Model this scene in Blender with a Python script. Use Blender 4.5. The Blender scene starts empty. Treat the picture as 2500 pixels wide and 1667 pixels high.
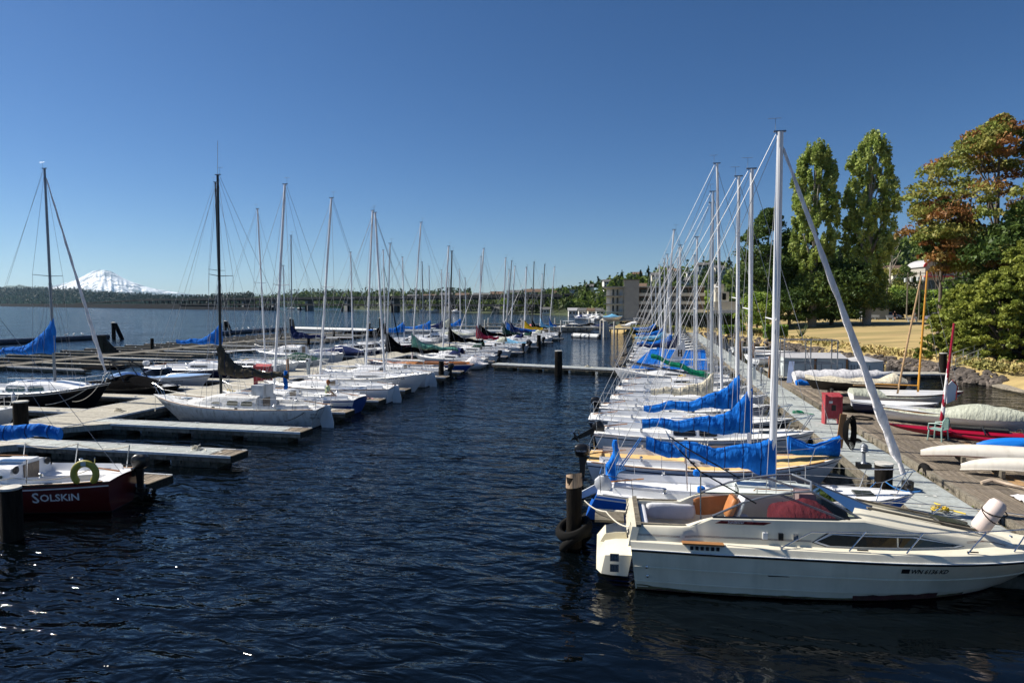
import bpy, math, random
import numpy as np
from mathutils import Vector, Matrix, noise

# ------------------------------------------------------------------ camera, sky, sun, exposure
scene = bpy.context.scene
COL = scene.collection
FPX, CAMH, YAW, PIT = 1600.0, 5.8, math.radians(12), math.atan(92.5/1600)
cd = bpy.data.cameras.new('camera'); cam = bpy.data.objects.new('camera', cd); COL.objects.link(cam)
cd.sensor_width = 36; cd.lens = FPX/2500*36; cd.clip_start = .1; cd.clip_end = 40000
cam.location = (0, 0, CAMH); cam.rotation_euler = (math.pi/2-PIT, 0, YAW)
scene.camera = cam
SUN_EL, SUN_AZ = math.radians(43), math.radians(180-3)      # azimuth of the sun, counted from +X
w = bpy.data.worlds.new('World'); scene.world = w; w.use_nodes = True
nt = w.node_tree; nt.nodes.clear()
sky = nt.nodes.new('ShaderNodeTexSky'); sky.sky_type = 'NISHITA'; sky.sun_disc = False
sky.sun_elevation = SUN_EL; sky.sun_rotation = math.pi/2-SUN_AZ
sky.air_density = .8; sky.dust_density = 0.2; sky.ozone_density = 5.0; sky.altitude = 0
bg = nt.nodes.new('ShaderNodeBackground'); bg.inputs[1].default_value = .047
ow = nt.nodes.new('ShaderNodeOutputWorld')
gm = nt.nodes.new('ShaderNodeGamma'); gm.inputs[1].default_value = 1.06; hs = nt.nodes.new('ShaderNodeHueSaturation'); hs.inputs['Saturation'].default_value = 1.16; hs.inputs['Hue'].default_value = .504; hs.inputs['Value'].default_value = 1.06
nt.links.new(sky.outputs[0], gm.inputs[0]); nt.links.new(gm.outputs[0], hs.inputs['Color']); nt.links.new(hs.outputs[0], bg.inputs[0]); nt.links.new(bg.outputs[0], ow.inputs[0])
sd = bpy.data.lights.new('sun', 'SUN'); sd.energy = 5.0; sd.angle = math.radians(.5); sd.color = (1, .93, .82)
so = bpy.data.objects.new('sun', sd); COL.objects.link(so)
sdir = Vector((math.cos(SUN_EL)*math.cos(SUN_AZ), math.cos(SUN_EL)*math.sin(SUN_AZ), math.sin(SUN_EL)))
so.rotation_euler = sdir.to_track_quat('Z', 'Y').to_euler()
scene.view_settings.view_transform = 'Standard'; scene.view_settings.look = 'None'
scene.view_settings.exposure = .68; scene.view_settings.gamma = 1
scene.cycles.volume_bounces = 0; scene.cycles.max_bounces = 6; scene.cycles.transparent_max_bounces = 12
scene.cycles.volume_max_steps = 64

PI = math.pi
rnd = random.Random(11)
nr = np.random.default_rng(5)

# a point of the place from a compass bearing (px) and a world Y, or a height
_cy, _sy, _cp, _sp = math.cos(YAW), math.sin(YAW), math.cos(PIT), math.sin(PIT)
def ray(px, py):
    a = (px-1250)/FPX; b = -(py-833.5)/FPX
    return Vector((-_sy*_cp+a*_cy-b*_sy*_sp, _cy*_cp+a*_sy+b*_cy*_sp, -_sp+b*_cp))
def at(px, py, z=0.0):
    r = ray(px, py); t = (z-CAMH)/r.z; return Vector((r.x*t, r.y*t, z))
def atY(px, py, Y):
    r = ray(px, py); t = Y/r.y; return Vector((r.x*t, Y, CAMH+r.z*t))
def bear(px, D):                       # point at ground distance D along the bearing of column px
    a = (px-1250)/FPX; return Vector((-_sy*D+a*_cy*D, _cy*D+a*_sy*D, 0))

# ------------------------------------------------------------------ materials
MATS = {}
def mat(name, col, rough=.5, metal=0., var=.12, scale=4., bump=0., bscale=30., stretch=None, dirt=None, dscale=1.5, damt=.45, spec=.5, coat=0., trans=0., objvar=0., col2=None, c2scale=1., c2lo=.45, c2hi=.6, alpha=1.):
    if name in MATS: return MATS[name]
    m = bpy.data.materials.new(name); m.use_nodes = True; t = m.node_tree; N = t.nodes; L = t.links
    b = N['Principled BSDF']; b.inputs['Roughness'].default_value = rough; b.inputs['Metallic'].default_value = metal
    b.inputs['Specular IOR Level'].default_value = spec; b.inputs['Coat Weight'].default_value = coat
    if trans: b.inputs['Transmission Weight'].default_value = trans
    tc = N.new('ShaderNodeTexCoord'); mp = N.new('ShaderNodeMapping'); L.new(tc.outputs['Object'], mp.inputs[0])
    if stretch: mp.inputs['Scale'].default_value = stretch
    nz = N.new('ShaderNodeTexNoise'); nz.inputs['Scale'].default_value = scale; nz.inputs['Detail'].default_value = 5
    L.new(mp.outputs[0], nz.inputs['Vector'])
    mr = N.new('ShaderNodeMapRange'); mr.inputs['From Min'].default_value = .3; mr.inputs['From Max'].default_value = .7
    mr.inputs['To Min'].default_value = 1-var; mr.inputs['To Max'].default_value = 1+var; L.new(nz.outputs[0], mr.inputs[0])
    mul = N.new('ShaderNodeVectorMath'); mul.operation = 'SCALE'
    mul.inputs[0].default_value = col; L.new(mr.outputs[0], mul.inputs['Scale']); cur = mul.outputs[0]
    if col2:
        n2 = N.new('ShaderNodeTexNoise'); n2.inputs['Scale'].default_value = c2scale; n2.inputs['Detail'].default_value = 6; L.new(mp.outputs[0], n2.inputs['Vector'])
        r2 = N.new('ShaderNodeMapRange'); r2.inputs['From Min'].default_value = c2lo; r2.inputs['From Max'].default_value = c2hi; L.new(n2.outputs[0], r2.inputs[0])
        mx = N.new('ShaderNodeMix'); mx.data_type = 'RGBA'; L.new(r2.outputs[0], mx.inputs[0]); L.new(cur, mx.inputs[6]); mx.inputs[7].default_value = (*col2, 1); cur = mx.outputs[2]
    if dirt:
        n3 = N.new('ShaderNodeTexNoise'); n3.inputs['Scale'].default_value = dscale; n3.inputs['Detail'].default_value = 8; n3.inputs['Roughness'].default_value = .65
        mp3 = N.new('ShaderNodeMapping'); mp3.inputs['Scale'].default_value = (2.5, 2.5, .5); L.new(tc.outputs['Object'], mp3.inputs[0]); L.new(mp3.outputs[0], n3.inputs['Vector'])
        r3 = N.new('ShaderNodeMapRange'); r3.inputs['From Min'].default_value = .5; r3.inputs['From Max'].default_value = .75; r3.inputs['To Max'].default_value = damt; L.new(n3.outputs[0], r3.inputs[0])
        mx = N.new('ShaderNodeMix'); mx.data_type = 'RGBA'; L.new(r3.outputs[0], mx.inputs[0]); L.new(cur, mx.inputs[6]); mx.inputs[7].default_value = (*dirt, 1); cur = mx.outputs[2]
    if objvar:
        oi = N.new('ShaderNodeObjectInfo'); r4 = N.new('ShaderNodeMapRange'); r4.inputs['To Min'].default_value = 1-objvar; r4.inputs['To Max'].default_value = 1+objvar; L.new(oi.outputs['Random'], r4.inputs[0])
        m4 = N.new('ShaderNodeVectorMath'); m4.operation = 'SCALE'; L.new(cur, m4.inputs[0]); L.new(r4.outputs[0], m4.inputs['Scale']); cur = m4.outputs[0]
    L.new(cur, b.inputs['Base Color'])
    if bump:
        nb = N.new('ShaderNodeTexNoise'); nb.inputs['Scale'].default_value = bscale; nb.inputs['Detail'].default_value = 4; L.new(mp.outputs[0], nb.inputs['Vector'])
        bp = N.new('ShaderNodeBump'); bp.inputs['Strength'].default_value = 1; bp.inputs['Distance'].default_value = bump; L.new(nb.outputs[0], bp.inputs['Height']); L.new(bp.outputs[0], b.inputs['Normal'])
    MATS[name] = m; return m

def gel(n, c, **k): return mat(n, c, rough=.28, var=.04, scale=2, **k)
WHITE = gel('white_gelcoat', (.74, .75, .76), dirt=(.42, .38, .3), damt=.35)
WHITE2 = gel('clean_white_gelcoat', (.8, .81, .82), dirt=(.6, .58, .5), damt=.2)
DIRTYW = mat('weathered_white_gelcoat', (.62, .63, .63), rough=.5, var=.1, dirt=(.12, .11, .07), dscale=2.2, damt=.8)
CREAM = gel('cream_gelcoat', (.72, .68, .55), dirt=(.45, .42, .33), damt=.3)
GREYHULL = gel('grey_white_hull', (.62, .66, .7), dirt=(.4, .38, .32), damt=.35)
REDHULL = gel('dark_red_hull', (.085, .006, .007), coat=.3)
BLACKH = gel('black_hull', (.006, .006, .008), coat=.3)
NAVY = gel('navy_hull', (.008, .016, .06), coat=.2)
BLUEH = gel('blue_hull', (.012, .06, .26), coat=.2)
BRBLUE = gel('bright_blue_hull', (.01, .12, .55))
SILVERB = gel('silver_blue_hull', (.5, .56, .64))
TAN = mat('tan_deck_paint', (.62, .42, .17), rough=.7, var=.1)
NONSKID = mat('non_skid_deck', (.66, .67, .66), rough=.75, var=.06, scale=9, dirt=(.4, .38, .3), damt=.35)
GREYDECK = mat('grey_non_skid', (.5, .53, .53), rough=.8, var=.06)
ANTIF = mat('antifouling_dark', (.02, .018, .02), rough=.8, var=.3)
ANTIFR = mat('antifouling_maroon', (.07, .02, .018), rough=.8, var=.3, dirt=(.1, .1, .05))
BLACKP = mat('black_plastic', (.008, .008, .009), rough=.35, var=.2)
RUBBER = mat('black_rubber', (.008, .008, .008), rough=.9, spec=.15, var=.3)
ALU = mat('mast_aluminium', (.62, .63, .65), rough=.38, metal=.75, var=.05)
WALU = mat('white_painted_spar', (.76, .77, .79), rough=.35, var=.04)
DALU = mat('dark_bronze_spar', (.03, .03, .03), rough=.35, metal=.4, var=.1)
GALU = mat('grey_spar', (.22, .24, .27), rough=.35, metal=.5, var=.1)
STEEL = mat('stainless_steel', (.6, .61, .63), rough=.22, metal=1, var=.03)
WIRE = mat('rigging_wire', (.3, .31, .33), rough=.5, metal=.3, var=.05)
TEAK = mat('teak', (.3, .14, .05), rough=.6, var=.25, stretch=(1, 12, 12))
VARN = mat('varnished_wood', (.42, .17, .04), rough=.3, var=.25, stretch=(1, 14, 14), coat=.4)
OLDWOOD = mat('companionway_board', (.22, .17, .12), rough=.75, var=.3, stretch=(8, 8, 2))
GLASSD = mat('dark_window', (.01, .011, .012), rough=.08, var=.1)
CURTAIN = mat('curtained_window', (.16, .15, .1), rough=.25, var=.35, stretch=(14, 14, 1))
HATCHG = mat('smoked_hatch', (.03, .035, .04), rough=.12, var=.1)
def fab(n, c): return mat(n, c, rough=.9, spec=.12, var=.22, scale=3, bump=.055, bscale=5, stretch=(2.2, 1, .8), dirt=tuple(min(1, x*1.35+.004) for x in c), damt=.3)
CBLUE = fab('blue_canvas', (.008, .13, .5)); CNAVY = fab('navy_canvas', (.01, .02, .08)); CBLACK = mat('black_canvas', (.0022, .0022, .003), rough=1, spec=.03, var=.3, bump=.03, bscale=5)
CGREEN = fab('green_canvas', (.006, .17, .09)); CDGREEN = fab('dark_green_canvas', (.012, .05, .035)); CCREAM = fab('cream_canvas', (.5, .46, .36))
CRED = fab('red_canvas', (.32, .02, .05)); CMAROON = fab('maroon_canvas', (.1, .015, .02)); CYEL = fab('yellow_canvas', (.75, .45, .02)); CLBLUE = fab('faded_blue_canvas', (.14, .38, .6))
CTEAL = fab('faded_teal_canvas', (.1, .27, .22)); CGREY = fab('grey_green_canvas', (.38, .4, .33)); CWHITE = fab('white_sailcloth', (.72, .7, .7)); CBROWN = fab('faded_brown_canvas', (.07, .06, .045))
CSILV = fab('silver_tarpaulin', (.5, .5, .52)); CPINK = fab('faded_red_canvas', (.6, .18, .16))
ROPE = mat('pale_rope', (.6, .56, .46), rough=.9, var=.3, scale=60); BROPE = mat('blue_rope', (.02, .14, .4), rough=.9); YROPE = mat('yellow_rope', (.7, .5, .05), rough=.9)
LETTER = mat('black_lettering', (.01, .01, .012), rough=.5); LETTERW = mat('white_lettering', (.7, .72, .75), rough=.5)
CONC = mat('grey_painted_deck', (.34, .37, .36), rough=.8, var=.1, scale=3, stretch=(1, 6, 1), dirt=(.13, .13, .11), dscale=1, damt=.8, bump=.002, bscale=60, objvar=.1)
PANELL = mat('weathered_grey_deck', (.38, .36, .3), rough=.9, var=.22, stretch=(6, 1, 1), dirt=(.1, .085, .06), damt=.85, bump=.003, bscale=40, objvar=.12)
PLANK = mat('weathered_plank', (.15, .12, .085), rough=.9, var=.35, scale=3, stretch=(9, .7, 9), dirt=(.06, .05, .035), dscale=2, damt=.7, bump=.006, bscale=22, objvar=.4, col2=(.24, .2, .155), c2scale=2.5)
PLANKO = mat('newer_orange_plank', (.36, .22, .1), rough=.9, var=.25, stretch=(9, .7, 9), bump=.004)
BEAM = mat('weathered_beam', (.19, .17, .135), rough=.9, spec=.15, objvar=.3, var=.4, scale=3, stretch=(1, 8, 8), dirt=(.03, .028, .02), dscale=1.6, damt=.85, bump=.01, bscale=14)
BEAMD = mat('wet_dark_timber', (.035, .032, .026), rough=.9, spec=.15, var=.5, stretch=(1, 6, 6), bump=.01, bscale=12, dirt=(.09, .1, .05), damt=.5)
FLOATM = mat('stained_float_foam', (.1, .1, .08), rough=.9, spec=.15, var=.4, scale=6, dirt=(.02, .02, .015), damt=.8, bump=.01)
RUBW = mat('white_rub_strip', (.7, .72, .72), rough=.6, var=.15, dirt=(.2, .18, .14), damt=.5)
PILE = mat('creosoted_piling', (.012, .01, .008), rough=.9, spec=.15, var=.5, scale=3, stretch=(6, 6, .6), bump=.015, bscale=10, dirt=(.05, .035, .02), damt=.5)
PILEW = mat('pale_piling_top', (.5, .49, .45), rough=.85, var=.25, dirt=(.25, .15, .08))
STEELP = mat('dark_steel_pipe', (.03, .04, .06), rough=.5, var=.3); PIPEW = mat('pale_boom_pipe', (.4, .43, .45), rough=.5, var=.25)
REDBOX = mat('weathered_red_paint', (.33, .03, .04), rough=.7, var=.2, dirt=(.4, .3, .28), dscale=3, damt=.5)
GREYPAINT = mat('pale_grey_paint', (.5, .55, .55), rough=.6, var=.05); GREYTRIM = mat('grey_trim', (.2, .23, .24), rough=.6)
CONCRETE = mat('building_concrete', (.37, .35, .31), rough=.85, var=.08, scale=1.5); CREAMW = mat('cream_stucco', (.62, .58, .48), rough=.85, var=.05); WHITEW = mat('white_house_wall', (.62, .62, .6), rough=.8, var=.05)
BRWALL = mat('brown_shingle_wall', (.2, .15, .11), rough=.85, var=.2); ROOFG = mat('grey_roof', (.12, .12, .12), rough=.85, var=.15); ROOFB = mat('brown_roof', (.14, .09, .06), rough=.85, var=.15); ROOFW = mat('pale_roof', (.4, .4, .41), rough=.6)
REDTRIM = mat('red_trim', (.5, .03, .03), rough=.5)
YBUOY = mat('yellow_buoy_vinyl', (.38, .33, .045), rough=.5, var=.12, dirt=(.2, .18, .05)); ORANGE = mat('orange_vinyl', (.7, .2, .02), rough=.4)
VINYLW = mat('white_vinyl', (.68, .69, .72), rough=.45, var=.08, bump=.012, bscale=6); VINYLO = mat('caramel_vinyl', (.42, .16, .05), rough=.5, var=.15, bump=.01, bscale=8)
KBLUE = gel('blue_kayak_plastic', (.01, .17, .62)); KRED = gel('crimson_hull_plastic', (.28, .005, .025)); KWHITE = gel('off_white_canoe', (.7, .66, .58), dirt=(.4, .36, .28))
CHAIRG = mat('green_grey_plastic', (.24, .38, .34), rough=.45)
CARS = [gel('silver_car_paint', (.3, .34, .4)), gel('black_car_paint', (.02, .02, .025)), gel('grey_purple_car_paint', (.16, .16, .22))]
SKIN = mat('skin', (.5, .25, .16), rough=.6); SHIRT = mat('pale_green_shirt', (.5, .58, .34), rough=.9, bump=.01, bscale=12); SHORTS = mat('khaki_shorts', (.16, .13, .08), rough=.9); HAIR = mat('ginger_hair', (.28, .1, .03), rough=.9)
BARK = mat('bark', (.12, .1, .08), rough=.95, var=.4, stretch=(4, 4, .7), bump=.03, bscale=6)
PALEB = mat('pale_bark', (.3, .27, .23), rough=.95, var=.3, stretch=(4, 4, .7))
def leafm(n, c, c2, objv=.0):
    m = mat(n, c, rough=.55, var=.4, scale=.35, col2=c2, c2scale=.5, c2lo=.42, c2hi=.62, objvar=objv, spec=.25)
    t = m.node_tree; b = t.nodes['Principled BSDF']; tr = t.nodes.new('ShaderNodeBsdfTranslucent'); mx = t.nodes.new('ShaderNodeMixShader'); mx.inputs[0].default_value = .25
    src = b.inputs['Base Color'].links[0].from_socket; t.links.new(src, tr.inputs[0]); o = t.nodes['Material Output']
    t.links.new(b.outputs[0], mx.inputs[1]); t.links.new(tr.outputs[0], mx.inputs[2]); t.links.new(mx.outputs[0], o.inputs[0]); return m
LPOP = leafm('poplar_leaves', (.25, .33, .07), (.36, .42, .12)); LDARK = leafm('dark_broad_leaves', (.05, .09, .02), (.1, .15, .03)); LMID = leafm('mid_green_leaves', (.15, .24, .035), (.28, .34, .06), .3)
LCED = leafm('cedar_foliage', (.16, .2, .035), (.27, .3, .05)); LAUT = leafm('rust_autumn_leaves', (.32, .14, .045), (.2, .15, .04)); LYEL = leafm('yellow_green_leaves', (.19, .23, .045), (.28, .25, .06))
LISL = leafm('far_dark_evergreens', (.006, .018, .011), (.012, .028, .014), .2)
LCON = leafm('conifer_needles', (.018, .04, .018), (.035, .06, .02), .3); LHED = leafm('hedge_leaves', (.02, .05, .012), (.05, .09, .02)); LLIME = leafm('lime_shrub_leaves', (.18, .3, .03), (.12, .2, .03))
LFAR = leafm('far_wood_leaves', (.055, .09, .02), (.12, .16, .03), .35)

# ------------------------------------------------------------------ mesh helpers
class MB:
    def __init__(s): s.v = []; s.f = []; s.mi = []; s.ms = []; s.c = 0
    def m(s, mt):
        if mt not in s.ms: s.ms.append(mt)
        s.c = s.ms.index(mt); return s
    def add(s, vs, fs, mis=None):
        o = len(s.v); s.v += [tuple(v) for v in vs]
        for i, f in enumerate(fs):
            s.f.append([o+k for k in f]); s.mi.append(s.c if mis is None else mis[i])
        return s
    def bx(s, x0, x1, y0, y1, z0, z1, M=None):
        vs = [Vector(p) for p in ((x0, y0, z0), (x1, y0, z0), (x1, y1, z0), (x0, y1, z0), (x0, y0, z1), (x1, y0, z1), (x1, y1, z1), (x0, y1, z1))]
        if M is not None: vs = [M @ v for v in vs]
        return s.add(vs, [(3, 2, 1, 0), (4, 5, 6, 7), (0, 1, 5, 4), (1, 2, 6, 5), (2, 3, 7, 6), (3, 0, 4, 7)])
    def box(s, c, sz, M=None):
        return s.bx(c[0]-sz[0]/2, c[0]+sz[0]/2, c[1]-sz[1]/2, c[1]+sz[1]/2, c[2]-sz[2]/2, c[2]+sz[2]/2, M)
    def beam(s, a, b, wd, h):                      # squared timber from a to b
        a = Vector(a); b = Vector(b); d = b-a; M = Matrix.Translation(a) @ d.to_track_quat('X', 'Z').to_matrix().to_4x4()
        return s.bx(0, d.length, -wd/2, wd/2, -h/2, h/2, M)
    def tube(s, pts, r, n=6, cap=True, ry=None):
        pts = [Vector(p) for p in pts]; k = len(pts); rs = r if isinstance(r, (list, tuple)) else [r]*k
        prev = None; rings = []
        for i, p in enumerate(pts):
            d = (pts[min(i+1, k-1)]-pts[max(i-1, 0)]).normalized()
            if prev is None:
                u = Vector((0, 1, 0)) if abs(d.y) < .9 else Vector((1, 0, 0)); u = (u-d*u.dot(d)).normalized()
            else: u = (prev-d*prev.dot(d)).normalized()
            prev = u; vv = d.cross(u)
            rings.append([p+u*math.cos(2*PI*j/n)*rs[i]*(ry or 1)+vv*math.sin(2*PI*j/n)*rs[i] for j in range(n)])
        return s.loft(rings, cap, cap)
    def loft(s, rings, cap0=True, cap1=True, closed=True, mats=None):
        n = len(rings[0]); vs = [v for r in rings for v in r]; fs = []; mi = [] if mats else None
        for i in range(len(rings)-1):
            for j in range(n if closed else n-1):
                j2 = (j+1) % n; fs.append((i*n+j, i*n+j2, (i+1)*n+j2, (i+1)*n+j))
                if mats: mi.append(mats(i, j))
        if cap0: fs.append(tuple(range(n))[::-1]); mi and mi.append(s.c)
        if cap1: fs.append(tuple((len(rings)-1)*n+j for j in range(n))); mi and mi.append(s.c)
        return s.add(vs, fs, mi)
    def lathe(s, prof, n=12, c=(0, 0, 0), M=None):
        rings = []
        for r, z in prof:
            rg = [Vector((c[0]+r*math.cos(2*PI*j/n), c[1]+r*math.sin(2*PI*j/n), c[2]+z)) for j in range(n)]
            rings.append([M @ v for v in rg] if M is not None else rg)
        return s.loft(rings)
    def prism(s, pts, off):
        pts = [Vector(p) for p in pts]; off = Vector(off); n = len(pts)
        return s.add(pts+[p+off for p in pts], [tuple(range(n))[::-1], tuple(range(n, 2*n))]+[(j, (j+1) % n, n+(j+1) % n, n+j) for j in range(n)])
    def mesh(s, name, mt=None, sharp=38):
        me = bpy.data.meshes.new(name); me.from_pydata([tuple(v) for v in s.v], [], s.f)
        ms = s.ms or [mt]
        for x in ms: me.materials.append(x)
        if s.ms: me.polygons.foreach_set('material_index', s.mi)
        me.validate(); 
        if sharp:
            me.polygons.foreach_set('use_smooth', [True]*len(me.polygons)); me.set_sharp_from_angle(angle=math.radians(sharp))
        return me
    def build(s, name, mt=None, parent=None, sharp=38):
        me = s.mesh(name, mt, sharp); o = bpy.data.objects.new(name, me); COL.objects.link(o)
        if parent: o.parent = parent
        return o
def inst(name, me, parent=None, loc=(0, 0, 0), rot=(0, 0, 0), sc=None):
    o = bpy.data.objects.new(name, me); COL.objects.link(o); o.location = loc; o.rotation_euler = rot
    if sc: o.scale = sc
    if parent: o.parent = parent
    return o
def tag(o, label, cat, group=None):
    o['label'] = label; o['category'] = cat
    if group: o['group'] = group
    return o
def thing(name, label, cat, loc=(0, 0, 0), rz=0, group=None):
    o = bpy.data.objects.new(name, None); COL.objects.link(o); o.location = loc; o.rotation_euler = (0, 0, rz); o.empty_display_size = .2
    return tag(o, label, cat, group)
def struct(o): o['kind'] = 'structure'; return o
def stuff(o): o['kind'] = 'stuff'; return o
def copy_tree(o, parent=None, loc=None, rz=None, sc=None, label=None):
    c = o.copy(); COL.objects.link(c); c.parent = parent
    if loc is not None: c.location = loc
    if rz is not None: c.rotation_euler = (0, 0, rz)
    if sc is not None: c.scale = sc if hasattr(sc, '__len__') else (sc, sc, sc)
    if label: c['label'] = label
    for ch in o.children: copy_tree(ch, c)
    return c
def textmesh(s, size, mt, fn, shear=0., ext=.0, bold=0.):
    c = bpy.data.curves.new('lettering', 'FONT'); c.body = s; c.size = size; c.shear = shear; c.offset = bold; c.resolution_u = 2
    o = bpy.data.objects.new('lettering', c); me = bpy.data.meshes.new_from_object(o)
    bpy.data.objects.remove(o)
    for v in me.vertices: v.co = fn(v.co.x, v.co.y)
    me.materials.clear(); me.materials.append(mt); me.name = 'lettering'; return me
def npmesh(name, V, F, mt, MI=None, smooth=False):     # quads only
    me = bpy.data.meshes.new(name); n = len(F); k = F.shape[1]
    me.vertices.add(len(V)); me.vertices.foreach_set('co', V.astype(np.float32).ravel())
    me.loops.add(n*k); me.loops.foreach_set('vertex_index', F.astype(np.int32).ravel())
    me.polygons.add(n); me.polygons.foreach_set('loop_start', np.arange(0, n*k, k, dtype=np.int32)); me.polygons.foreach_set('loop_total', np.full(n, k, dtype=np.int32))
    for x in (mt if isinstance(mt, list) else [mt]): me.materials.append(x)
    if MI is not None: me.polygons.foreach_set('material_index', MI.astype(np.int32))
    if smooth: me.polygons.foreach_set('use_smooth', [True]*n)
    me.update(calc_edges=True); return me

# ------------------------------------------------------------------ boats
class Hull:
    def __init__(s, L, B, fs, fb, rk=.7, rt=.25, tw=.72, d=.3, fm=None):
        s.L, s.B, s.fs, s.fb, s.rk, s.rt, s.tw, s.d = L, B, fs, fb, rk, rt, tw, d; s.fm = fm or min(fs, fb)*.93
    def zs(s, u):
        return s.fm+(s.fs-s.fm)*max(0, (.4-u)/.4)**2+(s.fb-s.fm)*max(0, (u-.4)/.6)**2
    def bs(s, u):
        f = s.tw+(1-s.tw)*math.sin(PI/2*min(1, u/.45)) if u < .45 else max(0, 1-((u-.45)/.55)**2.3)**.85
        return max(.015, s.B/2*f)
    def y(s, u, z):
        zs = s.zs(u); dd = s.d*(1-u**4*.9); v = min(1, max(0, (z+dd)/(zs+dd)))
        return s.bs(u)*math.sin(v*PI/2)**(.42+.75*u*u)
    def x(s, u, z):
        k = min(1.2, max(0, 1-z/s.zs(u)))
        return -s.L/2+s.L*u-s.rk*u**6*k+s.rt*(1-u)**8*k
    def pt(s, u, z, side=1, off=0): return Vector((s.x(u, z), side*(s.y(u, z)+off), z))
    def deck(s, u, inset=0): return max(.01, s.bs(u)-inset)
    def build(s, parent, top, bot=ANTIF, boot=None, cove=None, rub=None, tran=None, n=18):
        us = [i/n for i in range(n+1)]; us = [1-(1-u)**1.25 for u in us]; mb = MB(); ms = [bot, boot or top, top, cove or top, top, rub or top, tran or top]
        for x in ms: mb.m(x)
        def rows(u):
            zs = s.zs(u); dd = s.d*(1-u**4*.9)
            return [-dd, -.12*(1-u**4), .03, .09, .09+(zs-.2)*.3, .09+(zs-.2)*.65, zs-.13, zs-.095, zs-.035, zs]
        rm = [bot, bot, boot or top, top, top, top, cove or top, top, rub or top]
        idx = [mb.ms.index(x) for x in rm]; V = []; F = []; MI = []; R = 10
        for u in us:
            rw = rows(u)
            V += [s.pt(u, z, 1) for z in rw]+[s.pt(u, z, -1) for z in rw]
        for i in range(len(us)-1):
            for j in range(R-1):
                a = i*2*R+j; b = a+2*R
                F.append((a, a+1, b+1, b)); MI.append(idx[j]); F.append((a+R, b+R, b+R+1, a+R+1)); MI.append(idx[j])
        ti = mb.ms.index(tran or top)
        for j in range(R-1): F.append((j, R+j, R+j+1, j+1)); MI.append(ti if j > 1 else idx[j])
        mb.add(V, F, MI); return mb.build('hull', None, parent, 50)
    def text(s, st, size, mt, x0, z0, side, parent, shear=0, bold=0):
        dr = -side
        def fn(tx, ty):
            x = x0+dr*tx; z = z0+ty; u = min(.97, max(.02, (x+s.L/2)/s.L))
            for _ in range(3): u += (x-s.x(u, z))/s.L
            return Vector((x, side*(s.y(u, z)+.007), z))
        o = bpy.data.objects.new('lettering', textmesh(st, size, mt, fn, shear, 0, bold)); COL.objects.link(o); o.parent = parent

def outboard(parent, loc, mt, up=False, name='outboard_motor', sc=1.0, ang=None, brand=None):
    root = bpy.data.objects.new(name, None); COL.objects.link(root); root.parent = parent; root.location = loc; root.scale = (sc,)*3
    root.rotation_euler = (0, (ang if ang is not None else (math.radians(62) if up else 0)), 0); root.empty_display_size = .1
    b = MB(); rings = []
    for z, a, c in ((.12, .10, .08), (.18, .2, .13), (.34, .24, .15), (.46, .22, .14), (.53, .14, .09), (.545, .04, .03)):
        rings.append([Vector((-.08+a*math.copysign(abs(math.cos(t))**.4, math.cos(t)), c*math.copysign(abs(math.sin(t))**.4, math.sin(t)), z)) for t in [2*PI*k/12 for k in range(12)]])
    b.loft(rings).build('cowling', mt, root)
    b = MB(); b.prism([(-.16, -.04, .14), (.06, -.04, .14), (.02, -.04, -.55), (-.12, -.04, -.6)], (0, .08, 0)); b.tube([(.12, 0, -.62), (-.02, 0, -.64), (-.3, 0, -.62)], [.02, .05, .035], 8)
    b.prism([(.0, -.012, -.64), (-.16, -.012, -.66), (-.1, -.012, -.84), (-.06, -.012, -.84)], (0, .024, 0)).bx(-.25, .02, -.09, .09, -.47, -.455).build('motor_leg', mt, root)
    b = MB()
    for k in range(3):
        a = 2*PI*k/3; c, s_ = math.cos(a), math.sin(a)
        b.add([(-.31, .02*c, -.62+.02*s_), (-.34, .13*c-.05*s_, -.62+.13*s_+.05*c), (-.33, .15*c, -.62+.15*s_), (-.3, .12*c+.05*s_, -.62+.12*s_-.05*c)], [(0, 1, 2, 3)])
    b.tube([(-.28, 0, -.62), (-.37, 0, -.62)], [.035, .015], 8).build('propeller', STEEL, root)
    b = MB(); b.bx(.06, .16, -.1, .1, -.1, .14).tube([(.1, 0, .2), (.45, .05, .26)], .018, 6).build('clamp_bracket', BLACKP, root)
    if brand:
        for sd in (1, -1):
            def fn(tx, ty): return Vector((-.08-sd*(-.17+tx), sd*.153, .3+ty))
            o = bpy.data.objects.new('lettering', textmesh(brand, .075, LETTERW, fn)); COL.objects.link(o); o.parent = root
    return root

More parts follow.
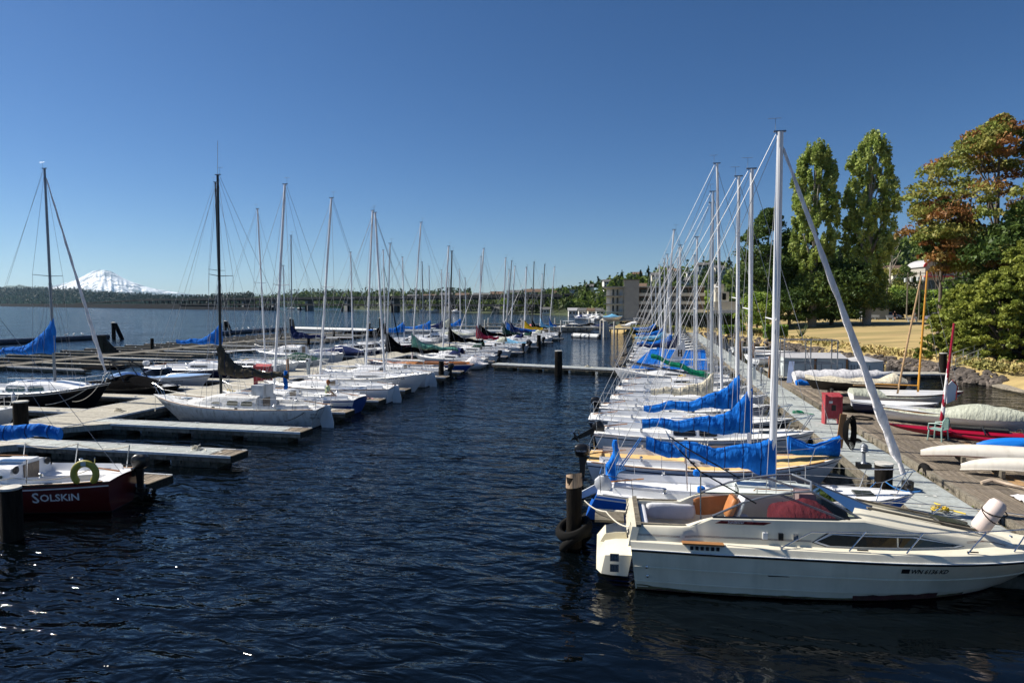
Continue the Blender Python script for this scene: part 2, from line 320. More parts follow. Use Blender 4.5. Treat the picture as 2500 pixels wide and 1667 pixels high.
def sail_cover(parent, xm, xe, zm, ze, neck, mt, w=.17, h=.3, lod=0, name='sail_cover', seed=0):
    n = 44 if lod == 0 else (26 if lod == 1 else 14); k = 14 if lod < 2 else 8; rings = []
    for i in range(n+1):
        t = i/n; x = xe+(xm+.07-xe)*t; base = ze+(zm-ze)*t; d = (xm-x)/abs(xm-xe)*3.2
        hh = h*(.8+.4*t)+(neck-zm-h*1.15)*math.exp(-max(0, d)*1.7)*min(1, t*3); sag = -.05*math.sin(t*PI*5+seed)-.04*t
        ww = w*(.6+.55*math.sin(min(1, t*1.15)*PI*.62)) if t < .9 else w*(1.1-3*(t-.9))
        rg = []
        for j in range(k):
            a = 2*PI*j/k; y = ww*math.sin(a)*(1-.35*max(0, math.cos(a))); z = base+sag+hh*(.5+.5*math.cos(a))
            nzv = noise.noise(Vector((x*2.6+z*3.5+seed, z*3-x*1.6, seed)))*.6+noise.noise(Vector((x*8+z*9, z*5, seed+5)))*.4
            fold = math.sin(x*19+z*9+6*noise.noise(Vector((x*1.5, z, seed+9))))*.5
            y += (.11*nzv+.035*fold)*math.sin(a)*(.6+t); z += .06*nzv+.015*fold
            rg.append(Vector((x, y, z)))
        rings.append(rg)
    o = MB().loft(rings).build(name, mt, parent, 60)
    if lod < 2:
        for i in range(3, n-4, 6 if lod == 0 else 5):
            c = sum(rings[i], Vector())/k; MB().tube([c+(p-c)*1.03 for p in rings[i]]+[c+(rings[i][0]-c)*1.03], .011, 4, False).build('sail_tie', CNAVY, o)
    return o

def stay(parent, a, b, r, name='stay', mt=None, n=4): return MB().tube([a, b], r, n, False).build(name, mt or WIRE, parent)

def sailboat(name, label, Yw, Xc, dr, L=7.6, B=2.5, fs=.8, fb=1.1, rk=.8, rt=.25, tw=.72, hullm=WHITE, bot=ANTIF, boot=None, cove=None, rub=None, tran=None,
             deckm=WHITE2, decktop=NONSKID, cab=(.36, .74, .38, .68), win='2', winm=GLASSD, mast=10, mx=.95, rake=.01, mastm=ALU, spr=.52, mr=.06, boom=None, cover=None, coverneck=None,
             zb=1.9, ze=1.9, xe=None, jib=None, jibr=.09, pulp=True, srail=True, rudder=False, ob=None, obup=False, regn=None, stripe=None, lod=1, group='sailboats moored along the docks', boomm=None, dodger=None,
             hatch=True, cock=True, extra=None, yaw=0, mastlean=0, coverh=.32, antenna=0, transtext=None, bagjib=None, brand=None, teak=False, wx=True):
    t = thing(name, label, 'sailboat', (Xc, Yw, 0), (0 if dr > 0 else PI)+yaw, group)
    H = Hull(L, B, fs, fb, rk, rt, tw); H.build(t, hullm, bot, boot, cove, rub, tran, 18 if lod < 2 else 10)
    uc0, uc1, uf = .05, cab[0], cab[1]; ch = cab[2]; cwf = cab[3]
    wr = min(.0095, .006+.0001*abs(Yw))                                             # rigging incl. its sleeves
    # deck
    us = [0, .03, uc0, uc0+.001]+[uc0+(uc1-uc0)*i/5 for i in range(1, 5)]+[uc1, uc1+.001]+[uc1+(1-uc1)*i/9 for i in range(1, 10)]
    V = []; F = []; MI = []
    def sec(u, ck):
        wd = H.deck(u, .02); z = H.zs(u)
        if ck:
            cw = min(.82*wd, wd-.16); zf = max(.28, z-.5)
            ys = [wd, cw, cw-.03, cw-.09, .27, .26, 0]; zz = [z+.005, z+.03, z+.19, z-.03, z-.05, zf, zf]
        else:
            ys = [wd*q for q in (1, .85, .7, .5, .3, .15, 0)]; zz = [z+.005+.06*(1-q*q)*min(1, wd) for q in (1, .85, .7, .5, .3, .15, 0)]
        return [Vector((H.x(u, z), y, q)) for y, q in zip(ys, zz)]+[Vector((H.x(u, z), -y, q)) for y, q in list(zip(ys, zz))[-2::-1]]
    for u in us: V += sec(u, cock and uc0+.0005 < u < uc1+.0005)
    nn = 13
    for i in range(len(us)-1):
        for j in range(nn-1):
            F.append((i*nn+j, i*nn+j+1, (i+1)*nn+j+1, (i+1)*nn+j)); ck = uc0 < us[i] < uc1-.001
            MI.append(0 if (j in (0, 11)) or (ck and j in (1, 2, 4, 5, 6, 7, 9, 10)) else 1)
    mb = MB(); mb.m(deckm); mb.m(decktop); mb.add(V, F, MI); mb.build('deck', None, t, 30)
    # cabin
    def csec(u, grow=0):
        z = H.zs(u); k = (u-uc1)/(uf-uc1); c = min(cwf*H.bs(min(u, .62)), H.bs(u)*.86)*(1-.15*k)
        hh = ch*(1 if k < .45 else max(.1, 1-((k-.45)/.55)**1.6*.92)); 
        return [(c+grow, z+.01), (c*.95+grow, z+hh*.62), (c*.86+grow*.6, z+hh*.93), (c*.66, z+hh*1.03+grow), (c*.3, z+hh*1.1+grow), (0, z+hh*1.12+grow)]
    if cab[1] > cab[0]:
        rings = []
        for i in range(9):
            u = uc1+(uf-uc1)*i/8; q = csec(u); x = H.x(u, H.zs(u)); rings.append([Vector((x, y, z)) for y, z in q]+[Vector((x, -y, z)) for y, z in q[-2::-1]])
        MB().loft(rings, True, True, False).build('cabin', deckm, t, 32)
        xb = H.x(uc1, H.zs(uc1)); zb0 = H.zs(uc1)
        def cpt(u, sfrac, side, off):
            q = csec(u); a, b = q[0], q[1]; y = a[0]+(b[0]-a[0])*sfrac/.62; z = a[1]+(b[1]-a[1])*sfrac/.62
            if sfrac > .62: y = q[1][0]+(q[2][0]-q[1][0])*(sfrac-.62)/.31; z = q[1][1]+(q[2][1]-q[1][1])*(sfrac-.62)/.31
            return Vector((H.x(u, H.zs(u)), side*(y+off), z))
        wins = {'2': [(.04, .26, .25, .62), (.30, .48, .25, .6)], '1': [(.06, .5, .3, .62)], '3': [(.04, .2, .25, .66), (.24, .4, .25, .66), (.5, .62, .3, .5)],
                'p': [(.05, .12, .35, .55), (.2, .27, .35, .55), (.35, .42, .35, .55)], 's': [(.05, .62, .35, .55)], 'b': [(.02, .3, .16, .78), (.34, .56, .16, .74)], '': []}[win]
        for side in (1, -1):
            for a0, a1, s0, s1 in wins:
                k = lambda a: uc1+(uf-uc1)*a
                def poly(g, off):
                    e = (a1-a0)*.12; gs = g*.05; ga = g*.012
                    return [cpt(k(a+sx*ga), s_+sy*gs, side, off) for a, s_, sx, sy in ((a0+e, s0, 0, -1), (a1-e, s0, 0, -1), (a1, s0+.06, 1, 0), (a1-e*.6, s1-.05, 1, 0), (a1-e*2, s1, 0, 1), (a0+e, s1, 0, 1), (a0, s1-.06, -1, 0), (a0, s0+.06, -1, 0))]
                if lod < 2 and Yw < 50:
                    f = MB().prism(poly(1, .003), (0, side*.008, 0)).build('window', ALU if winm is not CURTAIN else WHITE, t, 0); MB().prism(poly(0, .012), (0, side*.006, 0)).build('pane', winm, f, 0)
                else: MB().prism(poly(0, .004), (0, side*.01, 0)).build('window', winm, t, 0)
        # companionway
        if lod < 2:
            MB().prism([(xb-.012, -.26, zb0-.3), (xb-.012, .26, zb0-.3), (xb-.012, .3, zb0+ch*.95), (xb-.012, -.3, zb0+ch*.95)], (-.02, 0, 0)).build('companionway_board', OLDWOOD if rnd.random() < .6 or teak else GLASSD, t, 0)
            MB().bx(xb-.02, xb+.75, -.31, .31, zb0+ch*1.1, zb0+ch*1.1+.05).build('sliding_hatch', deckm, t)
            for side in (1, -1):
                x0 = H.x(uc1+(uf-uc1)*.1, 0)+.1; y0 = side*csec(uc1+.05)[3][0]; z0 = zb0+ch*1.03
                MB().tube([(x0, y0, z0), (x0+.06, y0, z0+.06), (x0+1.2, y0, z0+.06), (x0+1.26, y0, z0)], .014, 5).build('handrail', TEAK if teak or rnd.random() < .6 else STEEL, t)
        if dodger:
            yy_ = csec(uc1+.02)[2][0]; z_ = zb0+ch*.85
            MB().loft([[Vector((xb+xo, yy_*k_*math.cos(a), z_+hh_*math.sin(a)**.7 if math.sin(a) > 0 else z_)) for a in [PI*j/10 for j in range(11)]] for xo, k_, hh_ in ((-.25, 1.02, .62), (.1, 1.02, .66), (.5, 1.0, .5), (.95, .95, .08))], False, False, False).build('dodger', dodger, t, 50)
        if hatch:
            u = uf+(.04 if lod < 2 else 0.03); z = H.zs(u)+.05; x = H.x(u, z); MB().bx(x, x+.45, -.22, .22, z, z+.05).build('deck_hatch', HATCHG if rnd.random() < .6 else deckm, t)
    # mast
    zmast = H.zs(uf)+(ch*.5 if cab[1] > cab[0] and mx < H.x(uf, 1) else 0)-.02
    if mast:
        top = Vector((mx-rake*mast, mastlean, mast)); base = Vector((mx, 0, zmast)); md = top-base
        m = MB().tube([base, base+md*.7, top], [mr, mr*.95, mr*.8], 10, True, .75).build('mast', mastm, t)
        def mp(z): return base+md*((z-zmast)/(mast-zmast))
        b = MB().bx(top.x-.16, top.x+.14, -.03, .03, mast, mast+.04); b.tube([(top.x-.12, 0, mast), (top.x-.12, 0, mast+.35)], wr*.7, 4).tube([(top.x-.3, 0, mast+.35), (top.x+.02, 0, mast+.35)], wr*.7, 4); b.build('masthead_fitting', GALU, m)
        if antenna: MB().tube([(top.x, 0, mast), (top.x-.05, 0, mast+antenna)], .012, 4).build('antenna', WIRE, m)
        zsp = zmast+(mast-zmast)*spr; ps = mp(zsp); sw = B*.33
        for side in (1, -1):
            MB().tube([ps, (ps.x-.12, side*sw, zsp+.05)], [.02, .014], 5).build('spreader', mastm, m)
            tip = Vector((ps.x-.12, side*sw, zsp+.05)); ucp = (mx+L/2)/L; cpy = side*(H.bs(ucp)-.06); cz = H.zs(ucp)
            MB().tube([top+Vector((0, 0, -.1)), tip, (mx-.1, cpy, cz)], wr, 4, False).build('upper_shroud', WIRE, t)
            if lod < 2: stay(t, ps, (mx-.35, cpy, cz), wr, 'lower_shroud')
            if lod < 2 : stay(t, ps, (mx+.3, side*(H.bs(ucp+.04)-.06), cz), wr, 'lower_shroud')
        stay(t, top+Vector((-.08, 0, 0)), (-L/2+.08, 0, fs+.02), wr, 'backstay')
        ft = mp(mast*(.985 if jib is None or jibr > .07 else .86)); fe = Vector((L/2-.12, 0, fb+.1))
        stay(t, ft, fe, wr, 'forestay')
        if jib:
            n = 30; pts = []; rs = []
            for i in range(n+1):
                q = i/n; p = ft+(fe-ft)*(.03+.93*q); rs.append(jibr*(.3+.75*q)*(1+.12*math.sin(i*2.1)+.1*math.sin(i*5.3))*(1 if i < n-1 else .5)); pts.append(p+Vector((-rs[-1]*.4, .01*math.sin(i*1.7), 0)))
            MB().tube(pts, rs, 9).build('furled_jib', jib, t, 60)
            MB().lathe([(.07, 0), (.09, .02), (.09, .1), (.07, .12)], 10, fe+Vector((-.05, 0, .0))).build('furling_drum', BLACKP, t)
        if boom is not False:
            xe_ = xe if xe is not None else mx-.36*mast; gm = mp(zb)
            MB().tube([(gm.x-.05, 0, zb), (xe_, 0, ze)], .045, 8).build('boom', boomm or mastm, t)
            if lod < 2 and cover is None: MB().tube([(xe_, 0, ze), (xe_+.3, 0, fs+.25)], wr, 4, False).build('mainsheet', ROPE, t)
            if lod < 2: stay(t, top, (xe_, 0, ze), wr*.8, 'topping_lift')
            if cover: sail_cover(t, gm.x, xe_-.05, zb-.12, ze-.1, coverneck or zb+1.1, cover, h=coverh, lod=lod, seed=Yw)
    if bagjib:
        rings = []
        for i in range(9):
            q = i/8; x = L/2-1.55+q*1.45; zt = fb+.12+.5*(abs(q-.45)*1.3+.35); rings.append([Vector((x, .3*math.sin(a)*(1-.5*q)*(1+.3*noise.noise(Vector((x*3, a, 1)))), (fb+.0+zt)/2+(zt-fb)/2*math.cos(a)*(1+.2*noise.noise(Vector((a, x*4, 3)))))) for a in [2*PI*j/12 for j in range(12)]])
        MB().loft(rings).build('sail_bag', bagjib, t, 60)
    rr = .0125 if lod < 2 else .015
    if pulp:
        z0 = H.zs(.88); z1 = H.zs(.99); y0 = H.bs(.86); xx = H.x(.86, z0)
        b = MB().tube([(xx, y0-.03, z0), (xx+.15, y0-.05, z0+.5), (L/2-.25, .16, z1+.56), (L/2-.05, .1, z1+.58), (L/2-.05, -.1, z1+.58), (L/2-.25, -.16, z1+.56), (xx+.15, -y0+.05, z0+.5), (xx, -y0+.03, z0)], rr, 5)
        for s_ in (1, -1): b.tube([(L/2-.45, s_*.1, z1), (L/2-.12, s_*.13, z1+.57)], rr, 5)
        b.build('pulpit_rail', STEEL, t)
    if srail:
        z0 = H.zs(.12); y0 = H.bs(.12)-.04; xs = H.x(.12, z0); yb = H.bs(.01)-.05
        b = MB().tube([(xs, y0, z0), (xs-.05, y0, z0+.5), (-L/2+.1, yb, z0+.55), (-L/2+.06, yb-.1, z0+.55), (-L/2+.06, -yb+.1, z0+.55), (-L/2+.1, -yb, z0+.55), (xs-.05, -y0, z0+.5), (xs, -y0, z0)], rr, 5)
        for s_ in (1, -1): b.tube([(-L/2+.1, s_*(yb-.04), fs), (-L/2+.07, s_*(yb-.04), z0+.55)], rr, 5)
        b.build('stern_rail', STEEL, t)
        if lod < 2 or rnd.random() < .5:
            for s_ in (1, -1):
                pts = [Vector((xs-.05, s_*y0, z0+.5))]
                for u in ((.3, .5, .7) if lod < 2 else (.5,)):
                    z = H.zs(u); p = Vector((H.x(u, z), s_*(H.bs(u)-.05), z)); pts.append(p+Vector((0, 0, .55)))
                    MB().tube([p, p+Vector((0, 0, .56))], rr*.9, 5).build('stanchion', STEEL, t)
                pts.append(Vector((H.x(.86, 1)+.15, s_*(H.bs(.86)-.05), H.zs(.88)+.5))); b = MB().tube(pts, .006, 4, False)
                b.tube([p-Vector((0, 0, .25)) for p in pts], .005, 4, False).build('lifeline', WIRE, t)
    if rudder:
        rd = MB().prism([(-L/2+.02, -.03, fs+.12), (-L/2-.22, -.03, fs+.1), (-L/2-.42, -.03, .25), (-L/2-.36, -.03, -.4), (-L/2+.05, -.03, -.4), (-L/2-.0+rt*.6, -.03, .3)], (0, .06, 0)).build('rudder', WHITE, t)
        MB().tube([(-L/2-.1, 0, fs+.14), (-L/2+1.1, 0, fs+.28)], [.025, .018], 6).build('tiller', VARN, rd)
    elif lod < 2 and cock: MB().tube([(-L/2+.15, 0, fs+.1), (-L/2+1.2, 0, fs+.25)], [.025, .018], 6).build('tiller', VARN, t)
    if ob: outboard(t, (-L/2-.12, -.45 if not rudder else -.55, fs-.05), ob, obup, brand=brand)
    if cock and lod < 2:
        for s_ in (1, -1):
            u = .22; MB().lathe([(.07, 0), (.05, .02), (.045, .09), (.06, .11), (.03, .13)], 10, (H.x(u, 1), s_*(min(.82*H.bs(u), H.bs(u)-.16)-.02), H.zs(u)+.19)).build('winch', STEEL, t)
    if lod < 2:
        for u in (.1, .93):
            z = H.zs(u)+.02; x = H.x(u, z); y = H.bs(u)*.6
            MB().tube([(x-.1, -y, z+.05), (x+.1, -y, z+.05)], .015, 5).bx(x-.03, x+.03, -y-.015, -y+.015, z, z+.05).build('cleat', STEEL, t)
    if lod < 2:
        r_ = random.Random(int(Yw*10)+int(abs(Xc)*7)); zc_ = H.zs(uf)+ch*.35
        for k in range(3):
            u0 = r_.uniform(.1, .9); z = H.zs(u0)+.04+(ch*1.12 if uc1 < u0 < uc1+(uf-uc1)*.4 else 0); x = H.x(u0, z); y = r_.uniform(-.3, .3)*H.bs(u0)
            if uc0 < u0 < uc1 and cock: z = max(.3, H.zs(u0)-.46)
            n_ = 22; MB().tube([(x+(.12+.05*math.sin(i*1.3))*math.cos(i*.75)+.02*i, y+(.12+.03*math.sin(i*2.1))*math.sin(i*.75), z+.004*i*(i % 3)) for i in range(n_)], .012, 4).build('rope_coil', r_.choice((ROPE, BROPE, ROPE, YROPE)), t)
        for s_ in (-.12, .1): MB().tube([(mx-.1, s_, zmast+.12), (H.x(uc1, 0)+.3, s_*2, H.zs(uc1)+ch*1.14), (H.x(uc1, 0)+.02, s_*2.6, H.zs(uc1)+ch*1.05)], .009, 4).build('halyard', r_.choice((ROPE, BROPE, WIRE)), t)
        for s_ in (1, -1):
            MB().tube([H.pt(u, H.zs(u), s_, -.1)+Vector((0, 0, .035)) for u in (.15, .3, .45, .6, .7)], .008, 4).build('jib_sheet', r_.choice((ROPE, BROPE, CDGREEN)), t)
            for u in (.42, .55): p = H.pt(u, H.zs(u), s_, -.2); MB().bx(p.x-.06, p.x+.06, p.y-.03, p.y+.03, p.z, p.z+.08).build('deck_block', BLACKP, t, 0)
        if r_.random() < .6: MB().lathe([(.05, 0), (.06, .08), (.11, .1), (.11, .14), (.03, .17)], 10, (H.x(min(.9, uf+.02), 0), .3, H.zs(uf)+.03)).build('deck_vent', STEEL, t)
        b = MB()
        for s_ in (1, -1): b.tube([H.pt(u, H.zs(u), s_, -.015)+Vector((0, 0, .02)) for u in [.02+.09*i for i in range(11)]], .016, 4)
        b.build('toe_rail', (TEAK if teak else ALU), t)
    if regn: H.text(regn[0], regn[1], regn[2], regn[3], regn[4], regn[5] if len(regn) > 5 else -dr, t, bold=.003)
    t['_h'] = 0; del t['_h']
    return t, H
def rope(parent, pts, r=.014, m=None, name='mooring_line', sag=.25):
    pts = [Vector(p) for p in pts]; out = []
    for a, b in zip(pts, pts[1:]):
        for i in range(8): q = i/8; p = a.lerp(b, q); p.z -= sag*4*q*(1-q)*(b-a).length/3; out.append(p)
    out.append(pts[-1]); return MB().tube(out, r, 5).build(name, m or ROPE, parent)
def fender(parent, loc, m=VINYLW, L=.55, r=.1):
    o = MB().lathe([(.02, L/2+.1), (.03, L/2+.02), (r*.7, L/2-.02), (r, L/2-.1), (r, -L/2+.1), (r*.7, -L/2+.02), (.03, -L/2)], 12, loc).tube([Vector(loc)+Vector((0, 0, L/2+.05)), Vector(loc)+Vector((0, 0, L/2+.6))], .01, 4).build('fender', m, parent); return o

def motorboat(label, Yw, Xc, dr, L=6, B=2.2, fs=.8, fb=.95, hullm=WHITE, deckm=WHITE2, cover=None, ws=True, ob=None, tower=False, cuddy=0, hard=False, group='motorboats moored at the docks', yaw=0, arch=False, stripe=None, bim=None, name='motorboat', lod=1, bot=ANTIF, regn=None):
    t = thing(name, label, 'motorboat', (Xc, Yw, 0), (0 if dr > 0 else PI)+yaw, group)
    H = Hull(L, B, fs, fb, rk=.9, rt=.05, tw=.92, d=.25); H.build(t, hullm, bot, None, stripe, None, None, 12)
    us = [0, .03, .031]+[.03+.47*i/5 for i in range(1, 6)]+[.501]+[.5+.5*i/6 for i in range(1, 7)]; V = []; F = []; MI = []
    for u in us:
        wd = H.deck(u, .02); z = H.zs(u); ck = .0305 < u < .5005
        ys = [wd, wd*.86, wd*.84, wd*.6, wd*.3, 0] if ck else [wd*q for q in (1, .86, .7, .5, .3, 0)]
        zz = [z, z+.02, z-.3, z-.42, z-.45, z-.45] if ck else [z+.12*(1-q*q)*min(1, wd) for q in (1, .86, .7, .5, .3, 0)]
        V += [(H.x(u, z), y, q) for y, q in zip(ys, zz)]+[(H.x(u, z), -y, q) for y, q in list(zip(ys, zz))[-2::-1]]
    for i in range(len(us)-1):
        for j in range(10): F.append((i*11+j, i*11+j+1, (i+1)*11+j+1, (i+1)*11+j))
    mb = MB().m(deckm); mb.add(V, F); mb.build('deck', None, t, 30)
    if cover:
        rings = []
        for i in range(15):
            u = .01+.975*i/14; wd = H.bs(u)*1.01; z = H.zs(u)-.06; x = H.x(u, z); q = i/14; hp = .1+.65*math.exp(-((q-.5)/.22)**2)*(1.1-q*.3); hp += .12*(q < .5)
            rings.append([Vector((x, wd*math.cos(a), z+hp*max(0, math.sin(a))**.8+.02*noise.noise(Vector((x*4, a*3, 0))))) for a in [PI*j/10 for j in range(11)]])
        MB().loft(rings, True, True, False).build('boat_cover', cover, t, 50)
    elif ws:
        z = H.zs(.52)+.08; x = H.x(.5, z); y = H.bs(.5)*.8; pts = [(x-.9, y), (x-.1, y*.95), (x+.45, y*.45), (x+.5, 0), (x+.45, -y*.45), (x-.1, -y*.95), (x-.9, -y)]
        b = MB(); tp = [(px_-.35, py_*.85) for px_, py_ in pts]
        for i in range(6):
            hz = [.12 if j in (0, 6) else .42 for j in (i, i+1)]
            b.prism([(pts[i][0], pts[i][1], z), (pts[i+1][0], pts[i+1][1], z), (tp[i+1][0], tp[i+1][1], z+hz[1]), (tp[i][0], tp[i][1], z+hz[0])], (.01, 0, 0))
        b.build('windscreen', GLASSD, t, 0)
        MB().tube([(tp[i][0], tp[i][1], z+(.13 if i in (0, 6) else .43)) for i in range(7)], .018, 5).build('windscreen_frame', STEEL, t)
        for s_ in (1, -1): MB().bx(x-1.3, x-.8, s_*.45-.25, s_*.45+.25, z-.5, z-.3).bx(x-1.4, x-1.3, s_*.45-.25, s_*.45+.25, z-.5, z+.15).build('seat', VINYLW, t)
    if cuddy:
        rings = []
        for i in range(7):
            u = .42+.4*i/6; q = i/6; c = H.bs(u)*.78; z = H.zs(u); h = cuddy*(1-q**2*.85); x = H.x(u, z)
            rings.append([Vector((x, y*c, z+k*h)) for y, k in ((1, 0), (.95, .6), (.8, .95), (.3, 1.08), (-.3, 1.08), (-.8, .95), (-.95, .6), (-1, 0))])
        MB().loft(rings, True, True, False).build('cabin', deckm, t, 32)
        for s_ in (1, -1):
            P = [Vector((H.x(u, 1), s_*(H.bs(u)*.775+.0), H.zs(u)+k*cuddy)) for u, k in ((.46, .25), (.62, .25), (.6, .52), (.47, .55))]; MB().prism(P, (0, s_*.02, 0)).build('window', GLASSD, t, 0)
    if hard:
        z = fs+1.35; x = H.x(.3, 1)
        MB().bx(x-.9, x+1.3, -B*.4, B*.4, z, z+.07).build('hardtop', deckm, t)
        for a in (-.8, 1.1):
            for s_ in (1, -1): MB().tube([(x+a, s_*B*.38, fs), (x+a, s_*B*.36, z)], .025, 5).build('hardtop_post', deckm, t)
    if bim:
        z = fs+1.15; x = H.x(.32, 1); MB().loft([[Vector((x+q, B*.42*math.cos(a), z+.22*math.sin(a))) for a in [PI*j/6 for j in range(7)]]+[Vector((x+q, -B*.4*math.cos(a), z-.03+.2*math.sin(a))) for a in [PI*j/6 for j in range(7)]] for q in (-.9, -.4, .3, .8)]).build('bimini_top', bim, t)
        for a in (-.7, .6):
            for s_ in (1, -1): MB().tube([(x, s_*B*.4, fs), (x+a, s_*B*.4, z)], .015, 5).build('bimini_pole', STEEL, t)
    if tower:
        x = H.x(.42, 1)
        for s_ in (1, -1): MB().tube([(x+.9, s_*B*.42, fs), (x+.2, s_*B*.36, fs+1.1), (x-.5, s_*B*.3, fs+1.5)], .035, 6).tube([(x+.3, s_*B*.42, fs), (x-.3, s_*B*.36, fs+.9), (x-.5, s_*B*.3, fs+1.5)], .03, 6).build('tower_leg', BLACKP, t)
        b = MB()
        for q in (0, .35, .7): b.tube([(x-.5+q*.8, -B*.33, fs+1.5-q*.55), (x-.5+q*.8, B*.33, fs+1.5-q*.55)], .03, 6)
        b.build('tower_crossbar', BLACKP, t)
        MB().loft([[Vector((x-1.3+q, B*.4*math.cos(a), fs+1.05+.12*math.sin(a))) for a in [2*PI*j/10 for j in range(10)]] for q in (-1., -.8, .5, .8)]).build('tower_canopy', CBLACK, t)
    if ob: outboard(t, (-L/2-.12, 0, fs-.1), ob, sc=1.15)
    b = MB().tube([(H.x(.6, 1), H.bs(.6)-.08, H.zs(.6)), (H.x(.65, 1), H.bs(.65)-.1, H.zs(.65)+.2), (H.x(.97, 1), .05, H.zs(.97)+.25), (H.x(.65, 1), -H.bs(.65)+.1, H.zs(.65)+.2), (H.x(.6, 1), -H.bs(.6)+.08, H.zs(.6))], .014, 5)
    if not cover: b.build('bow_rail', STEEL, t)
    if regn: H.text(regn[0], regn[1], regn[2], regn[3], regn[4], -dr, t)
    return t, H

# ------------------------------------------------------------------ water
def water_mat():
    m = bpy.data.materials.new('lake_water'); m.use_nodes = True; t = m.node_tree; N = t.nodes; L = t.links; b = N['Principled BSDF']
    b.inputs['Base Color'].default_value = (.0008, .0016, .0022, 1); b.inputs['Roughness'].default_value = .05; b.inputs['IOR'].default_value = 1.333; b.inputs['Specular IOR Level'].default_value = .5
    tc = N.new('ShaderNodeTexCoord'); h = None
    for sc, st, amt, dist in ((.42, (1, 1.9, 1), .55, .9), (1.2, (1, 2.2, 1), .24, .8), (3.4, (1, 1.8, 1), .042, .6), (11, (1, 1.3, 1), .003, 0)):
        mp = N.new('ShaderNodeMapping'); mp.inputs['Scale'].default_value = st; mp.inputs['Rotation'].default_value = (0, 0, .35+sc*.13); L.new(tc.outputs['Object'], mp.inputs[0])
        n = N.new('ShaderNodeTexNoise'); n.inputs['Scale'].default_value = sc; n.inputs['Detail'].default_value = 2; n.inputs['Distortion'].default_value = dist; L.new(mp.outputs[0], n.inputs['Vector'])
        k = N.new('ShaderNodeMath'); k.operation = 'MULTIPLY'; k.inputs[1].default_value = amt; L.new(n.outputs[0], k.inputs[0])
        if h is None: h = k.outputs[0]
        else:
            a = N.new('ShaderNodeMath'); a.operation = 'ADD'; L.new(h, a.inputs[0]); L.new(k.outputs[0], a.inputs[1]); h = a.outputs[0]
    # wind lanes: calmer and rougher patches
    n = N.new('ShaderNodeTexNoise'); n.inputs['Scale'].default_value = .07; n.inputs['Detail'].default_value = 3; L.new(tc.outputs['Object'], n.inputs['Vector'])
    r = N.new('ShaderNodeMapRange'); r.inputs['From Min'].default_value = .35; r.inputs['From Max'].default_value = .65; r.inputs['To Min'].default_value = .6; r.inputs['To Max'].default_value = 1.15; L.new(n.outputs[0], r.inputs[0])
    # calm pocket of water sheltered between the cruiser and the quay the camera stands on
    vs = N.new('ShaderNodeVectorMath'); vs.operation = 'DISTANCE'; vs.inputs[1].default_value = (4.5, 8.5, 0); L.new(tc.outputs['Object'], vs.inputs[0])
    r2 = N.new('ShaderNodeMapRange'); r2.interpolation_type = 'SMOOTHSTEP'; r2.inputs['From Min'].default_value = 3.5; r2.inputs['From Max'].default_value = 9.5; r2.inputs['To Min'].default_value = .13; r2.inputs['To Max'].default_value = 1; L.new(vs.outputs['Value'], r2.inputs[0])
    mm = N.new('ShaderNodeMath'); mm.operation = 'MULTIPLY'; L.new(r.outputs[0], mm.inputs[0]); L.new(r2.outputs[0], mm.inputs[1])
    bp = N.new('ShaderNodeBump'); bp.inputs['Distance'].default_value = .5; L.new(mm.outputs[0], bp.inputs['Strength']); L.new(h, bp.inputs['Height']); L.new(bp.outputs[0], b.inputs['Normal'])
    return m
WAT = water_mat()
mb = MB(); mb.add([(-19000, -3000, 0), (19000, -3000, 0), (19000, 19000, 0), (-19000, 19000, 0)], [(0, 1, 2, 3)])
struct(mb.build('lake_water', WAT, None, 0))

# ------------------------------------------------------------------ foliage
def leaves(P, size, spread=1.0, up=.0, jit=.5, flat=None):
    """one leaf quad at each point of P (n,3)"""
    n = len(P); d = nr.normal(size=(n, 3)); d[:, 2] = d[:, 2]*.7+up; d /= np.linalg.norm(d, axis=1)[:, None]
    a = nr.normal(size=(n, 3)); u = np.cross(d, a); u /= np.linalg.norm(u, axis=1)[:, None]; v = np.cross(d, u)
    s = size*np.clip(1+jit*nr.normal(size=(n, 1)), .25, 2.4); u *= s; v *= s*.55
    V = np.stack([P-u, P-v+d*s*.15, P+u, P+v+d*s*.15], 1).reshape(-1, 3); F = np.arange(4*n).reshape(n, 4); return V, F
def clump_points(C, R_, per, shell=.55):
    """per points in each ellipsoidal clump; C (k,3) centres, R_ (k,3) radii"""
    k = len(C); d = nr.normal(size=(k, per, 3)); d /= np.linalg.norm(d, axis=2)[:, :, None]; d[:, :, 2] = np.where(d[:, :, 2] < -.3, -d[:, :, 2]*.4, d[:, :, 2])
    r = shell+(1-shell)*nr.random((k, per, 1))**.6; return (C[:, None, :]+d*r*R_[:, None, :]).reshape(-1, 3)
def crown_from(C, R_, per, size, mt, parent, up=.3, name='crown', shell=.5):
    P = clump_points(np.array(C), np.array(R_), per, shell); V, F = leaves(P, size, up=up)
    return inst(name, npmesh(name, V, F, mt), parent)
def limb(parent, a, b, r0, r1, name='limb', m=BARK, wob=.06):
    a = Vector(a); b = Vector(b); L_ = (b-a).length; pts = []; rs = []
    for i in range(6):
        q = i/5; p = a.lerp(b, q)+Vector((rnd.uniform(-1, 1), rnd.uniform(-1, 1), 0))*L_*wob*math.sin(q*PI)+Vector((0, 0, L_*.08*math.sin(q*PI))); pts.append(p); rs.append(r0+(r1-r0)*q)
    return pts, rs
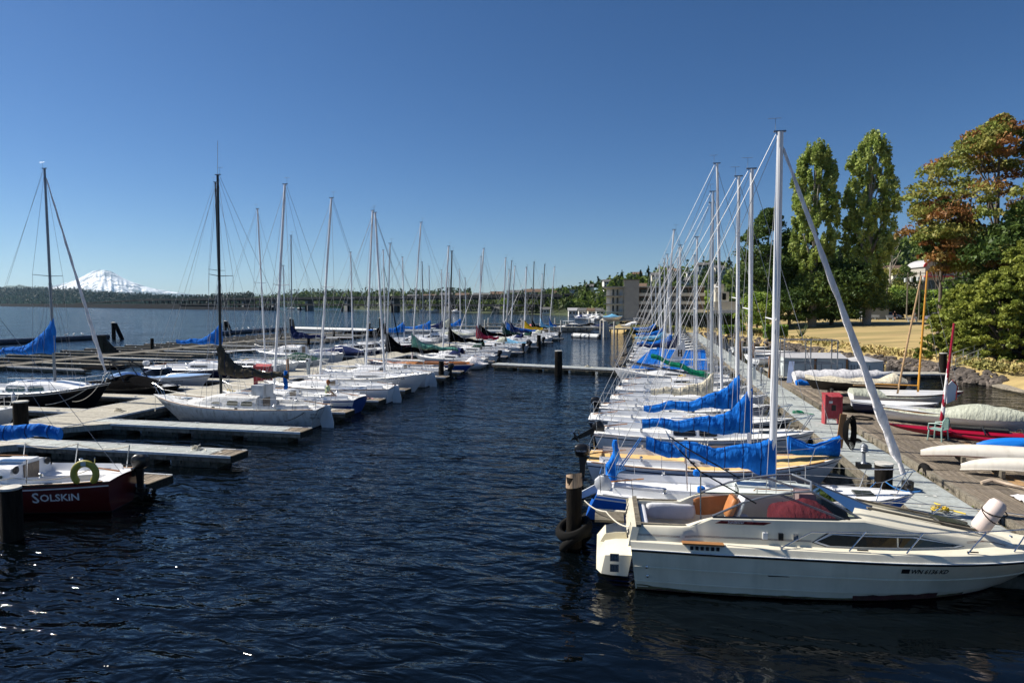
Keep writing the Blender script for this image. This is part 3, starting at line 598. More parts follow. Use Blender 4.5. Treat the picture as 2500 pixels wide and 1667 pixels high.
def broad_tree(label, x, y, z, h, w, mt, seed, nc=60, per=260, leaf=.2, trunk=.35, base=.2, group=None, name='broadleaf_tree', bark=BARK, prof=None, cl=(.16, .26), open_=0., mt2=None, frac2=0, lean=(0, 0), cat='tree', depth=1.):
    r = random.Random(seed); t = thing(name, label, cat, (x, y, z), 0, group); C = []; RR = []
    prof = prof or (lambda q: math.sin(min(1, .12+q*.95)*PI)**.6)
    for i in range(nc):
        q = r.random()**.85; zz = h*(base+(1-base)*q); rad = w/2*prof(q)*(.35+.65*r.random()**.5); a = r.random()*2*PI
        s = w*r.uniform(*cl)*(.7+.3*prof(q)); C.append((rad*math.cos(a)+lean[0]*q, rad*math.sin(a)*depth+lean[1]*q, min(zz, h-s*.5))); RR.append((s, s, s*r.uniform(.55, .8)))
    b = MB(); b.tube([(0, 0, -.3), (.1, .05, h*.2), (lean[0]*.4, -.1, h*.5), (lean[0]*.8, 0, h*.85)], [trunk, trunk*.8, trunk*.5, trunk*.12], 8).build('trunk', bark, t, 60)
    for i in range(0, nc, 5 if nc < 90 else 8):
        c = C[i]; q = max(.08, c[2]/h*.55); p, rs = limb(t, (lean[0]*q*.8, 0, h*q), c, trunk*.4*(1-q), .03); MB().tube(p, rs, 5).build('limb', bark, t, 60)
    k = int(nc*(1-frac2)); crown_from(C[:k], RR[:k], per, leaf, mt, t, shell=.35)
    if mt2 and k < nc: crown_from(C[k:], RR[k:], per, leaf, mt2, t, name='rust_foliage', shell=.35)
    return t
def leafmass(name, label, boxes, mt, per_m3, leaf, cat, group=None, up=.3):
    """clipped or wild mass: list of (x0,x1,y0,y1,z0,z1); leaves near the surfaces"""
    P = []
    for x0, x1, y0, y1, z0, z1 in boxes:
        n = int(per_m3*2*((x1-x0)*(z1-z0)+(x1-x0)*(y1-y0)+(y1-y0)*(z1-z0))); p = nr.random((n, 3)); f = nr.integers(0, 5, n); e = nr.random(n)**2*.12
        p[:, 0] = np.where(f == 0, e, np.where(f == 1, 1-e, p[:, 0])); p[:, 1] = np.where((f == 2) | (f == 4), e, p[:, 1]); p[:, 2] = np.where(f == 3, 1-e, p[:, 2])
        P.append(p*np.array([x1-x0, y1-y0, z1-z0])+np.array([x0, y0, z0]))
    P = np.concatenate(P); c = P.mean(0); c[2] = boxes[0][4]; V, F = leaves(P-c, leaf, up=up)
    t = thing(name, label, cat, tuple(c), 0, group); inst('foliage', npmesh('foliage', V, F, mt), t)
    b = MB()
    for x0, x1, y0, y1, z0, z1 in boxes: b.bx(x0-c[0]+.25, x1-c[0]-.25, y0-c[1]+.25, y1-c[1]-.25, z0-c[2], z1-c[2]-.25)
    b.build('branches', BARK, t); return t

# prototypes for far trees
def proto_meshes():
    out = []
    for k in range(5):       # deciduous
        C = []; R_ = []
        for i in range(16):
            a = rnd.random()*6.28; q = rnd.random(); rr = .34*math.sin((.2+.75*q)*PI); C.append((rr*math.cos(a), rr*math.sin(a), .25+.6*q)); s = rnd.uniform(.14, .22); R_.append((s, s, s*.8))
        P = clump_points(np.array(C), np.array(R_), 42, .5); V, F = leaves(P, .05, up=.4); out.append(npmesh('crown', V, F, LMID if k < 4 else LHED))
    for k in range(3):       # conifer
        P = []
        for i in range(700):
            q = rnd.random()**.8; rr = .19*(1-q)**.8*(.5+.5*rnd.random())*(.8+.2*math.sin(q*60)); a = rnd.random()*6.28; P.append((rr*math.cos(a), rr*math.sin(a), .1+.9*q-.2*rr))
        V, F = leaves(np.array(P), .035, up=-.2); out.append(npmesh('crown', V, F, LCON))
    return out
PROTO = proto_meshes(); _tb = MB().tube([(0, 0, -.1), (0, 0, .35), (0, 0, .7)], [.025, .018, .006], 6); PTRUNK = _tb.mesh('trunk', BARK)
def small_tree(x, y, z, h, kind, label, group, wd=1.0, name=None):
    k = rnd.randrange(4) if kind == 'broad' else (4 if kind == 'dark' else 5+rnd.randrange(3))
    nm = {'broad': 'broadleaf_tree', 'dark': 'dark_tree', 'con': 'conifer_tree'}[kind]
    t = thing(name or nm, label, 'tree', (x, y, z), rnd.random()*6.28, group); t.scale = (h*wd, h*wd, h)
    inst('crown', PROTO[k], t); inst('trunk', PTRUNK, t); return t

# ------------------------------------------------------------------ far land
def hills(name, pxs, D0f, prof, mt, back=1.35, rows=14, step=10, rough=.12, zoff=0):
    V = []; F = []; cols = list(range(pxs[0], pxs[1]+1, step)); W = len(cols)
    def heightat(px, q):
        D0 = D0f(px); D1 = D0*back; D = D0+(D1-D0)*q; ridge = CAMH+(741-prof(px))/FPX*D1; k = math.sin(min(1, q)*PI/2)**1.3
        p = bear(px, D); z = ridge*k*(1-.35*max(0, q-1)*3)+ridge*rough*noise.noise(Vector((p.x*.012, p.y*.012, 1)))*min(1, q*2); return Vector((p.x, p.y, max(-.5, z)+zoff if q > 0 else -1))
    qs = [0, .004]+[i/rows for i in range(1, rows+5)]
    for q in qs:
        for px in cols: V.append(heightat(px, q))
    for i in range(len(qs)-1):
        for j in range(W-1): F.append((i*W+j, i*W+j+1, (i+1)*W+j+1, (i+1)*W+j))
    o = struct(MB().m(mt).add(V, F).build(name, None, None, 180)); return o, heightat
def lerpf(tab):
    xs = [a for a, _ in tab]; ys = [b for _, b in tab]; return lambda x: float(np.interp(x, xs, ys))
SOIL = mat('wooded_hill_ground', (.04, .055, .018), rough=.95, var=.3, scale=.05, col2=(.03, .045, .012), c2scale=.04)
def forest(name, label, n, pxr, hf, hgt, kindmix=.5, qr=(0.02, 1.05), dens=14, mt=LFAR, mt2=LCON):
    Vs = []; Fs = []; MI = []; o = 0
    for i in range(n):
        px = rnd.uniform(*pxr); p = hf(px, qr[0]+(qr[1]-qr[0])*rnd.random()**.8); h = hgt*rnd.uniform(.6, 1.3); con = rnd.random() < kindmix
        m_ = dens
        q = nr.random(m_); a = nr.random(m_)*6.28
        if con: rr = h*.2*(1-q)**.8*(.5+.5*nr.random(m_)); zz = h*(.08+.92*q*1.2); sz = h*.085
        else: rr = h*.42*np.sin((.15+.8*q)*PI)*(.4+.6*nr.random(m_)); zz = h*(.15+.75*q); sz = h*.13
        P = np.stack([p.x+rr*np.cos(a), p.y+rr*np.sin(a), p.z+zz], 1); V, F = leaves(P, sz, up=.5); Vs.append(V); Fs.append(F+o); o += len(V); MI.append(np.full(m_, 1 if con else 0))
    me = npmesh(name, np.concatenate(Vs), np.concatenate(Fs), [mt, mt2], np.concatenate(MI)); ob = inst(name, me); tag(ob, label, 'forest'); return stuff(ob)

# snow mountain
SNOW = mat('mountain_snow_and_rock', (.75, .77, .8), rough=.8, var=.05, scale=.0012, col2=(.13, .15, .19), c2scale=.0035, c2lo=.52, c2hi=.56, stretch=(1.6, .5, .8))
mp_ = lerpf([(60, 712), (120, 700), (170, 690), (195, 681), (215, 671), (232, 662), (246, 659.5), (262, 660), (276, 663), (290, 671), (305, 680), (322, 688), (345, 696), (370, 704), (420, 712), (480, 720), (560, 732)])
def mountain():
    V = []; F = []; cols = [60+i*2 for i in range(252)]; W = len(cols); D1 = 17000; rows = 60
    for i in range(rows+1):
        q = i/rows
        for px in cols:
            D = D1-4650*(1-q); ridge = CAMH+(741-mp_(px))/FPX*D1; p = bear(246+(px-246)*(1+.05*(1-q)), D)
            n1 = noise.fractal(Vector((p.x*.0023, p.y*.0014, 3)), .8, 2.2, 8); rib = abs(noise.noise(Vector((px*.06+q*.8, q*1.4, 7))))+.5*abs(noise.noise(Vector((px*.15-q, q*3, 2)))); z = ridge*q**1.2*(1-.5*rib*(1-q)**.8)+n1*62*(1-q*.8)*(.3+q)
            V.append((p.x, p.y, max(-5, z)))
    for i in range(rows):
        for j in range(W-1): F.append((i*W+j, i*W+j+1, (i+1)*W+j+1, (i+1)*W+j))
    k = len(V)                                                           # far side
    for px in cols: p = bear(px, D1+1800); V.append((p.x, p.y, -5))
    for j in range(W-1): F.append((rows*W+j, rows*W+j+1, k+j+1, k+j))
    o = MB().m(SNOW).add(V, F).build('snow_mountain', None, None, 180)
    t = SNOW.node_tree; N = t.nodes; L = t.links; b = N['Principled BSDF']; src = b.inputs['Base Color'].links[0].from_socket; tc = N.new('ShaderNodeTexCoord'); sx = N.new('ShaderNodeSeparateXYZ'); L.new(tc.outputs['Object'], sx.inputs[0])
    nz = N.new('ShaderNodeTexNoise'); nz.inputs['Scale'].default_value = .0022; nz.inputs['Detail'].default_value = 6; L.new(tc.outputs['Object'], nz.inputs['Vector'])
    a = N.new('ShaderNodeMath'); a.operation = 'MULTIPLY_ADD'; a.inputs[1].default_value = 360; L.new(nz.outputs[0], a.inputs[0]); L.new(sx.outputs[2], a.inputs[2]); r = N.new('ShaderNodeMapRange'); r.inputs['From Min'].default_value = 440; r.inputs['From Max'].default_value = 510; L.new(a.outputs[0], r.inputs[0])
    mx = N.new('ShaderNodeMix'); mx.data_type = 'RGBA'; L.new(r.outputs[0], mx.inputs[0]); mx.inputs[6].default_value = (.05, .07, .08, 1); L.new(src, mx.inputs[7]); L.new(mx.outputs[2], b.inputs['Base Color'])
    return struct(o)
mountain()
hills('far_blue_ridge', (-260, 760), lambda p: 9000, lerpf([(-260, 706), (0, 700), (60, 698), (110, 702), (200, 722), (400, 728), (470, 733), (520, 727), (600, 730), (760, 738)]), SOIL, back=1.2, rows=6)
D3 = lerpf([(-260, 3300), (0, 2900), (300, 2200), (500, 1500), (800, 900), (1150, 620)])
h3, f3 = hills('wooded_island_shore', (-260, 1150), D3, lerpf([(-260, 714), (0, 711), (195, 714), (230, 722), (300, 727), (360, 731), (420, 738), (480, 742), (520, 742), (600, 738), (700, 731), (760, 728), (860, 731), (1000, 736), (1150, 738)]), mat('dark_island_ground', (.008, .018, .01), rough=1, spec=0, var=.3, scale=.02))
forest('far_island_forest', 'dark evergreen woods covering the low island behind the bridge', 7000, (-250, 620), f3, 19, .7, dens=12, mt=LISL, mt2=LISL)
forest('island_town_trees', 'mixed woods along the far shore behind the bridge', 2600, (560, 1150), f3, 13, .55, dens=12)
D2 = lerpf([(840, 640), (1000, 480), (1250, 372), (1430, 312), (1500, 300)])
h2, f2 = hills('distant_shore_hill', (840, 1500), D2, lerpf([(840, 742), (1000, 740), (1100, 737), (1200, 736), (1280, 733), (1350, 729), (1430, 721), (1500, 712)]), SOIL, back=1.6, step=8)
forest('distant_shore_trees', 'green woods on the distant shore right of the bridge', 1500, (850, 1430), f2, 6.5, .35, dens=26)
D1 = lerpf([(1290, 420), (1400, 300), (1500, 235), (1600, 205), (1900, 205), (2700, 205)])
h1, f1 = hills('near_hillside', (1290, 2760), D1, lerpf([(1290, 738), (1350, 730), (1400, 723), (1500, 709), (1600, 694), (1700, 676), (1800, 662), (1900, 652), (2100, 636), (2300, 612), (2500, 570), (2760, 550)]), SOIL, back=1.85, step=12)
forest('hillside_woods', 'dense green woods filling the hillside behind the flats', 900, (1310, 2700), f1, 7.5, .25, dens=40)

# individual trees on the hillside
for i in range(120):
    px = rnd.uniform(1330, 2260); q = rnd.uniform(.03, 1.0); p = f1(px, q); kd = 'con' if rnd.random() < .22 else ('dark' if rnd.random() < .4 else 'broad')
    lb = {'con': 'pointed dark conifer among the hillside woods', 'dark': 'dense dark round tree on the green hillside', 'broad': 'bright green round-crowned tree on the hillside'}[kd]
    small_tree(p.x, p.y, p.z-.5, rnd.uniform(6, 10)*(1.15 if kd == 'con' else 1), kd, lb, {'con': 'conifers on the hillside', 'dark': 'dark trees on the hillside', 'broad': 'bright trees on the hillside'}[kd])
for i in range(60):
    px = rnd.uniform(880, 1440); q = rnd.uniform(.02, 1.0); p = f2(px, q); kd = 'con' if rnd.random() < .35 else 'broad'
    small_tree(p.x, p.y, p.z-.5, rnd.uniform(5.5, 9.5), kd, {'con': 'small dark conifer on the distant shore', 'broad': 'small round green tree on the distant shore'}[kd], {'con': 'conifers on the distant shore', 'broad': 'green trees on the distant shore'}[kd])

# houses
def house(label, p, wd, dp, h, wall, roof, rz=0, storeys=2, gable=True, group='houses on the hillside', nwin=3):
    t = thing('house', label, 'house', (p.x, p.y, p.z-1), rz, group); MB().bx(-wd/2, wd/2, -dp/2, dp/2, -3, h+1).build('wall', wall, t)
    if gable:
        z = h+1; e = .4; MB().prism([(-wd/2-e, -dp/2-e, z-.1), (wd/2+e, -dp/2-e, z-.1), (wd/2+e, 0, z+dp*.28), (-wd/2-e, 0, z+dp*.28)], (0, 0, .2)).prism([(-wd/2-e, dp/2+e, z-.1), (-wd/2-e, 0, z+dp*.28), (wd/2+e, 0, z+dp*.28), (wd/2+e, dp/2+e, z-.1)], (0, 0, .2)).build('roof', roof, t)
        MB().prism([(-wd/2, -dp/2, z), (-wd/2, dp/2, z), (-wd/2, 0, z+dp*.28)], (.1, 0, 0)).prism([(wd/2-.1, -dp/2, z), (wd/2-.1, dp/2, z), (wd/2-.1, 0, z+dp*.28)], (.1, 0, 0)).build('gable', wall, t)
    else: MB().bx(-wd/2-.3, wd/2+.3, -dp/2-.3, dp/2+.3, h+1, h+1.3).build('roof', roof, t)
    for s_ in range(storeys):
        for k in range(nwin):
            x = -wd/2+wd*(k+.5)/nwin; z = 1.6+s_*(h/storeys)
            MB().bx(x-wd*.3/nwin, x+wd*.3/nwin, -dp/2-.06, -dp/2+.02, z, z+h/storeys*.45).build('window', GLASSD, t, 0)
    return t
HL = [(1668, .35, 9, WHITEW, ROOFG, 'white house with grey roof'), (1690, .5, 12, WHITEW, ROOFW, 'long white flat house'), (1640, .6, 9, CREAMW, ROOFB, 'cream house with brown roof'), (1715, .7, 12, WHITEW, ROOFG, 'big white house at the hilltop'), (1600, .55, 8, CREAMW, ROOFG, 'small cream house'), (1570, .3, 8, WHITEW, ROOFB, 'small white house with brown roof'),
      (1480, .6, 8, WHITEW, ROOFG, 'white gabled house'), (1440, .5, 8, CREAMW, ROOFG, 'cream gabled house'), (1400, .45, 8, WHITEW, ROOFW, 'white flat-roofed house'), (1360, .5, 9, CREAMW, ROOFB, 'tan house with brown roof'), (1625, .85, 10, WHITEW, ROOFG, 'white house on the crest'), (1555, .8, 9, CREAMW, ROOFB, 'tan house high on the slope'), (1750, .55, 10, CREAMW, ROOFG, 'cream house right of the masts')]
for i, (px, q, wd, wl, rf, nm) in enumerate(HL):
    p = f1(px, q); p.z += 4.0; house(nm+' on the wooded hill, '+('left of the flats' if px < 1478 else 'above the flats roof')+(', lower slope' if q < .5 else ''), p, wd*.5, 4.5, 3.0, wl, rf, YAW+rnd.uniform(-.3, .3), gable=rf is not ROOFW)
for i, (px, nm, wl, rf) in enumerate([(1400, 'low white boathouse at the water edge', WHITEW, ROOFW), (1425, 'white waterfront cottage with grey roof', WHITEW, ROOFG), (1448, 'tan waterfront cottage beside the flats', CREAMW, ROOFB), (1468, 'white waterfront house touching the flats', WHITEW, ROOFG), (1330, 'pale waterfront house among trees', WHITEW, ROOFG), (1210, 'long pale house under the bridge end', CREAMW, ROOFG)]):
    p = bear(px, D2(px)*1.0+(6 if px < 1390 else -28)); p.z = .6; house(nm, p, 4.6, 4, 2.0, wl, rf, YAW, group='houses at the water edge', storeys=1)
HF = ['white house left of the tall mast', 'pale house on the skyline', 'cream house over the bridge deck', 'small white house behind the bridge', 'tan house by the dark firs', 'white cottage on the far ridge', 'low cream house above the bridge end', 'pale gabled house near the skyline']
for i, px in enumerate([1010, 1050, 1090, 1130, 1175, 1215, 1255, 1300]):
    p = f2(px, rnd.uniform(.5, .9)); p.z += 2.5; house(HF[i]+', distant shore', p, 12, 8, 4.5, [WHITEW, CREAMW, BRWALL][i % 3], [ROOFG, ROOFB][i % 2], YAW, group='houses on the distant shore')

# bridge
A = bear(1330, 395); B_ = bear(-260, 3600); dv = (B_-A).normalized(); tlen = (B_-A).length; br = thing('road_bridge', 'long two level concrete highway bridge crossing the lake', 'bridge', tuple(A), math.atan2(dv.y, dv.x))
BRC = mat('dark_bridge_concrete', (.02, .022, .026), rough=.95, spec=.1, var=.15, scale=.1); BRP = mat('bridge_pier_concrete', (.16, .17, .18), rough=.9)
MB().bx(-20, 700, -2, 8, 9.6, 10.8).prism([(700, -2, 9.6), (700, -2, 10.8), (1000, -2, 6.6), (1000, -2, 5.2)], (0, 10, 0)).build('upper_deck', BRC, br); MB().bx(-20, 520, -1.6, 7, 8.4, 9.4).build('girder', BRC, br)
MB().bx(-20, tlen, 22, 32, 4.2, 5.4).build('lower_deck', BRC, br)
MB().bx(-20, 700, -2.3, -2, 10.8, 11.6).build('parapet', BRC, br)
pm = MB().bx(-2, 2, 0, 6, -1, 9.4).mesh('pier', BRP); pm2 = MB().bx(-.7, .7, 0, .9, -1, 9.6).bx(-.7, .7, 5, 6, -1, 9.6).mesh('pier', BRC)
for i in range(7): inst('pier', pm, br, (20+i*62, 0, 0)); inst('pier', pm2, br, (50+i*62, 24, -4))
for i in range(16): inst('pier', pm2, br, (345+i*22, 0, 0))
MB().bx(480, tlen, -6, 34, -1, 5.2).build('floating_pontoon', BRC, br); MB().bx(300, 480, 20, 34, -1, 2.6).build('floating_pontoon', BRC, br)
for i in range(0, 26): MB().bx(1010+i*80, 1011+i*80, 2, 3, 5.2, 10).build('lamp_post', BRC, br)

# ------------------------------------------------------------------ park shore at right
shore = [at(1480, 812), at(1570, 818), at(1640, 817), at(1753, 825), at(1887, 848), at(1921, 855), at(2060, 882), at(2201, 899), at(2280, 912), at(2328, 931), at(2440, 945), at(2500, 963), Vector((24, 40, 0)), Vector((26, 25, 0)), Vector((26, -30, 0))]
shore = [Vector((-9, 150, 0)), Vector((-9, 133, 0))]+[Vector((p.x, p.y, 0)) for p in shore[1:]]
def sdist(x, y):
    best = 1e9; sg = 1
    for a, b in zip(shore, shore[1:]):
        d = b-a; q = max(0, min(1, ((x-a.x)*d.x+(y-a.y)*d.y)/d.length_squared)); cx, cy = a.x+d.x*q, a.y+d.y*q; e = math.hypot(x-cx, y-cy)
        if e < best: best = e; sg = 1 if d.x*(y-a.y)-d.y*(x-a.x) > 0 else -1
    return best*sg
def park_z(x, y):
    d = sdist(x, y)
    if d < 0: return -1.5
    z = 1.0*min(1, d/1.6)+1.5*min(1, max(0, d-1.6)/28)**.9*min(1, max(0, (x-9)/14))
    z += .25*noise.noise(Vector((x*.06, y*.06, 0)))*min(1, d/10)
    if d > 70: z += (d-70)*.07
    return z
GRASS = mat('dry_park_grass', (.38, .28, .12), rough=.95, var=.3, scale=.5, stretch=(.35, 1.5, 1), col2=(.2, .17, .06), c2scale=.13, c2lo=.42, c2hi=.68, bump=.03, bscale=5)
V = []; F = []; xs = [-12+i*1.5 for i in range(24)]+[24+i*3 for i in range(70)]; ys = [-30+i*6 for i in range(12)]+[40+i*1.5 for i in range(74)]+[151+i*4 for i in range(22)]; W = len(xs)
for y in ys:
    for x in xs: V.append((x, y, park_z(x, y)))
for i in range(len(ys)-1):
    for j in range(W-1):
        if max(V[i*W+j][2], V[i*W+j+1][2], V[(i+1)*W+j][2], V[(i+1)*W+j+1][2]) > -1.4: F.append((i*W+j, i*W+j+1, (i+1)*W+j+1, (i+1)*W+j))
struct(MB().m(GRASS).add(V, F).build('park_lawn', None, None, 180))
# dry tufts and shore rocks
P = []
for i in range(6500):
    k = rnd.randrange(3, 12); a, b = shore[k], shore[k+1]; q = rnd.random(); n_ = Vector((-(b-a).y, (b-a).x, 0)).normalized(); d = 1.6+rnd.random()**2*4; p = a.lerp(b, q)+n_*d; z = park_z(p.x, p.y)
    if z > .6: P.append((p.x, p.y, z+rnd.random()*.3*(1.3 if d < 4 else .4)))
Vv, Ff = leaves(np.array(P), .13, up=0); tf = inst('dry_grass', npmesh('dry_grass', Vv, Ff, mat('straw_grass', (.5, .38, .16), rough=.95, var=.3, scale=1, col2=(.26, .25, .07), c2scale=.3)))
tag(tf, 'tall dry straw grass growing above the shore rocks', 'grass'); stuff(tf)
ROCK = mat('dark_shore_rock', (.12, .1, .085), rough=.95, var=.35, scale=2, bump=.03, bscale=5, objvar=.35)
rockm = []
for k in range(6):
    b = MB(); rr = random.Random(k); rings = []
    for i, (r_, z_) in enumerate(((.3, -.3), (.5, -.1), (.52, .12), (.3, .36))): rings.append([Vector((r_*math.cos(a)*rr.uniform(.75, 1.25), r_*math.sin(a)*rr.uniform(.75, 1.25), z_*rr.uniform(.7, 1.2))) for a in [2*PI*j/7 for j in range(7)]])
    rockm.append(b.loft(rings).mesh('rock', ROCK, 25))
cnt = 0
while cnt < 290:
    k = rnd.choice([3, 4, 5, 6, 6, 7, 7, 8, 9, 10]); a, b = shore[k], shore[k+1]; q = rnd.random(); n_ = Vector((-(b-a).y, (b-a).x, 0)).normalized(); d = rnd.uniform(-.15, 1.2); p = a.lerp(b, q)+n_*d
    s_ = rnd.uniform(.3, .75)*(1.05 if d < 1 else .8)
    o = inst('shore_rock', rockm[rnd.randrange(6)], None, (p.x, p.y, max(0, d)*.5-.03), (rnd.random(), rnd.random(), rnd.random()*6), (s_*rnd.uniform(.8, 1.3), s_, s_*.8)); tag(o, 'dark angular rock in the bank edging the park', 'rock', 'rocks along the park shore'); cnt += 1
P = []
for i in range(700):
    k = rnd.choice([3, 4, 5, 6, 6, 7, 7, 8, 9, 10]); a, b = shore[k], shore[k+1]; q = rnd.random(); n_ = Vector((-(b-a).y, (b-a).x, 0)).normalized(); d = rnd.uniform(-.15, 1.3); p = a.lerp(b, q)+n_*d; s_ = rnd.uniform(.12, .34)
    for j in range(3): P.append((p.x, p.y, max(0, d)*.55+.05, s_))
sb = MB()
for x_, y_, z_, s_ in P[::3]:
    rings = []
    for r_, q_ in ((.55, -.4), (1, 0), (.8, .45), (.2, .65)): rings.append([(x_+s_*r_*math.cos(a)*rnd.uniform(.75, 1.2), y_+s_*r_*math.sin(a)*rnd.uniform(.75, 1.2), z_+s_*q_) for a in [2*PI*j/5 for j in range(5)]])
    sb.loft(rings)
stuff(tag(sb.build('shore_rubble', ROCK, None, 25), 'small dark rubble packed between the bank rocks', 'rubble'))
bch = MB().prism([(23.5, 56, .0), (27, 56, .5), (32, 47, .6), (30, 38, .5), (24.9, 41, .02), (23.3, 50, .02)], (0, 0, .12)); struct(bch.build('pebble_beach', mat('pebble_beach', (.25, .22, .17), rough=.95, var=.4, scale=6, bump=.03, bscale=14)))

# hedge, poplars, big trees
leafmass('tall_hedge', 'tall clipped dark green hedge behind the far sailboats', [(.2, 11.0, 128, 131, .6, 3.9), (12.6, 16.8, 128, 131, .8, 3.8)], LHED, 26, .2, 'hedge')
leafmass('column_shrub', 'upright dark shrub at the end of the tall hedge', [(11.0, 12.9, 124, 126, .6, 3.8)], LHED, 60, .16, 'shrub')
leafmass('low_hedge', 'low dark hedge at the back of the lawn', [(34, 46, 148, 150, 2.2, 4.9)], LHED, 24, .2, 'hedge')
def poplar(label, x, y, z, h, w, seed, split=0):
    r = random.Random(seed); t = thing('poplar_tree', label, 'tree', (x, y, z), 0, 'poplars behind the park'); C = []; RR = []
    MB().tube([(0, 0, -.5), (.2, 0, h*.3), (-.1, 0, h*.6), (0, 0, h*.93)], [.75, .5, .25, .04], 8).build('trunk', PALEB, t, 60)
    for i in range(330):
        q = r.random(); zz = h*(.1+.86*q); pr = (min(1, .45+q*1.6) if q < .35 else 1)*(1 if q < .6 else (1-((q-.6)/.4)**2.6)**.6); a = r.random()*6.28; rad = w/2*pr*(.25+.75*r.random()**.6); s = w*r.uniform(.045, .075)
        C.append((rad*math.cos(a), rad*math.sin(a), zz)); RR.append((s, s, s*3.6))
    for i in range(0, 330, 14):
        c = C[i]; p = [(0, 0, max(h*.06, c[2]-h*.28)), (c[0]*.6, c[1]*.6, c[2]-h*.12), (c[0], c[1], c[2]+1)]; MB().tube(p, [.16, .1, .03], 5).build('limb', PALEB, t, 60)
    crown_from(C, RR, 190, .19, LPOP, t, up=.1, shell=.2); return t
poplar('left and shorter of two tall columnar poplars', 26.8, 120, 2, 31.2, 7.6, 3)
poplar('right and taller of two tall columnar poplars', 35.6, 121, 2, 32.6, 8.4, 8)
broad_tree('large dark green broadleaf tree left of the poplars', 20.2, 124, 1.8, 20.5, 10, LDARK, 4, 110, 300, .2, .4, .12)
broad_tree('rounded bright-topped tree behind the tall mast', 24.5, 127, 2, 14, 10, LMID, 14, 60, 260, .2, .3, .1)
broad_tree('dark spreading tree beneath the poplars', 30.5, 122.5, 2, 11, 15, LDARK, 5, 80, 320, .2, .4, .1)
broad_tree('low dark tree at the lawn edge left of the poplars', 23, 119, 1.8, 7.2, 8, LDARK, 6, 45, 260, .17, .2, .15)
broad_tree('small round dark tree beside the column shrub', 17.6, 118, 1.6, 6, 7, LMID, 7, 40, 240, .16, .2, .1)
for i, (px, Yt, top, wd, mt_, sd) in enumerate([(2100, 150, 690, 9, LMID, 21), (2145, 156, 735, 10, LYEL, 22), (2190, 158, 700, 10, LMID, 23), (2235, 150, 722, 9, LDARK, 24), (2165, 190, 655, 12, LYEL, 25), (2085, 185, 700, 12, LDARK, 26), (2205, 200, 650, 8, LDARK, 27), (2290, 150, 742, 10, LMID, 28)]):
    g = atY(px, 760, Yt); h = atY(px, top, Yt).z-park_z(g.x, Yt); broad_tree(['leafy tree right of the poplars, nearest them', 'low yellow-green tree behind the lawn cars', 'full green tree left of the utility poles', 'dark green tree behind the utility poles', 'yellowish tree on the rise behind the poles', 'dark tree glimpsed between poplar and lamp post', 'narrow dark tree below the orange crown', 'leafy tree below the red-trimmed house'][i], g.x, Yt, park_z(g.x, Yt), max(6, h), wd, mt_, sd, 40, 240, .2, .25, .02)
bt = thing('bare_tree', 'thin bare grey tree standing up beyond the park', 'tree', tuple(Vector((atY(2172, 700, 175).x, 175, 10)))); b = MB(); b.tube([(0, 0, -8), (0, 0, 4), (.2, 0, 11)], [.3, .2, .03], 6).build('trunk', PALEB, bt)
for i in range(26):
    a = rnd.random()*6.28; z = rnd.uniform(-1, 9); MB().tube([(0, 0, z), (1.4*math.cos(a), 1.4*math.sin(a), z+1.6), (2.1*math.cos(a), 2*math.sin(a), z+3.2)], [.06, .04, .015], 4).build('branch', PALEB, bt)
# right-hand trees
broad_tree('tall tree with thin rust and yellow-green autumn foliage', 36, 80, 2, 23.5, 17, LYEL, 31, 210, 300, .15, .55, .3, cl=(.06, .12), mt2=LAUT, frac2=.36, bark=BARK)
broad_tree('brown-leaved tree at the left of the autumn crown', 31.6, 82, 2, 15.5, 7.0, LAUT, 32, 60, 280, .15, .3, .55, cl=(.1, .17), mt2=LDARK, frac2=.4)
broad_tree('dark evergreen behind the autumn tree', 37, 75, 2, 14, 11, LDARK, 33, 90, 300, .19, .4, .05)
def cedar(label, x, y, z, h, w, seed, n=190, per=330, depth=1.):
    r = random.Random(seed); t = thing('cedar_shrub', label, 'shrub', (x, y, z), 0, 'cedar shrubs leaning over the cove'); C = []; RR = []
    for i in range(n):
        q = r.random(); a = r.random()*6.28; rad = w/2*math.sqrt(max(.05, 1-(q*1.02-.22)**2*1.35))*r.uniform(.55, 1); C.append((rad*math.cos(a), rad*math.sin(a)*depth, h*(.02+.94*q))); s = r.uniform(.4, .75)*w/11; s *= .8; RR.append((s*1.1, s*1.1, s*.85))
    crown_from(C, RR, per, .12, LCED, t, up=.7, shell=.1)
    MB().tube([(0, 0, -.5), (.3, 0, h*.5)], [.35, .15], 7).build('trunk', BARK, t)
    for i in range(0, n, 12): c = C[i]; MB().tube([(0, 0, h*.15), (c[0]*.6, c[1]*.6, c[2]*.7), c], [.12, .07, .02], 5).build('limb', BARK, t)
    return t
cedar('huge olive green cedar thicket hanging over the cove', 29.2, 62, .8, 7.8, 9.0, 41, 640, 160)
cedar('rounded cedar mass in front of the utility poles', 30.0, 70, 1.0, 6.6, 7.5, 42, 460, 150)
cedar('tall lime-tinted cedar dome at the right edge', 33.2, 65, 1, 10.8, 9, 43, 560, 160)
cedar('small low cedar clump beside the gangway', 24.6, 64.6, .8, 2.2, 3, 44, 60, 240)
leafmass('bank_shrub', 'yellow green bank scrub in front of the flats', [(-3.5, 2, 117.5, 119.5, .4, 1.9), (2, 6, 121, 123, .5, 1.7)], LYEL, 34, .14, 'shrub')
leafmass('lime_shrub', 'bright lime green shrub on the bank behind the masts', [(15.4, 18.4, 96, 98, 1, 2.8)], LLIME, 40, .14, 'shrub')
leafmass('bank_shrub', 'yellow green scrub at the foot of the lawn', [(11.5, 15, 112, 114, .8, 2.2)], LLIME, 34, .14, 'shrub')
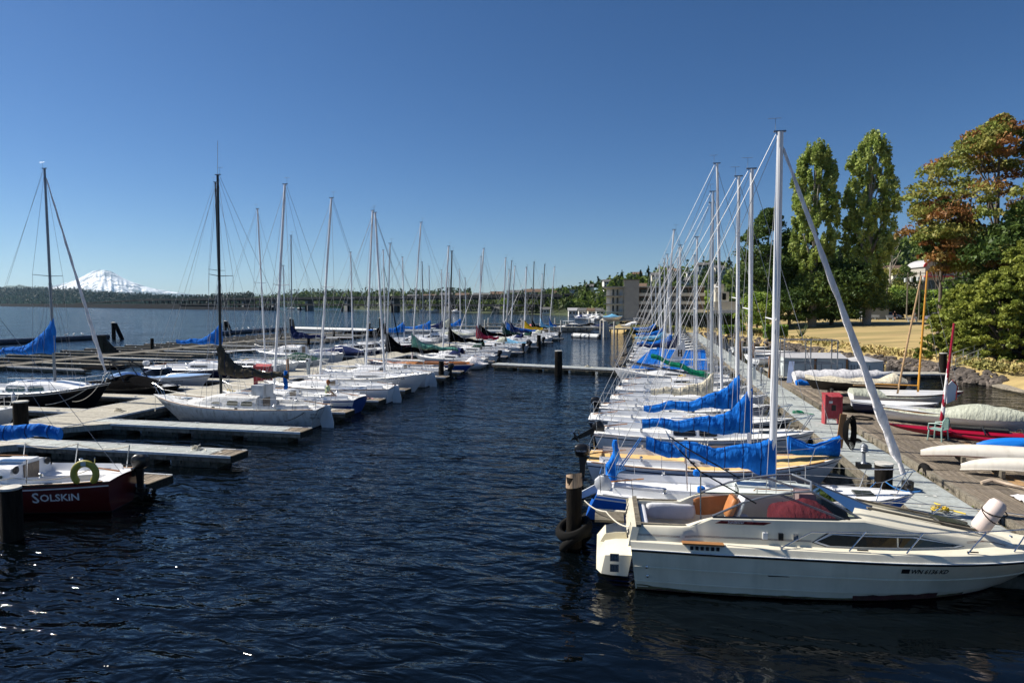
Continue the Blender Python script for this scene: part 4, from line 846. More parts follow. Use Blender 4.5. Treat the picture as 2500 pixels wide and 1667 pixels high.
leafmass('bank_shrub', 'low scrub on the bank right of the column shrub', [(14.5, 17, 104, 106, .9, 2.0)], LYEL, 34, .14, 'shrub')
sp = thing('spiky_shrub', 'dark spiky twiggy shrub on the lawn bank', 'shrub', (19.2, 92, 1.3))
for i in range(22): a = rnd.random()*6.28; MB().tube([(0, 0, 0), (.9*math.cos(a), .6*math.sin(a), 1+rnd.random()*1.2)], [.04, .01], 4).build('twig', LHED, sp)

# street, cars, poles, people, benches behind the lawn
RY = 146
st_ = MB().m(mat('asphalt', (.05, .05, .05), rough=.9, var=.15)); pts = [(-5, 153), (30, 150), (60, RY), (100, 140), (200, 130)]
V = []; 
for x, y in pts: V += [(x, y-3, park_z(max(x, 12), y-3)+.12), (x, y+3, park_z(max(x, 12), y+3)+.12)]
st_.add(V, [(2*i, 2*i+2, 2*i+3, 2*i+1) for i in range(len(pts)-1)]); struct(st_.build('street', None, None, 0))
def car(label, x, y, z, rz, m):
    t = thing('parked_car', label, 'car', (x, y, z), rz, 'cars parked on the street beyond the lawn')
    def rg(xx, k): return [Vector((xx, yy*.86, zz)) for yy, zz in k]
    sec = [(-1, .3), (-1, .75), (-.95, .85), (.95, .85), (1, .75), (1, .3)]
    MB().loft([rg(-2.2, [(a*.9, c*.9) for a, c in sec]), rg(-2, sec), rg(1.9, sec), rg(2.25, [(a*.85, c*.75) for a, c in sec])]).build('body', m, t)
    MB().loft([rg(-1.7, [(-.92, .84), (-.9, .9), (.9, .9), (.92, .84)]), rg(-1.0, [(-.9, .84), (-.72, 1.38), (.72, 1.38), (.9, .84)]), rg(.4, [(-.9, .84), (-.72, 1.4), (.72, 1.4), (.9, .84)]), rg(1.3, [(-.9, .84), (-.88, .88), (.88, .88), (.9, .84)])]).build('window', GLASSD, t)
    MB().bx(-.9, .35, -.62, .62, 1.38, 1.43).build('roof', m, t)
    for a in (-1.35, 1.35):
        for s_ in (-.78, .78):
            wl = MB().lathe([(.12, -.1), (.32, -.1), (.34, -.05), (.34, .05), (.32, .1), (.12, .1)], 14, M=Matrix.Translation((a, s_, .33)) @ Matrix.Rotation(PI/2, 4, 'X')).build('wheel', RUBBER, t); MB().lathe([(.02, -.11), (.2, -.11), (.2, .11), (.02, .11)], 10, M=Matrix.Translation((a, s_, .33)) @ Matrix.Rotation(PI/2, 4, 'X')).build('rim', ALU, wl)
def onl(px, Y): x = atY(px, 780, Y).x; return x, Y, park_z(x, Y)
for px, lb, m_, Yc in [(2168, 'silver sedan parked by the low hedge', CARS[0], 146), (2176, 'black car parked behind the silver sedan', CARS[1], 150), (2292, 'grey purple sedan parked left of the cedar thicket', CARS[2], 141)]:
    x, y, z = onl(px, Yc); car(lb, x, y, z+.1, .1, m_)
def upole(label, px, Y, top, lamp=False, trans=False):
    x, y, z = onl(px, Y); h = atY(px, top, Y).z-z; t = thing('utility_pole', label, 'utility pole', (x, y, z), 0, 'poles along the street'); MB().tube([(0, 0, -.3), (0, 0, h)], [.16, .11], 7).build('pole', BEAM, t)
    if lamp: MB().tube([(0, 0, h*.62), (-1.2, 0, h*.68), (-2.6, 0, h*.68)], .05, 5).build('lamp_arm', GALU, t); MB().bx(-3.1, -2.5, -.12, .12, h*.66, h*.69).build('lamp_head', GALU, t)
    else: MB().bx(-1.2, 1.2, -.06, .06, h-.5, h-.36).build('crossarm', BEAM, t)
    if trans:
        for s_ in (-.5, .5): MB().lathe([(.05, 0), (.26, .02), (.26, .75), (.05, .8)], 10, (s_, -.3, h-1.9)).build('transformer', GREYPAINT, t)
    return t
upole('wooden street lamp pole in front of the green trees', 2163, 147, 690, True); upole('dark leaning utility pole with crossarm and transformers', 2213, 140, 665, False, True)
upole('utility pole below the red-trimmed house', 2243, 142, 662, False, True); upole('thin pole right of the poplars', 2121, 153, 685)
def bench(label, px, Y, rz):
    x, y, z = onl(px, Y); t = thing('picnic_bench', label, 'bench', (x, y, z), rz, 'benches on the lawn')
    for k in range(3): MB().bx(-.9, .9, -.1+k*.12, -.0+k*.12, .42, .46).build('seat_slat', WHITEW, t)
    for k in range(3): MB().bx(-.9, .9, .3+k*.03, .34+k*.03, .55+k*.14, .65+k*.14).build('back_slat', WHITEW, t)
    for s_ in (-.7, .7): MB().bx(s_-.03, s_+.03, -.1, .38, 0, .42).build('leg', GREYTRIM, t)
for a in [('pale bench nearest the low hedge', 2131, 140, 0.3), ('pale bench between the two walkers', 2176, 137, .5), ('pale bench beneath the wooden mast', 2229, 128, .2), ('pale bench beside the first bench', 2137, 140, .1)]: bench(*a)
x, y, z = onl(2133, 145); t = thing('notice_kiosk', 'small dark park shelter box beside the hedge', 'kiosk', (x, y, z)); MB().bx(-2.4, 2.4, -1, 1, 0, 2.1).build('wall', GREYTRIM, t); MB().bx(-2.7, 2.7, -1.3, 1.3, 2.1, 2.3).build('roof', ROOFG, t); MB().bx(-2.5, -2.2, -1.1, -1, 0, 2.1).build('post', WHITEW, t)
x, y, z = onl(2115, 144); tag(MB().bx(x-.15, x+.15, y-.15, y+.15, z, z+3.1).build('wooden_post', TEAK), 'orange brown wooden post before the low hedge', 'post')

# flats on the water
fl = thing('apartment_building', 'four storey concrete flats with a stair tower, built over the water', 'building', (-11, 158, 0), .04); X1 = 23.2
def fb(n, x0, x1, y0, y1, z0, z1, m): return MB().bx(x0, x1, y0, y1, z0, z1).build(n, m, fl, 0)
z0 = 1.9; sh = 1.92; YB = 2
fb('pier_deck', -1, X1, -2, 16, 1.55, 1.88, CONCRETE); fb('wall', .4, 4.6, 1.0, 14, z0, z0+4*sh, CREAMW); fb('stair_tower', 4.6, 8.1, -.3, 12, z0-.02, 11.35, CONCRETE); fb('tower_cap', 4.4, 8.3, -.5, 12.2, 11.35, 11.5, ROOFG)
fb('tower_sunlit_side', 4.52, 4.6, -.28, 4, z0+4*sh+.3, 11.3, CREAMW)  # paler slab: sunlight on the tower's left side put into the colour
fb('wall', 8.1, X1, 1.6, 14, z0, z0+4*sh, BRWALL); fb('roof', -.3, 4.6, -.6, 14.5, z0+4*sh, z0+4*sh+.28, CONCRETE); fb('roof', 8.1, X1, -.3, 14.5, z0+4*sh, z0+4*sh+.28, CONCRETE)
for s_ in range(4):
    zz = z0+s_*sh
    if s_ < 4: 
        fb('balcony_slab', -.2, 4.5, -.5, 1, zz-.1, zz+.08, CONCRETE); rl = fb('balcony_railing', -.2, 4.5, -.5, -.46, zz+.5, zz+.54, GREYTRIM)
        for k in range(12): MB().bx(-.18+k*.42, -.15+k*.42, -.5, -.47, zz+.08, zz+.5).build('railing_bar', GREYTRIM, rl, 0)
        for k in range(4): fb('door', .6+k*1.0, 1.25+k*1.0, .93, 1.02, zz+.1, zz+1.5, GLASSD if k % 3 else WHITEW); fb('curtain', .62+k, .8+k, .9, .93, zz+.1, zz+1.5, WHITEW)
        MB().tube([(4.3, -.4, zz+.08), (4.3, -.4, zz+sh-.1)], .06, 5).build('column', CONCRETE, fl)
    fb('spandrel', 8.1, X1, -.1, .1, zz-.12+(0), zz+.62, CREAMW) if s_ else None
    for k in range(7): fb('window', 8.5+k*1.9, 9.9+k*1.9, 1.52, 1.62, zz+.6, zz+1.5, GLASSD); fb('partition', 10.0+k*1.9, 10.1+k*1.9, .1, 1.6, zz, zz+sh-.1, BRWALL)
pm = MB().tube([(0, 0, -1), (0, 0, 1.6)], .22, 7).mesh('pile', BEAMD)
for k in range(16): inst('pile', pm, fl, (-.6+k*1.5, -1.6, 0)); inst('pile', pm, fl, (-.6+k*1.5, 3, 0))
t = thing('terraced_house', 'stepped white and cream stucco house between the masts', 'house', (13.3, 152, 1.2)); t.scale = (.6, .7, .9)
for n_, a in (('wall', (0, 11, 0, 8, 0, 2.8)), ('wall', (.6, 9, 1, 8, 2.8, 5.6)), ('wall', (1.2, 6, 2, 8, 5.6, 8)), ('wall', (1.2, 4.2, 3, 8, 8, 10))): MB().bx(*a).build(n_, CREAMW, t, 0)
for z_, n_ in ((.6, 5), (3.3, 4), (6, 2)):
    for k in range(n_): MB().bx(.8+k*1.9+z_*.15, 2.1+k*1.9+z_*.15, -.06+z_*.33, z_*.33+.1, z_, z_+1.6).build('window', GLASSD if k % 2 else WHITEW, t, 0)
MB().bx(0, 11, -.08, 0, 2.8, 3.5).build('balcony_rail', WHITEW, t, 0)
# red-trimmed arched house
p = atY(2258, 683, 200); t = thing('arched_house', 'grey house with red-trimmed arched roof on the hill', 'house', (p.x, 200, p.z-1.5), .1); W_ = 7.5
MB().bx(0, W_, 0, 10, -6, 5).bx(W_, 15, 2, 10, -6, 4.5).build('wall', CONCRETE, t, 0)
arc = lambda r, z: [Vector((W_/2-r*math.cos(a), 0, z+r*.55*math.sin(a))) for a in [PI*k/12 for k in range(13)]]
MB().prism(arc(3.75, 5.0), (0, 10, 0)).build('gable', CONCRETE, t)
rg = arc(4.35, 5.0); rg2 = arc(3.7, 5.0); MB().loft([[Vector((a.x, y, a.z)) for a in rg]+[Vector((a.x, y, a.z)) for a in rg2[::-1]] for y in (-.4, -.1)]).build('roof_trim', REDTRIM, t)
MB().loft([[Vector((a.x, y, a.z)) for a in arc(4.15, 5.05)]+[Vector((a.x, y, a.z)) for a in arc(3.9, 5.0)[::-1]] for y in (-.1, 10)]).build('roof', ROOFW, t); MB().bx(W_, 15.4, 1.6, 10, 4.5, 4.8).build('roof', ROOFW, t, 0)
for k in range(5): fw_ = MB().bx(.9+k*1.25, 1.8+k*1.25, -.08, .02, 3.2, 4.6).build('window', REDTRIM, t, 0); MB().bx(1.0+k*1.25, 1.7+k*1.25, -.12, -.07, 3.35, 4.5).build('pane', GLASSD, fw_, 0)
for k in range(3): fw_ = MB().bx(8.5+k*2.1, 9.7+k*2.1, 1.9, 2.02, .8, 3).build('window', WHITEW, t, 0); MB().bx(8.7+k*2.1, 9.5+k*2.1, 1.85, 1.91, 1, 2.8).build('pane', GLASSD, fw_, 0)
MB().bx(-.5, W_, -1.2, 0, 2.2, 2.5).build('balcony', REDTRIM, t, 0)
for k in range(3): MB().bx(1+k*2, 2.6+k*2, -.1, .02, -1, 1.4).build('door', GLASSD, t, 0)
for px, q, lb, wl in [(2190, .18, 'cream house showing over the green trees', CREAMW), (2150, .3, 'white house behind the poplars right side', WHITEW), (2215, .3, 'pale house left of the arched roof', CREAMW)]:
    p = f1(px, q); p = Vector((p.x, p.y, atY(px, 690, p.y).z)); house(lb, p, 8, 7, 4, wl, ROOFB, YAW, group='houses above the park')

# ------------------------------------------------------------------ docks
_pc = {}
def panel_mesh(kind, l, w_, h, m):
    k = (kind, round(l, 2), round(w_, 2), h, m.name)
    if k not in _pc: _pc[k] = MB().bx(.008, l-.008, -w_/2, w_/2, -h, 0).mesh(kind, m)
    return _pc[k]
def dock(label, a, b, wd, zt=.5, cat='dock', group=None, top=PANELL, step=1.25, rub=True, endp=3, low=.28, skirt=BEAMD, cross=False, name='finger_dock', floats=True):
    a = Vector((*a, zt)); b = Vector((*b, zt)); L_ = (b-a).length; t = thing(name, label, cat, tuple(a), math.atan2(b.y-a.y, b.x-a.x), group)
    n = max(1, int((L_-.14*6*(endp > 0))/step)); st = (L_-(.15*6 if endp else 0))/n
    pmh = panel_mesh('panel', st, wd-.1, .04, top)
    for i in range(n): inst('panel', pmh, t, (i*st, rnd.uniform(-.006, .006), rnd.uniform(-.007, .005)), (rnd.uniform(-.004, .004), rnd.uniform(-.003, .003), 0))
    if endp:
        pl = MB().bx(.005, .145, -wd/2+.05, wd/2-.05, -.06, -.02).mesh('plank', PLANK)
        for i in range(6): inst('plank', pl, t, (L_-.9+i*.15, 0, rnd.uniform(-.004, .01)))
    for s_ in (1, -1):
        y = s_*(wd/2-.02)
        nb_ = max(1, round(L_/2.44)) if L_ < 40 else max(1, round(L_/4.9)); fm_ = panel_mesh('fascia_board', L_/nb_, .05, low-.012, BEAM)
        for i in range(nb_): inst('fascia_board', fm_, t, (i*L_/nb_, y+rnd.uniform(-.008, .004), -.012), (0, rnd.uniform(-.004, .004), 0))
        if rub: MB().bx(0, L_-.0, y+s_*.03-.025, y+s_*.03+.025, -.085, .006).build('rub_strip', RUBW, t, 0)
    MB().bx(L_, L_+.05, -wd/2, wd/2, -low, -.015).build('end_board', skirt, t, 0)
    if floats:
        k = max(1, int(L_/2.4)); fm = MB().bx(.15, 2.0, -wd/2+.06, wd/2-.06, -zt-.2, -low-.004)
        fm.bx(.3, .55, -wd/2-.0, -wd/2+.05, -low-.12, -low+.1).bx(1.5, 1.75, -wd/2-.0, -wd/2+.05, -low-.12, -low+.1)
        fm = fm.mesh('float', FLOATM)
        for i in range(k): inst('float', fm, t, (i*L_/k, 0, 0))
    for i in range(max(1, int(L_/4))):
        x = 1+i*4
        if x < L_-.6 and wd < 1.5: MB().tube([(x-.12, wd/2-.12, .05), (x+.12, wd/2-.12, .05)], .018, 5).bx(x-.04, x+.04, wd/2-.14, wd/2-.1, -.002, .04).build('cleat', STEEL, t)
    MB().tube([(L_-.35, wd/2-.15, .03), (L_-.1, wd/2-.15, .03)], .02, 5).build('cleat', STEEL, t)
    return t
# right-hand main dock and the plank deck beside it
gd = dock('long pale grey painted walkway along the bows of the right-hand boats', (7.35, 14.75), (7.35, 124), 1.72, .55, 'dock', None, CONC, 1.22, False, 0, .3, BEAM, name='main_dock')
gd2 = dock('long weathered walkway along the left-hand boats', (-26.2, 20.6), (-26.2, 118), 3.0, .5, 'dock', None, PANELL, 1.25, True, 0, .3, BEAM, name='main_dock')
td = thing('plank_deck', 'broad deck of weathered grey planks carrying small craft', 'dock', (8.5, 8, .62))
for sec in range(8):
    y0 = sec*4.85; pl = MB().bx(-.0, .182, 0, 4.8, -.05, 0).mesh('plank', PLANK); plo = MB().bx(-.0, .182, 0, 4.8, -.05, 0).mesh('plank', PLANKO)
    for k in range(26):
        o = inst('plank', plo if (sec, k) in ((2, 9), (2, 10), (3, 15), (1, 9)) else pl, td, (.03+k*.193, y0+rnd.uniform(-.03, .03), rnd.uniform(-.008, .008)), (0, 0, rnd.uniform(-.002, .002)))
for sec in range(8):
    MB().bx(-.1, .02, sec*4.85+.02, sec*4.85+4.8, -.34, .02).build('edge_beam', BEAM, td, 0); MB().bx(5.02, 5.14, sec*4.85+.02, sec*4.85+4.8, -.34, .0).build('edge_beam', BEAM, td, 0)
    MB().bx(.1, 5, sec*4.85+.3, sec*4.85+.6, -.5, -.06).bx(.1, 5, sec*4.85+4.1, sec*4.85+4.4, -.8, -.06).build('cross_bearer', BEAMD, td, 0); MB().bx(.3, 4.8, sec*4.85+.8, sec*4.85+4, -1.0, -.35).build('float', FLOATM, td, 0)
td2 = dock('plank platform under the pale storage sheds', (8.8, 53), (14.8, 53), 8, .6, 'dock', None, PANELL, 1.2, False, 0, .35, BEAM, name='plank_platform')
td3 = dock('low walkway float running to the gangway', (14.2, 55.5), (23.4, 57.5), 1.6, .35, 'dock', None, PANELL, 1.3, True, 0, .25, BEAMD, name='float_walkway')
MOSS = mat('dock_moss', (.09, .12, .02), rough=.95, var=.5, scale=6)
P = np.stack([8.28+.12*nr.random(900), 9+34*nr.random(900), .28+.2*nr.random(900)], 1); Vv, Ff = leaves(P, .035); stuff(tag(inst('dock_moss', npmesh('dock_moss', Vv, Ff, MOSS)), 'yellow green moss in the gap beside the plank deck', 'moss'))

# left-hand fingers
FG = 'finger docks between the left-hand boats'
for y, x1, lb in [(16.95, -14.55, 'nearest finger dock, its end showing behind the maroon sailboat'), (20.6, -14.35, 'empty finger dock with rough planked tip in the left foreground'), (25.0, -14.2, 'finger dock along the hull of the weathered white sailboat'),
                  (29.9, -14.6, 'finger dock between the weathered sailboat and the blue-sterned boat'), (33.9, -14.6, 'finger dock beside the man in the green shirt'), (38.4, -14.8, 'finger dock behind the white racing sloop'), (45.6, -14.5, 'finger dock with black piling at its tip'), (49.4, -14.5, 'finger dock beside the wooden daysailer'),
                  (58.8, -14.2, 'finger dock behind the outboard-powered white cruiser'), (64.4, -14.2, 'finger dock before the green dodger sailboat'), (70.8, -13.8, 'finger dock past the white sloop with blue stripe'), (80, -13.6, 'finger dock among the far covered boats'), (90, -13.4, 'finger dock near the far end of the row'), (100, -13.2, 'last finger dock of the left-hand row')]:
    dock(lb, (-24.7, y), (x1, y), .95 if y > 17 else 1.1, .48, 'dock', FG, CONC if y < 28 else PANELL, 1.25, True, 3, .26)
for y, x1, lb in [(27.2, -36, 'finger dock nearest on the left beyond the black hull'), (32.2, -37, 'finger dock under the covered ski boat'), (36.4, -37, 'finger dock behind the silver runabout'), (40.6, -37, 'finger dock beside the navy sloop'), (48.2, -37, 'finger dock beside the green tarpaulin boat'), (53.4, -38, 'finger dock by the old white cabin sloop'), (62, -38, 'outer finger dock among blue-covered boats'), (70, -38, 'outer finger dock at the black speedboats'), (80, -38, 'outer finger dock among the far left boats'), (92, -38, 'last outer finger dock')]:
    dock(lb, (-27.7, y), (x1, y), .95, .48, 'dock', 'outer finger docks', PANELL, 1.25, True, 3, .26)
for y in (20.9, 25.3): 
    t = thing('dock_knee', 'triangular plank knee bracing the root of the '+('empty foreground finger' if y < 22 else 'second finger dock'), 'dock knee', (-24.7, y-.5, .485)); MB().prism([(0, 0, 0), (1.6, 0, 0), (0, -1.5, 0)], (0, 0, -.25)).build('plate', PANELL, t, 0)
dock('long low float linking the two rows of boats', (-13.6, 56.6), (-1.9, 53.6), 1.1, .5, 'dock', None, CONC, 1.25, True, 0, .26, BEAMD, name='cross_float')
# old empty floats beyond
OG = 'old empty floats'
OLDW = mat('old_dark_dock_wood', (.11, .1, .08), rough=.95, var=.45, scale=2, stretch=(1, 5, 1), dirt=(.02, .02, .015), damt=.8, bump=.02, bscale=9)
dock('derelict blackened main float beyond the left boats', (-56, 46), (-59, 116), 2.2, .35, 'dock', None, OLDW, 1.6, False, 0, .3, BEAMD, name='old_dock')
olb = ['foremost', 'second', 'third', 'fourth', 'fifth', 'sixth', 'seventh', 'eighth', 'ninth', 'tenth', 'eleventh', 'twelfth']
olb = [a+' from the front' for a in olb]+['one of the hindmost'+x for x in (', pale', ', leaning', ', broken', ', low', ', long', ', dark', ', thin', ', wet')]
for i in range(20):
    y = 47+i*3.3
    dock('rotting grey finger float, %s, pointing right' % olb[i], (-56-.1*i, y), (-45.5-rnd.random()*2, y-.4-rnd.random()), .62, .34, 'dock', OG, PANELL if i % 2 else OLDW, 1.5, i % 3 == 0, 3, .26, BEAM, name='old_finger_dock')
    dock('rotting dark finger float, %s, pointing left' % olb[i], (-58, y), (-67-rnd.random(), y+.5), .62, .34, 'dock', OG, OLDW, 1.5, False, 3, .26, BEAM, name='old_finger_dock')
for i, (x, y, h) in enumerate([(-60.5, 70, 1.5), (-57, 93, 1.6), (-52, 101, 1.4), (-46, 82, 1.3), (-50, 112, 1.5)]):
    tag(MB().tube([(x, y, -1), (x+.05, y, h)], .2, 8).build('piling', PILE), ['dark stub piling on the derelict float, nearest', 'dark piling behind the tall dark mast', 'dark piling right of the blue sail cover', 'thin piling among the empty floats', 'farthest piling on the derelict float'][i], 'piling', 'pilings of the old floats')
t = thing('winch_frame', 'black winch frame with sloping brace on the derelict float', 'winch', (-60, 62, .35)); MB().bx(-.3, .3, -.3, .3, 0, 1.9).build('post', BEAMD, t, 0); MB().prism([(.3, -.1, 1.6), (.3, -.1, 0), (2.2, -.1, 0)], (0, .2, 0)).build('brace', BEAMD, t, 0); MB().beam((-.3, 0, 1.3), (-1, 0, .9), .1, .1).build('arm', BEAMD, t, 0)

# floating breakwater pipes and their leaning piles
def pipe(label, a, b, z=.28, r=.42, m=STEELP):
    t = thing('breakwater_pipe', label, 'breakwater', (a[0], a[1], z), 0, 'floating breakwater pipes'); d = Vector((b[0]-a[0], b[1]-a[1], 0)); MB().tube([(0, 0, 0), d], r, 12).build('pipe_section', m, t)
    n = d.normalized(); 
    for q in (.0, .33, .66, 1): c = d*q; MB().tube([c-n*.12, c+n*.12], r*1.1, 12).build('flange', STEELP, t)
    MB().tube([Vector((0, 0, r*.86)), d+Vector((0, 0, r*.86))], .14, 6).build('top_rail', PIPEW, t)
pipe('dark floating breakwater pipe at far left with gulls', (-91, 72), (-87.5, 91.5)); pipe('breakwater pipe behind the tall dark mast', (-77.5, 107), (-77.8, 129)); pipe('pale breakwater pipe behind the middle masts', (-76, 130), (-52, 122.5), m=PIPEW); pipe('breakwater pipe behind the covered powerboats', (-51, 122), (-24, 124), m=PIPEW)
pipe('short pale breakwater pipe at the end of the left row', (-13, 111.5), (-8.4, 108.8), m=PIPEW)
def dolphin(label, x, y, h, lean, cap=True, pair=True, m=PILE):
    t = thing('mooring_piles', label, 'piling', (x, y, 0), 0, 'piles holding the breakwater'); MB().tube([(0, 0, -1), (0, 0, h)], .3, 9).build('pile', m, t)
    if pair: MB().tube([(lean, .2, -1), (.35, 0, h-.1)], .3, 9).build('pile', m, t)
    if cap: MB().lathe([(.1, h), (.34, h+.01), (.34, h+.12), (.1, h+.2)], 9).build('pile_cap', PILEW, t)
dolphin('twin leaning piles at the end of the left breakwater', -85.8, 91, 2.6, 1.9); dolphin('single leaning pile at the bend of the breakwater', -78.6, 109.6, 2.4, 1.7); dolphin('thick paired piles behind the middle masts', -73.5, 124, 2.6, .8); dolphin('white-capped pile behind the middle masts', -52, 120.5, 2.9, 0, pair=False); dolphin('pale twin piles at the mouth of the channel', -7.9, 114, 2.7, .8, m=PILEW); dolphin('white-capped pile left of the covered speedboats', -50.6, 112, 2.2, .0, pair=False)
# pilings near the camera
def piling(label, x, y, h, r, m=PILE, cap=PILEW, lean=(0, 0)):
    t = thing('piling', label, 'piling', (x, y, 0), 0, 'pilings'); rings = []
    for i in range(12):
        z = -1+(h+1)*i/11; rings.append([Vector((lean[0]*z+r*(1+.12*noise.noise(Vector((j*.8, z*1.2, x))))*math.cos(2*PI*j/14), lean[1]*z+r*(1+.12*noise.noise(Vector((j*.8, z*1.2, x+9))))*math.sin(2*PI*j/14), z)) for j in range(14)])
    MB().loft(rings).build('pile', m, t, 60)
    if cap: MB().lathe([(.01, h+.0), (r*1.03, h+.002), (r*1.03, h-.05), (r*.98, h-.06)][::-1], 14, (lean[0]*h, lean[1]*h, .01)).build('pile_cap', cap, t)
    return t
piling('black piling with pale flat top in front of the maroon hull', -15.35, 12.95, 1.3, .23)
piling('black piling at the left edge beside the outer finger', -25.6, 22.2, 1.75, .27)
piling('black piling with white cap on the linking float', -7.3, 52.4, 2.0, .3)
piling('thick black piling with pale top between grey dock and near boats', 6.55, 20.3, 1.25, .24)
piling('black piling at the tip of the outboard sailboat finger', -15.3, 46.6, 1.5, .2, cap=None)
piling('rust-brown thin post on the left walkway', -24.9, 41.5, 1.9, .09, m=TEAK, cap=None)
piling('black piling by the far outboards of the left row', -13.6, 80, 1.9, .26, cap=None)
pp = piling('split weathered piling with torn pale top and tyres at its foot', -1.75, 15.35, 1.7, .19, cap=None)
rg = [Vector((.2*math.cos(2*PI*j/14), .2*math.sin(2*PI*j/14), 1.46+.03*math.cos(2*PI*j/14))) for j in range(14)]; rg2 = [Vector((.19*math.cos(2*PI*j/14)*(1 if j % 3 else .92), .19*math.sin(2*PI*j/14), 1.76+.06*math.cos(2*PI*j/14+1))) for j in range(14)]
MB().loft([rg, rg2]).build('bare_wood_top', mat('raw_split_wood', (.42, .3, .2), rough=.9, var=.35, stretch=(6, 6, 1), dirt=(.3, .1, .03)), pp)
def tyre(label, loc, rot, r=.36, w_=.13, grp='old tyres'):
    R_ = Matrix.Translation(loc) @ rot; b = MB(); n = 22; rings = []
    for j in range(n+1):
        a = 2*PI*j/n; c = Vector((r*math.cos(a), r*math.sin(a), 0)); e = Vector((math.cos(a), math.sin(a), 0)); rings.append([R_ @ (c+e*w_*.8*math.cos(t_)+Vector((0, 0, w_*math.sin(t_)))) for t_ in [2*PI*k/10 for k in range(10)]])
    return tag(b.loft(rings, False, False).build('tyre', RUBBER), label, 'tyre', grp)
RX = lambda a: Matrix.Rotation(a, 4, 'X'); RY_ = lambda a: Matrix.Rotation(a, 4, 'Y')
tyre('upper tyre looped round the split piling', (-1.75, 15.35, .45), RX(.25) @ RY_(-.3)); tyre('lower tilted tyre hanging round the split piling', (-1.7, 15.3, .15), RX(-.5) @ RY_(-.6), .36, .1)
tyre('black tyre lying flat behind the red dock box', (9.35, 34.2, .76), RX(0), .5, .16); tyre('flat thin black ring on the planks before the tyre', (9.35, 31.9, .665), RX(0), .42, .035); tyre('old tyre fender hung over the edge of the plank deck', (8.5, 22.6, .42), RY_(PI/2-.15), .3, .11)

# things on the right-hand docks
def redbox(label, x, y, z, w_=.62, h=1.2, rz=.15):
    t = thing('dock_box', label, 'dock box', (x, y, z), rz, 'red dock boxes')
    MB().bx(-w_/2, w_/2, -.02, .3, .25, h-.12).build('cabinet', REDBOX, t, 0); MB().bx(-w_/2-.03, -w_/2+.05, -.04, .32, 0, h).build('post', REDBOX, t, 0); MB().bx(w_/2-.05, w_/2+.03, -.04, .32, 0, h-.06).build('post', REDBOX, t, 0)
    MB().prism([(-w_/2-.04, -.06, h-.12), (w_/2+.04, -.06, h-.12), (w_/2+.04, .36, h+.02), (-w_/2-.04, .36, h+.02)], (0, 0, .03)).build('lid', REDBOX, t, 0); MB().bx(-.09, .09, -.03, -.02, .6, .85).build('opening', BLACKP, t, 0); MB().bx(-.2, -.05, -.03, -.02, .92, 1.02).build('notice', WHITEW, t, 0)
redbox('faded red dock box with a square hole, edge of the plank deck', 7.8, 30.6, .55, .68, 1.3)
redbox('faded red dock box on the left-hand walkway behind the brown sail cover', -24.8, 38.2, .5, 1.1, 1.3, 0)
t = thing('hose_post', 'leaning plank post with coiled black hose', 'hose post', (6.75, 25.6, .55)); MB().beam((0, 0, 0), (.12, 0, 1.25), .05, .22).build('post', TEAK, t, 0)
for k in range(7): q = k*.035; MB().tube([(.25+.14*math.cos(a)+q*.5, -.05-q, .62+(.42+q)*math.sin(a)) for a in [2*PI*j/16 for j in range(17)]], .018, 5).build('hose_coil', RUBBER, t)
t = thing('bollard_light', 'small ribbed dock light on a black base', 'dock light', (6.7, 22.6, .55)); MB().bx(-.2, .2, -.15, .15, 0, .16).build('base', BLACKP, t, 0); MB().lathe([(.1, .16), (.06, .22), (.05, .5), (.07, .5), (.1, .54)], 10).build('stem', GALU, t); MB().lathe([(.1, .54), (.13, .56), (.1, .6), (.13, .63), (.1, .67), (.12, .7), (.05, .78)], 12).build('lamp_head', GALU, t)
t = thing('bollard_light', 'thin dock light far along the grey walkway', 'dock light', (6.9, 44, .55)); MB().lathe([(.05, 0), (.04, .9), (.09, .9), (.1, 1.15), (.05, 1.2)], 10).build('stem', GALU, t)
tag(MB().beam((5.35, 21.7, .42), (6.35, 20.9, .42), .28, .26).build('timber_beam', BEAM), 'weathered timber baulk beside the thick black piling', 'timber'); tag(MB().beam((5.3, 30.6, .38), (6.3, 30.2, .38), .28, .22).build('timber_beam', BEAM), 'mossy timber baulk at the bows of the middle boats', 'timber')
tag(MB().bx(6.95, 7.2, 19.9, 20.1, .55, .85).build('dock_box', BLACKP), 'small black junction box on the grey dock by the piling', 'junction box')
for k, (y, h) in enumerate([(58, 1.9), (66, 1.7), (50, 1.5)]): tag(MB().bx(8.35, 8.55, y, y+.2, .4, .5+h).build('wooden_post', TEAK), ['brown post on the dock edge behind the sheds', 'far brown post on the dock edge', 'short brown post left of the sheds'][k], 'post', 'dock posts')
